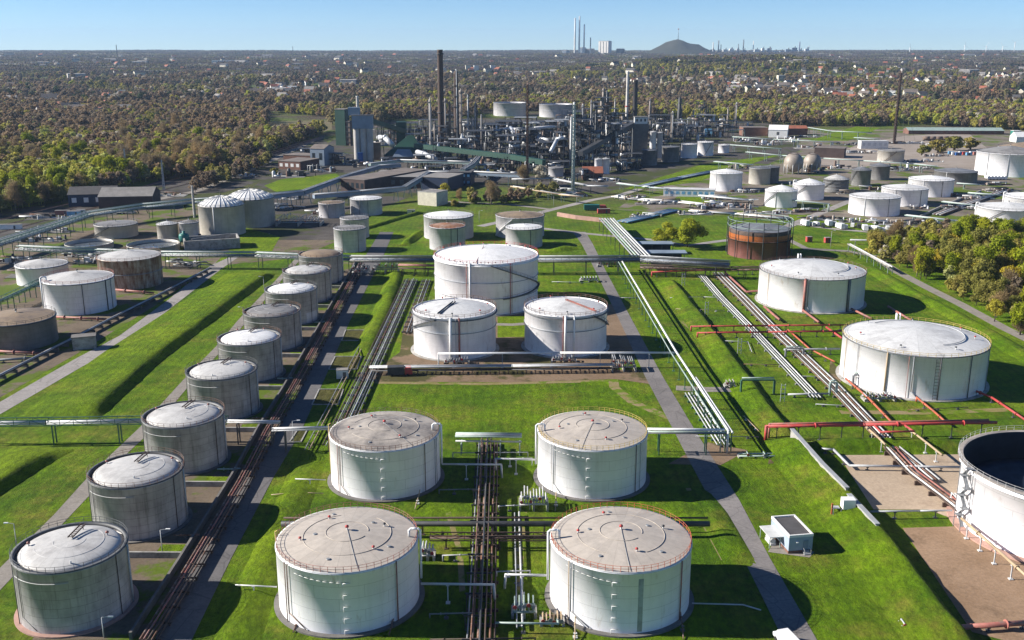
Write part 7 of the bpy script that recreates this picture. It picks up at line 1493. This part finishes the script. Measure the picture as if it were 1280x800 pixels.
SINGLE = [('willow', 833, 306, .9, 'big yellow olive willow standing alone on the lawn, left of its pair'), ('willow', 859, 309, 1.1, 'big olive willow standing alone on the lawn, right of its pair'), ('blossom', 676, 232, 1.9, 'white blossoming tree left of the green flare tower'), ('bare', 655, 233, 1.2, 'bare brown tree touching the white blossoming one'), ('yellow', 556, 247, .95, 'small yellow green tree right of the block house'), ('bare', 614, 256, 1.15, 'bare rounded tree behind the large pale tanks'), ('bare', 575, 252, .62, 'brown bare tree between block house and rounded tree'), ('bush', 592, 255, 1.2, 'dark green bush row, left piece, behind the large pale tanks'), ('bush', 632, 254, 1.3, 'olive bush right of the rounded bare tree'), ('bush', 645, 250, 1.4, 'olive bush by the brown bank right of the rounded bare tree'), ('dark', 660, 246, .4, 'dark evergreen bush below the blossoming tree'), ('dark', 640, 247, .42, 'dark evergreen bush left of the one below the blossoming tree'), ('bush', 568, 258, 1.0, 'low bush at the foot of the block house'),
    ('bush', 1172, 191, 2.9, 'rounded olive bush at the left of three on the sandy yard'), ('bush', 1192, 188, 3.2, 'rounded olive bush in the middle of three on the sandy yard'), ('bush', 1213, 187, 2.8, 'rounded olive bush at the right of three on the sandy yard'), ('bush', 1152, 194, 2.3, 'low olive bush beside the lattice mast yard'), ('yellow', 1243, 402, .8, 'round yellow bush tree at the front edge of the right wood'), ('shrub', 1275, 418, 1.0, 'brown shrub at the right edge by the wood path'), ('bush', 343, 218, 1.2, 'bush at the rail track beside the lit lawn'), ('dark', 232, 262, .4, 'dark shrub right of the pale roofed shed'), ('dark', 1095, 284, .3, 'dark bush beside the parked vehicles')]
for k_, px, py, s_, lb in SINGLE:
    X, Y = G(px, py); add_tree(k_, X, Y, (s_, s_ * (.95 if k_ != 'olive' else .85)), px * .37, px % 3, lb)
CAND.sort(key=lambda c: math.hypot(c[2], c[3]) / c[4][1] / KINDS[c[1]][0] * (1 if abs(c[2]) < c[3] * .56 + 8 else 50))
NEAR, REST = CAND[:275], CAND[275:]
NEAR.sort(key=lambda c: proj(c[2], c[3])[0]); tc_ = {}; tot = {}
for c in NEAR: tot[(c[1], c[0])] = tot.get((c[1], c[0]), 0) + 1
for c in NEAR:
    key = (c[1], c[0]); tc_[key] = tc_.get(key, 0) + 1; d = DESC[c[1]]; n = tot[key]
    lab = f"{d} {c[0]}" if n == 1 else (f"{ORD[tc_[key] - 1]} {d} from the left {c[0]}" if n <= 12 else f"{d} {c[0]}")
    add_tree(c[1], c[2], c[3], c[4], c[5], c[6], lab, None if n <= 12 else f"{d}s {c[0]}")
# --- far woods: one uncounted mass, scattered low-detail trees with per-tree colours, the far groves dimmed
src = bpy.data.collections.new('woodland_sources')
def src_obj(mb, name, mat, tint=None):
    me = to_mesh(mb, name, mat)
    if tint is not None:
        at = me.attributes.new('tint', 'FLOAT', 'FACE'); at.data.foreach_set('value', tint)
    o = bpy.data.objects.new(name, me); src.objects.link(o); return o
for v_ in range(6):
    rnd = random.Random(900 + v_); tw = v_ % 2 == 0; mb = crown_mesh('far', rnd, 13, 5.6, 380, 1.05, 1.2, twig=False, lobes=6); n0 = len(mb.f); t2 = MB(); mb.cyl((0, 0, -3), (0, 0, 7), .35, .15, 5, False); src_obj(mb, f'a_tree_{v_}', M['mixed_crowns'], [0.0] * len(mb.f))
for v_ in range(6):                                   # groves for the far distance
    rnd = random.Random(950 + v_); mb = MB(); tint = []
    for k in range(26):
        a = rnd.uniform(-38, 38); b = rnd.uniform(-38, 38); c = crown_mesh('g', rnd, rnd.uniform(9, 16), rnd.uniform(6, 9), 60, 2.5, 0.5, lobes=4); q = rnd.random(); mb.add([(x + a, y + b, z) for x, y, z in c.v], c.f); tint += [(q - .5) * .3] * len(c.f)
    src_obj(mb, f'b_grove_{v_}', M['bare_woods_dimmed'], tint)
PTS = []
KT = {'bare': .3, 'tall_bare': .4, 'olive': .66, 'yellow': .78, 'bright': .88, 'dark': .02, 'blossom': .97, 'shrub': .3, 'bush': .62, 'willow': .8}
def tnt(x, y):
    n_ = math.sin(x / 83 + 2 * math.sin(y / 131)) + math.sin(y / 97 + x / 210) + .7 * math.sin(x / 31 + y / 47)
    v = .35 + .13 * n_ + rnd.uniform(-.08, .08)
    q = rnd.random()
    if abs(x - 760) < 620 and 3050 < y < 4500 and rnd.random() < .75: return rnd.choice([.03, .6, .66, .7, .64, .74])
    return rnd.uniform(0, .1) if q < .07 else rnd.uniform(.68, .88) if q < .13 else .98 if q < .165 else min(.85, max(.13, v))
for c in REST: PTS.append((c[2], c[3], terr(c[2], c[3]), c[5], c[4][1] * (1.2 if c[1] == 'tall_bare' else 1), c[6] + 3 * (c[6] % 2), KT[c[1]] + .02 * c[6]))
rnd = random.Random(77)
def dens(x, y):
    px, py = proj(x, y, terr(x, y)); n_ = math.sin(x / 190 + 2 * math.sin(y / 330)) + math.sin(y / 240 + x / 410 + 1)
    d_ = .9 if n_ > -.8 else .42 if n_ > -1.35 else .1
    for (cx, cy, rx, ry, k) in TOWNS:
        q = ((px - cx) / rx) ** 2 + ((py - cy) / ry) ** 2
        if q < 1: d_ = min(d_, k)
    return d_
TOWNS = [(1000, 118, 110, 12, .25), (920, 108, 70, 8, .28), (1160, 100, 120, 9, .3), (1245, 116, 60, 5, .04), (640, 97, 60, 5, .3), (760, 104, 50, 7, .3), (130, 146, 55, 6, .25), (390, 116, 50, 8, .3), (270, 120, 60, 9, .35), (80, 138, 70, 8, .35), (330, 155, 40, 6, .1), (820, 102, 40, 6, .35), (300, 145, 60, 5, .4)]
y = 1430.0
while y < 3400:
    st = 12.5 + (y - 1430) / 1970 * 7; x = -.6 * y - 120
    while x < .6 * y + 120:
        X, Y = x + rnd.uniform(-.5, .5) * st, y + rnd.uniform(-.5, .5) * st; x += st; px, py = proj(X, Y, terr(X, Y))
        if py > 134 and not (480 > px > 415 or px > 1290 or px < -10): continue
        if py > 128 and (617 < px < 720) and py < 152: continue
        if rnd.random() < dens(X, Y): PTS.append((X, Y, terr(X, Y), rnd.uniform(0, 6.28), (1.3 + .35 * math.sin(X / 61 + 1.5 * math.sin(Y / 90))) * rnd.uniform(.75, 1.3), rnd.randrange(6), tnt(X, Y)))
    y += st
y = 3400.0
while y < 14000:
    st = 62 + (y - 3400) / 10600 * 90; x = -.62 * y - 200
    while x < .62 * y + 200:
        X, Y = x + rnd.uniform(-.4, .4) * st, y + rnd.uniform(-.4, .4) * st; x += st
        if rnd.random() < .3 + .7 * dens(X, Y): s_ = 1 + (y - 3400) / 10600 * .55; PTS.append((X, Y, terr(X, Y) - 1, rnd.uniform(0, 6.28), s_ * rnd.uniform(.75, 1.2), 6 + rnd.randrange(6), tnt(X, Y)))
    y += st
me = bpy.data.meshes.new('woodland'); me.from_pydata([p[:3] for p in PTS], [], [])
for nm, ty, ix in (('rz', 'FLOAT', 3), ('sc', 'FLOAT', 4), ('ix', 'INT', 5), ('tnt', 'FLOAT', 6)):
    at = me.attributes.new(nm, ty, 'POINT'); at.data.foreach_set('value', [p[ix] for p in PTS])
wo = bpy.data.objects.new('woodland', me); COL.objects.link(wo); tag(wo, 'brown and green woodland stretching from behind the works to the horizon', 'woodland', kind='stuff')
ng = bpy.data.node_groups.new('scatter', 'GeometryNodeTree'); ng.interface.new_socket('Geometry', in_out='INPUT', socket_type='NodeSocketGeometry'); ng.interface.new_socket('Geometry', in_out='OUTPUT', socket_type='NodeSocketGeometry')
gi = ng.nodes.new('NodeGroupInput'); go = ng.nodes.new('NodeGroupOutput'); ip = ng.nodes.new('GeometryNodeInstanceOnPoints'); ci = ng.nodes.new('GeometryNodeCollectionInfo'); ci.inputs['Collection'].default_value = src; ci.inputs['Separate Children'].default_value = True; ci.inputs['Reset Children'].default_value = True
def na(nm, ty): n = ng.nodes.new('GeometryNodeInputNamedAttribute'); n.data_type = ty; n.inputs['Name'].default_value = nm; return n.outputs['Attribute']
cx_ = ng.nodes.new('ShaderNodeCombineXYZ'); ng.links.new(na('rz', 'FLOAT'), cx_.inputs[2])
e2r = ng.nodes.new('FunctionNodeEulerToRotation'); ng.links.new(cx_.outputs[0], e2r.inputs[0]); ng.links.new(e2r.outputs[0], ip.inputs['Rotation'])
cs_ = ng.nodes.new('ShaderNodeCombineXYZ'); s__ = na('sc', 'FLOAT')
for k in range(3): ng.links.new(s__, cs_.inputs[k])
ng.links.new(cs_.outputs[0], ip.inputs['Scale']); ip.inputs['Pick Instance'].default_value = True; ng.links.new(na('ix', 'INT'), ip.inputs['Instance Index'])
ng.links.new(gi.outputs[0], ip.inputs['Points']); ng.links.new(ci.outputs[0], ip.inputs['Instance']); ng.links.new(ip.outputs[0], go.inputs[0])
md = wo.modifiers.new('scatter', 'NODES'); md.node_group = ng
# ------------------------------------------------------------------ town houses among the trees
HM = []
for v_, (wm, rm, wd, dp, ht, gb) in enumerate((('white_wall', 'tile_roof', 11, 9, 6, 4), ('cream_wall', 'dark_roof', 12, 10, 6, 4.5), ('brick', 'tile_roof', 10, 9, 6, 4), ('white_wall', 'grey_roof', 14, 10, 7, 4), ('white_wall', 'roof_pale', 30, 16, 7, 0.6), ('cream_wall', 'brown_roof', 18, 10, 9, 4))):
    mb = MB(); e = .5
    mb.add([(-wd / 2, 0, -3), (wd / 2, 0, -3), (wd / 2, dp, -3), (-wd / 2, dp, -3), (-wd / 2, 0, ht), (wd / 2, 0, ht), (wd / 2, dp, ht), (-wd / 2, dp, ht), (-wd / 2, dp / 2, ht + gb), (wd / 2, dp / 2, ht + gb)], [(0, 1, 5, 4), (1, 2, 6, 9, 5), (2, 3, 7, 6), (3, 0, 4, 8, 7)])
    mb.add([(-wd / 2 - e, -e, ht - .3), (wd / 2 + e, -e, ht - .3), (wd / 2 + e, dp / 2, ht + gb + .1), (-wd / 2 - e, dp / 2, ht + gb + .1), (-wd / 2 - e, dp + e, ht - .3), (wd / 2 + e, dp + e, ht - .3)], [(0, 1, 2, 3), (3, 2, 5, 4)], mi=1)
    for k in range(3): mb.box(-wd / 2 + wd * (k + .5) / 3, -.05, ht * .6, wd * .12, .12, ht * .25, mi=2)
    me = bpy.data.meshes.new('town_house'); me.from_pydata(mb.v, [], mb.f); me.polygons.foreach_set('material_index', mb.m)
    for q in (wm, rm, 'glass'): me.materials.append(M[q])
    me.update(); HM.append(me)
HD = ['white house with red tiled roof', 'cream house with dark roof', 'red brick house with tiled roof', 'white house with grey roof', 'long white flat-roofed hall', 'cream apartment house with brown roof']
HP = [(1000, 118, 105, 11, 70, 'in the town right of the refinery'), (905, 108, 60, 8, 24, 'in the town above the pale columns'), (1160, 99, 118, 8, 56, 'in the far town at upper right'), (1245, 121, 40, 4, 8, 'at the ploughed field at right'), (660, 97, 55, 4, 16, 'in the settlement above the floating-roof tanks'), (130, 147, 45, 4, 12, 'in the village in the left woods'), (390, 116, 50, 8, 22, 'in the village above the green tower'), (75, 138, 70, 8, 16, 'in the woods at upper left'), (270, 122, 60, 9, 20, 'in the village at upper left centre'), (820, 103, 45, 5, 12, 'in the settlement above the boiler house')]
rnd = random.Random(31); PL = []
for cx, cy, rx, ry, n, reg in HP:
    for k in range(n):
        a = rnd.uniform(0, 6.28); q = math.sqrt(rnd.random()); px, py = cx + rx * q * math.cos(a), cy + ry * q * math.sin(a)
        lo, hi = 900, 12000
        for _ in range(40):
            m_ = (lo + hi) / 2; X = (px - 640) / F * m_
            if proj(X, m_, terr(X, m_))[1] > py: lo = m_
            else: hi = m_
        PL.append((reg, [0, 1, 2, 3, 0, 4, 5, 3][rnd.randrange(8)], X, lo))
for k in range(430):                                 # scattered farther roofs across the whole plain
    px, py = rnd.uniform(-10, 1290), 71 + 62 * rnd.random() ** 1.4
    if 430 < px < 930 and py > 118: continue
    lo, hi = 900, 12000
    for _ in range(40):
        m_ = (lo + hi) / 2; X = (px - 640) / F * m_
        if proj(X, m_, terr(X, m_))[1] > py: lo = m_
        else: hi = m_
    PL.append(('scattered over the wooded plain', [0, 1, 2, 3, 0, 4, 5, 1][rnd.randrange(8)], X, lo))
PL.sort(key=lambda c: c[3]); FARH = PL[290:]; PL = PL[:290]
for reg, v_, X, Y in PL:
    o = bpy.data.objects.new('house', HM[v_]); COL.objects.link(o); o.location = (X, Y, terr(X, Y) + 1.5); o.rotation_euler = (0, 0, rnd.uniform(-.9, .9)); s_ = rnd.uniform(1.1, 1.55) * (1 + max(0, Y - 3000) / 6000); o.scale = (s_, s_, s_); tag(o, f'{HD[v_]} {reg}', 'house', f'{HD[v_]}s {reg}')
mb = MB(); mats_ = ['silo_concrete', 'tile_roof', 'cream_wall', 'dark_roof', 'grey_roof', 'brick']
for reg, v_, X, Y in FARH:
    z = terr(X, Y) + 2; s_ = rnd.uniform(.9, 1.4) * (1 + max(0, Y - 2500) / 7000); wd, dp, ht, gb = ((11, 9, 6, 4), (12, 10, 6, 4.5), (10, 9, 6, 4), (14, 10, 7, 4), (34, 16, 8, .6), (18, 10, 10, 4))[v_]; c, n_ = math.cos(rnd.uniform(-.9, .9)) * s_, math.sin(rnd.uniform(-.9, .9)) * s_
    T_ = lambda p: (X + p[0] * c - p[1] * n_, Y + p[0] * n_ + p[1] * c, z + p[2] * s_)
    mb.add([T_(p) for p in ((-wd / 2, 0, -3), (wd / 2, 0, -3), (wd / 2, dp, -3), (-wd / 2, dp, -3), (-wd / 2, 0, ht), (wd / 2, 0, ht), (wd / 2, dp, ht), (-wd / 2, dp, ht), (-wd / 2, dp / 2, ht + gb), (wd / 2, dp / 2, ht + gb))], [(0, 1, 5, 4), (1, 2, 6, 9, 5), (2, 3, 7, 6), (3, 0, 4, 8, 7)], mi=(0, 2, 5, 0, 0, 2)[v_])
    mb.add([T_(p) for p in ((-wd / 2 - .5, -.5, ht - .2), (wd / 2 + .5, -.5, ht - .2), (wd / 2 + .5, dp / 2, ht + gb + .15), (-wd / 2 - .5, dp / 2, ht + gb + .15), (-wd / 2 - .5, dp + .5, ht - .2), (wd / 2 + .5, dp + .5, ht - .2))], [(0, 1, 2, 3), (3, 2, 5, 4)], mi=(1, 3, 1, 4, 0, 3)[v_])
tag(mb.build('far_houses', [M[q] for q in mats_]), 'far pale and red roofed houses scattered through the woods to the horizon', 'houses', kind='stuff')
def ground_at(px, py):
    lo, hi = 900, 14000
    for _ in range(40):
        m_ = (lo + hi) / 2; X = (px - 640) / F * m_
        if proj(X, m_, terr(X, m_))[1] > py: lo = m_
        else: hi = m_
    return (px - 640) / F * lo, lo
def far_block(label, px, py, wpx, hpx, wallm, roofm, name='apartment_block', wins=4, st=5, dp=None, cat='building'):
    X, Y = ground_at(px, py); s_ = Y / F; t = building(label, 0, 0, wpx * s_, dp or wpx * s_ * .6, hpx * s_, wallm, roofm, .2, wins=wins, storeys=st, winm='mid_steel', name=name, XY=(X, Y), cat=cat); t.location.z = terr(X, Y) + 3; return t
for k, (px, m_) in enumerate(((587, 'cream_wall'), (597, 'white_wall'), (608, 'column_brown'), (617, 'white_wall'))): far_block(f'{["cream", "white", "brownish", "brighter white"][k]} apartment tower, {ORD[k]} of four above the chimneys', px, 90, 6, 7, m_, 'grey_roof')
for lb, px, py, wd, hh, m_ in (('long white hall in the settlement above the left floating-roof tank', 612, 103, 22, 3, 'white_wall'), ('bright white factory hall above the right floating-roof tank', 664, 101, 30, 4, 'white_wall'), ('grey white hall at the far left of the distant woods', 290, 80, 26, 3.5, 'white_wall'), ('pale church-like block in the far left woods', 112, 80, 8, 6, 'cream_wall'), ('cream tall block in the left woods', 164, 122, 8, 7, 'cream_wall'), ('white flat block with grey tower in the town at right', 968, 104, 9, 8, 'cream_wall'), ('pale office block standing right of the town', 1001, 104, 10, 8, 'pale_paint'), ('white hall near the wooded ridge at right', 736, 107, 14, 4, 'white_wall'), ('white row of halls on the far ridge', 905, 73, 10, 2.5, 'white_wall')): far_block(lb, px, py, wd, hh, m_, 'roof_pale', 'hall', 5, 2)
# ------------------------------------------------------------------ horizon: power station, spoil heap, far works, wind turbines
def far_stack(label, px, ytop, wpx, mat, D=8800, zb=70, mat2='haze_white', name='chimney'):
    s_ = D / F; X = (px - 640) * s_; h = 100 + (HZ - ytop) * s_ - zb; t = thing(name, label, 'chimney', (X, D, zb)); r = wpx * s_ / 2; mb = MB(); mb.lathe([(r * 1.15, -5), (r, h * .5)], 14); mb.build('base_shaft', M[mat2], t, False); mb = MB(); mb.lathe([(r, h * .5), (r * .85, h), (.05, h)], 14); mb.build('upper_shaft', M[mat], t, False); return t
for px, yt, wp_, lb in ((715.7, 25.5, 2.0, 'left of the three tall power station chimneys on the horizon'), (721, 23.5, 2.0, 'middle and tallest power station chimney on the horizon'), (726.8, 33, 1.8, 'right of the three tall power station chimneys on the horizon'), (734.6, 48, 1.4, 'short thin chimney right of the power station trio')): far_stack(lb, px, yt, wp_, 'pale_paint' if wp_ > 1.5 else 'mid_steel')
s_ = 8800 / F
for k, (px, wd, yt, m_, lb) in enumerate(((753, 13.5, 52.5, 'haze_white', 'big pale power station block on the horizon'), (725.5, 5, 60, 'blue_grey_cladding', 'blue grey boiler block behind the power station chimneys'), (734.5, 9, 61.5, 'mid_steel', 'low dark block right of the power station chimneys'), (772, 7, 61.5, 'mid_steel', 'small dark twin tower block between power station and spoil heap'), (706, 5, 63.5, 'blue_grey_cladding', 'low block left of the power station'))):
    t = thing('power_block', lb, 'power station', ((px - 640) * s_, 8860 + k * 5, 70), rot=-.6); h = 30 + (HZ - yt) * s_; mb = MB(); mb.box(0, 0, h / 2, wd * s_, 60, h); mb.build('wall', M[m_], t, False); mb = MB(); mb.box(0, 0, h + 2, wd * s_ * .94, 55, 4); mb.build('roof', M['grey_roof'], t, False)
    for q in range(3): mb = MB(); mb.box((q - 1) * wd * s_ * .3, -30.5, h * .5, wd * s_ * .04, 2, h * .96); mb.build('pilaster', M['mid_steel'], t, False)
hp = [(800, 66), (808, 62.5), (818, 57.5), (826, 53.5), (834, 51), (840, 50), (846, 51.8), (854, 55), (864, 56), (870, 59), (877, 63), (886, 66.5)]
mb = MB(); D0 = 8700; vs = []; nl = len(hp); rows = [(-560, 0), (-440, .14), (-330, .36), (-240, .55), (-150, .76), (-70, .92), (0, 1), (160, .75), (420, .25), (700, 0)]; rnd = random.Random(8)
for dy, q in rows:
    for px, py in hp: X = (px - 640) * D0 / F; top = 100 + (HZ - py) * D0 / F; vs.append((X * (1 + rnd.uniform(-.004, .004)), D0 + dy + rnd.uniform(-20, 20), 62 + (top - 62) * q + (rnd.uniform(-5, 5) if q < 1 else 0)))
mb.add(vs, [(r * nl + c, r * nl + c + 1, (r + 1) * nl + c + 1, (r + 1) * nl + c) for r in range(len(rows) - 1) for c in range(nl - 1)], True); soil_mat('heap', (.034, .035, .022), (.052, .052, .032), (.075, .062, .045), .006, .2); struct('hill', mb, 'heap')
X, Y = (840 - 640) * D0 / F, D0; t = thing('summit_mast', 'thin mast with red top on the spoil heap summit', 'mast', (X, Y, 190)); mb = MB(); mb.cyl((0, 0, 0), (0, 0, 62), 2.6, 1.6, 8); mb.build('shaft', M['dark_steel'], t, False); mb = MB(); mb.sphere((0, 0, 88), 6, 10, 6); mb.cyl((0, 0, 60), (0, 0, 84), .8, n=6); mb.build('head', M['faded_red'], t, False)
for k, (px, yt, wp_, m_) in enumerate(((882.5, 53.5, 1.2, 'haze_white'), (889, 51.5, 1.4, 'mid_steel'), (892, 56, 1, 'mid_steel'), (905, 60, 1.4, 'haze_white'), (913, 55.5, 1, 'mid_steel'), (919, 50.5, 1.4, 'mid_steel'), (931, 52, 1.1, 'haze_white'), (952, 59, 1.2, 'mid_steel'), (986.5, 53, 2, 'blue_grey_cladding'), (998, 58, 1.2, 'haze_white'))): far_stack(f'thin far works chimney, {ORD[k]} from the left beyond the spoil heap', px, yt, wp_, m_, 9300, 72, m_)
rnd = random.Random(12)
for k in range(16):
    px = 882 + k * 7.6; t = thing('far_works', f'hazy far works block, {ORD[k]} from the left beyond the spoil heap', 'works', ((px - 640) * 9400 / F, 9400 + k, 72)); h = rnd.uniform(28, 60); mb = MB(); mb.box(0, 0, h / 2, rnd.uniform(20, 48), 40, h); mb.build('wall', M[rnd.choice(['haze_white', 'blue_grey_cladding', 'mid_steel', 'pale_paint'])], t, False); mb = MB(); mb.cyl((8, 0, h), (8, 0, h + 14), 4, n=8); mb.build('vent_stack', M['mid_steel'], t, False)
def turbine(label, px, yt, D=9800, ph=0.0):
    s_ = D / F; X = (px - 640) * s_; zb = 74; h = 100 + (HZ - yt) * s_ - zb; t = thing('wind_turbine', label, 'wind turbine', (X, D, zb)); mb = MB(); mb.cyl((0, 0, -3), (0, 0, h), 3.2, 2, 10); mb.build('tower', M['white_paint'], t, False); mb = MB(); mb.box(0, 1, h + 2, 5, 12, 5); mb.build('nacelle', M['white_paint'], t, False)
    for k in range(3): a = ph + k * 2.094; mb = MB(); mb.beam((0, -6, h + 2), (42 * math.sin(a), -6, h + 2 + 42 * math.cos(a)), 2.2, 1); mb.build('blade', M['white_paint'], t, False)
for k, (px, yt) in enumerate(((1186, 58), (1212, 58.5), (1246, 54), (1232, 59), (1120, 60.5))): turbine(f'white wind turbine on the right horizon, {["second", "third", "fifth and tallest", "fourth", "first"][k]} from the left', px, yt, ph=k * .5)
X, Y = ground_at(148, 82); lattice('thin far lattice mast on the left horizon', 148, 85, 56, .8, 'mid_steel', .6, None, 'radio_mast', th=.9, cat='mast', bay=12); lattice('tiny far mast left of the tallest chimney on the horizon', 367, 80, 58, .7, 'mid_steel', .6, None, 'radio_mast', th=.9, cat='mast', bay=12)
# pylons in the left wood
lattice('grey power pylon standing in the left wood', 159, 228, 186, 2.6, 'galvanised', .3, None, 'pylon', th=.22, cat='pylon'); lattice('second grey power pylon at the left wood edge', 205, 238, 200, 2.4, 'galvanised', .3, None, 'pylon', th=.22, cat='pylon')
# ------------------------------------------------------------------ air
mb = MB(); mb.box(0, 9900, 235, 28000, 20400, 480); hz = mb.build('haze', None); hz.data.materials.clear()
m = bpy.data.materials.new('air'); m.use_nodes = True; nt = m.node_tree; nt.nodes.remove(nt.nodes['Principled BSDF']); pv = nt.nodes.new('ShaderNodeVolumePrincipled'); pv.inputs['Density'].default_value = 3.4e-5; pv.inputs['Color'].default_value = (.50, .68, .94, 1); pv.inputs['Anisotropy'].default_value = .1
nt.links.new(pv.outputs[0], nt.nodes['Material Output'].inputs['Volume']); hz.data.materials.append(m); tag(hz, kind='stuff'); hz.display_type = 'WIRE'
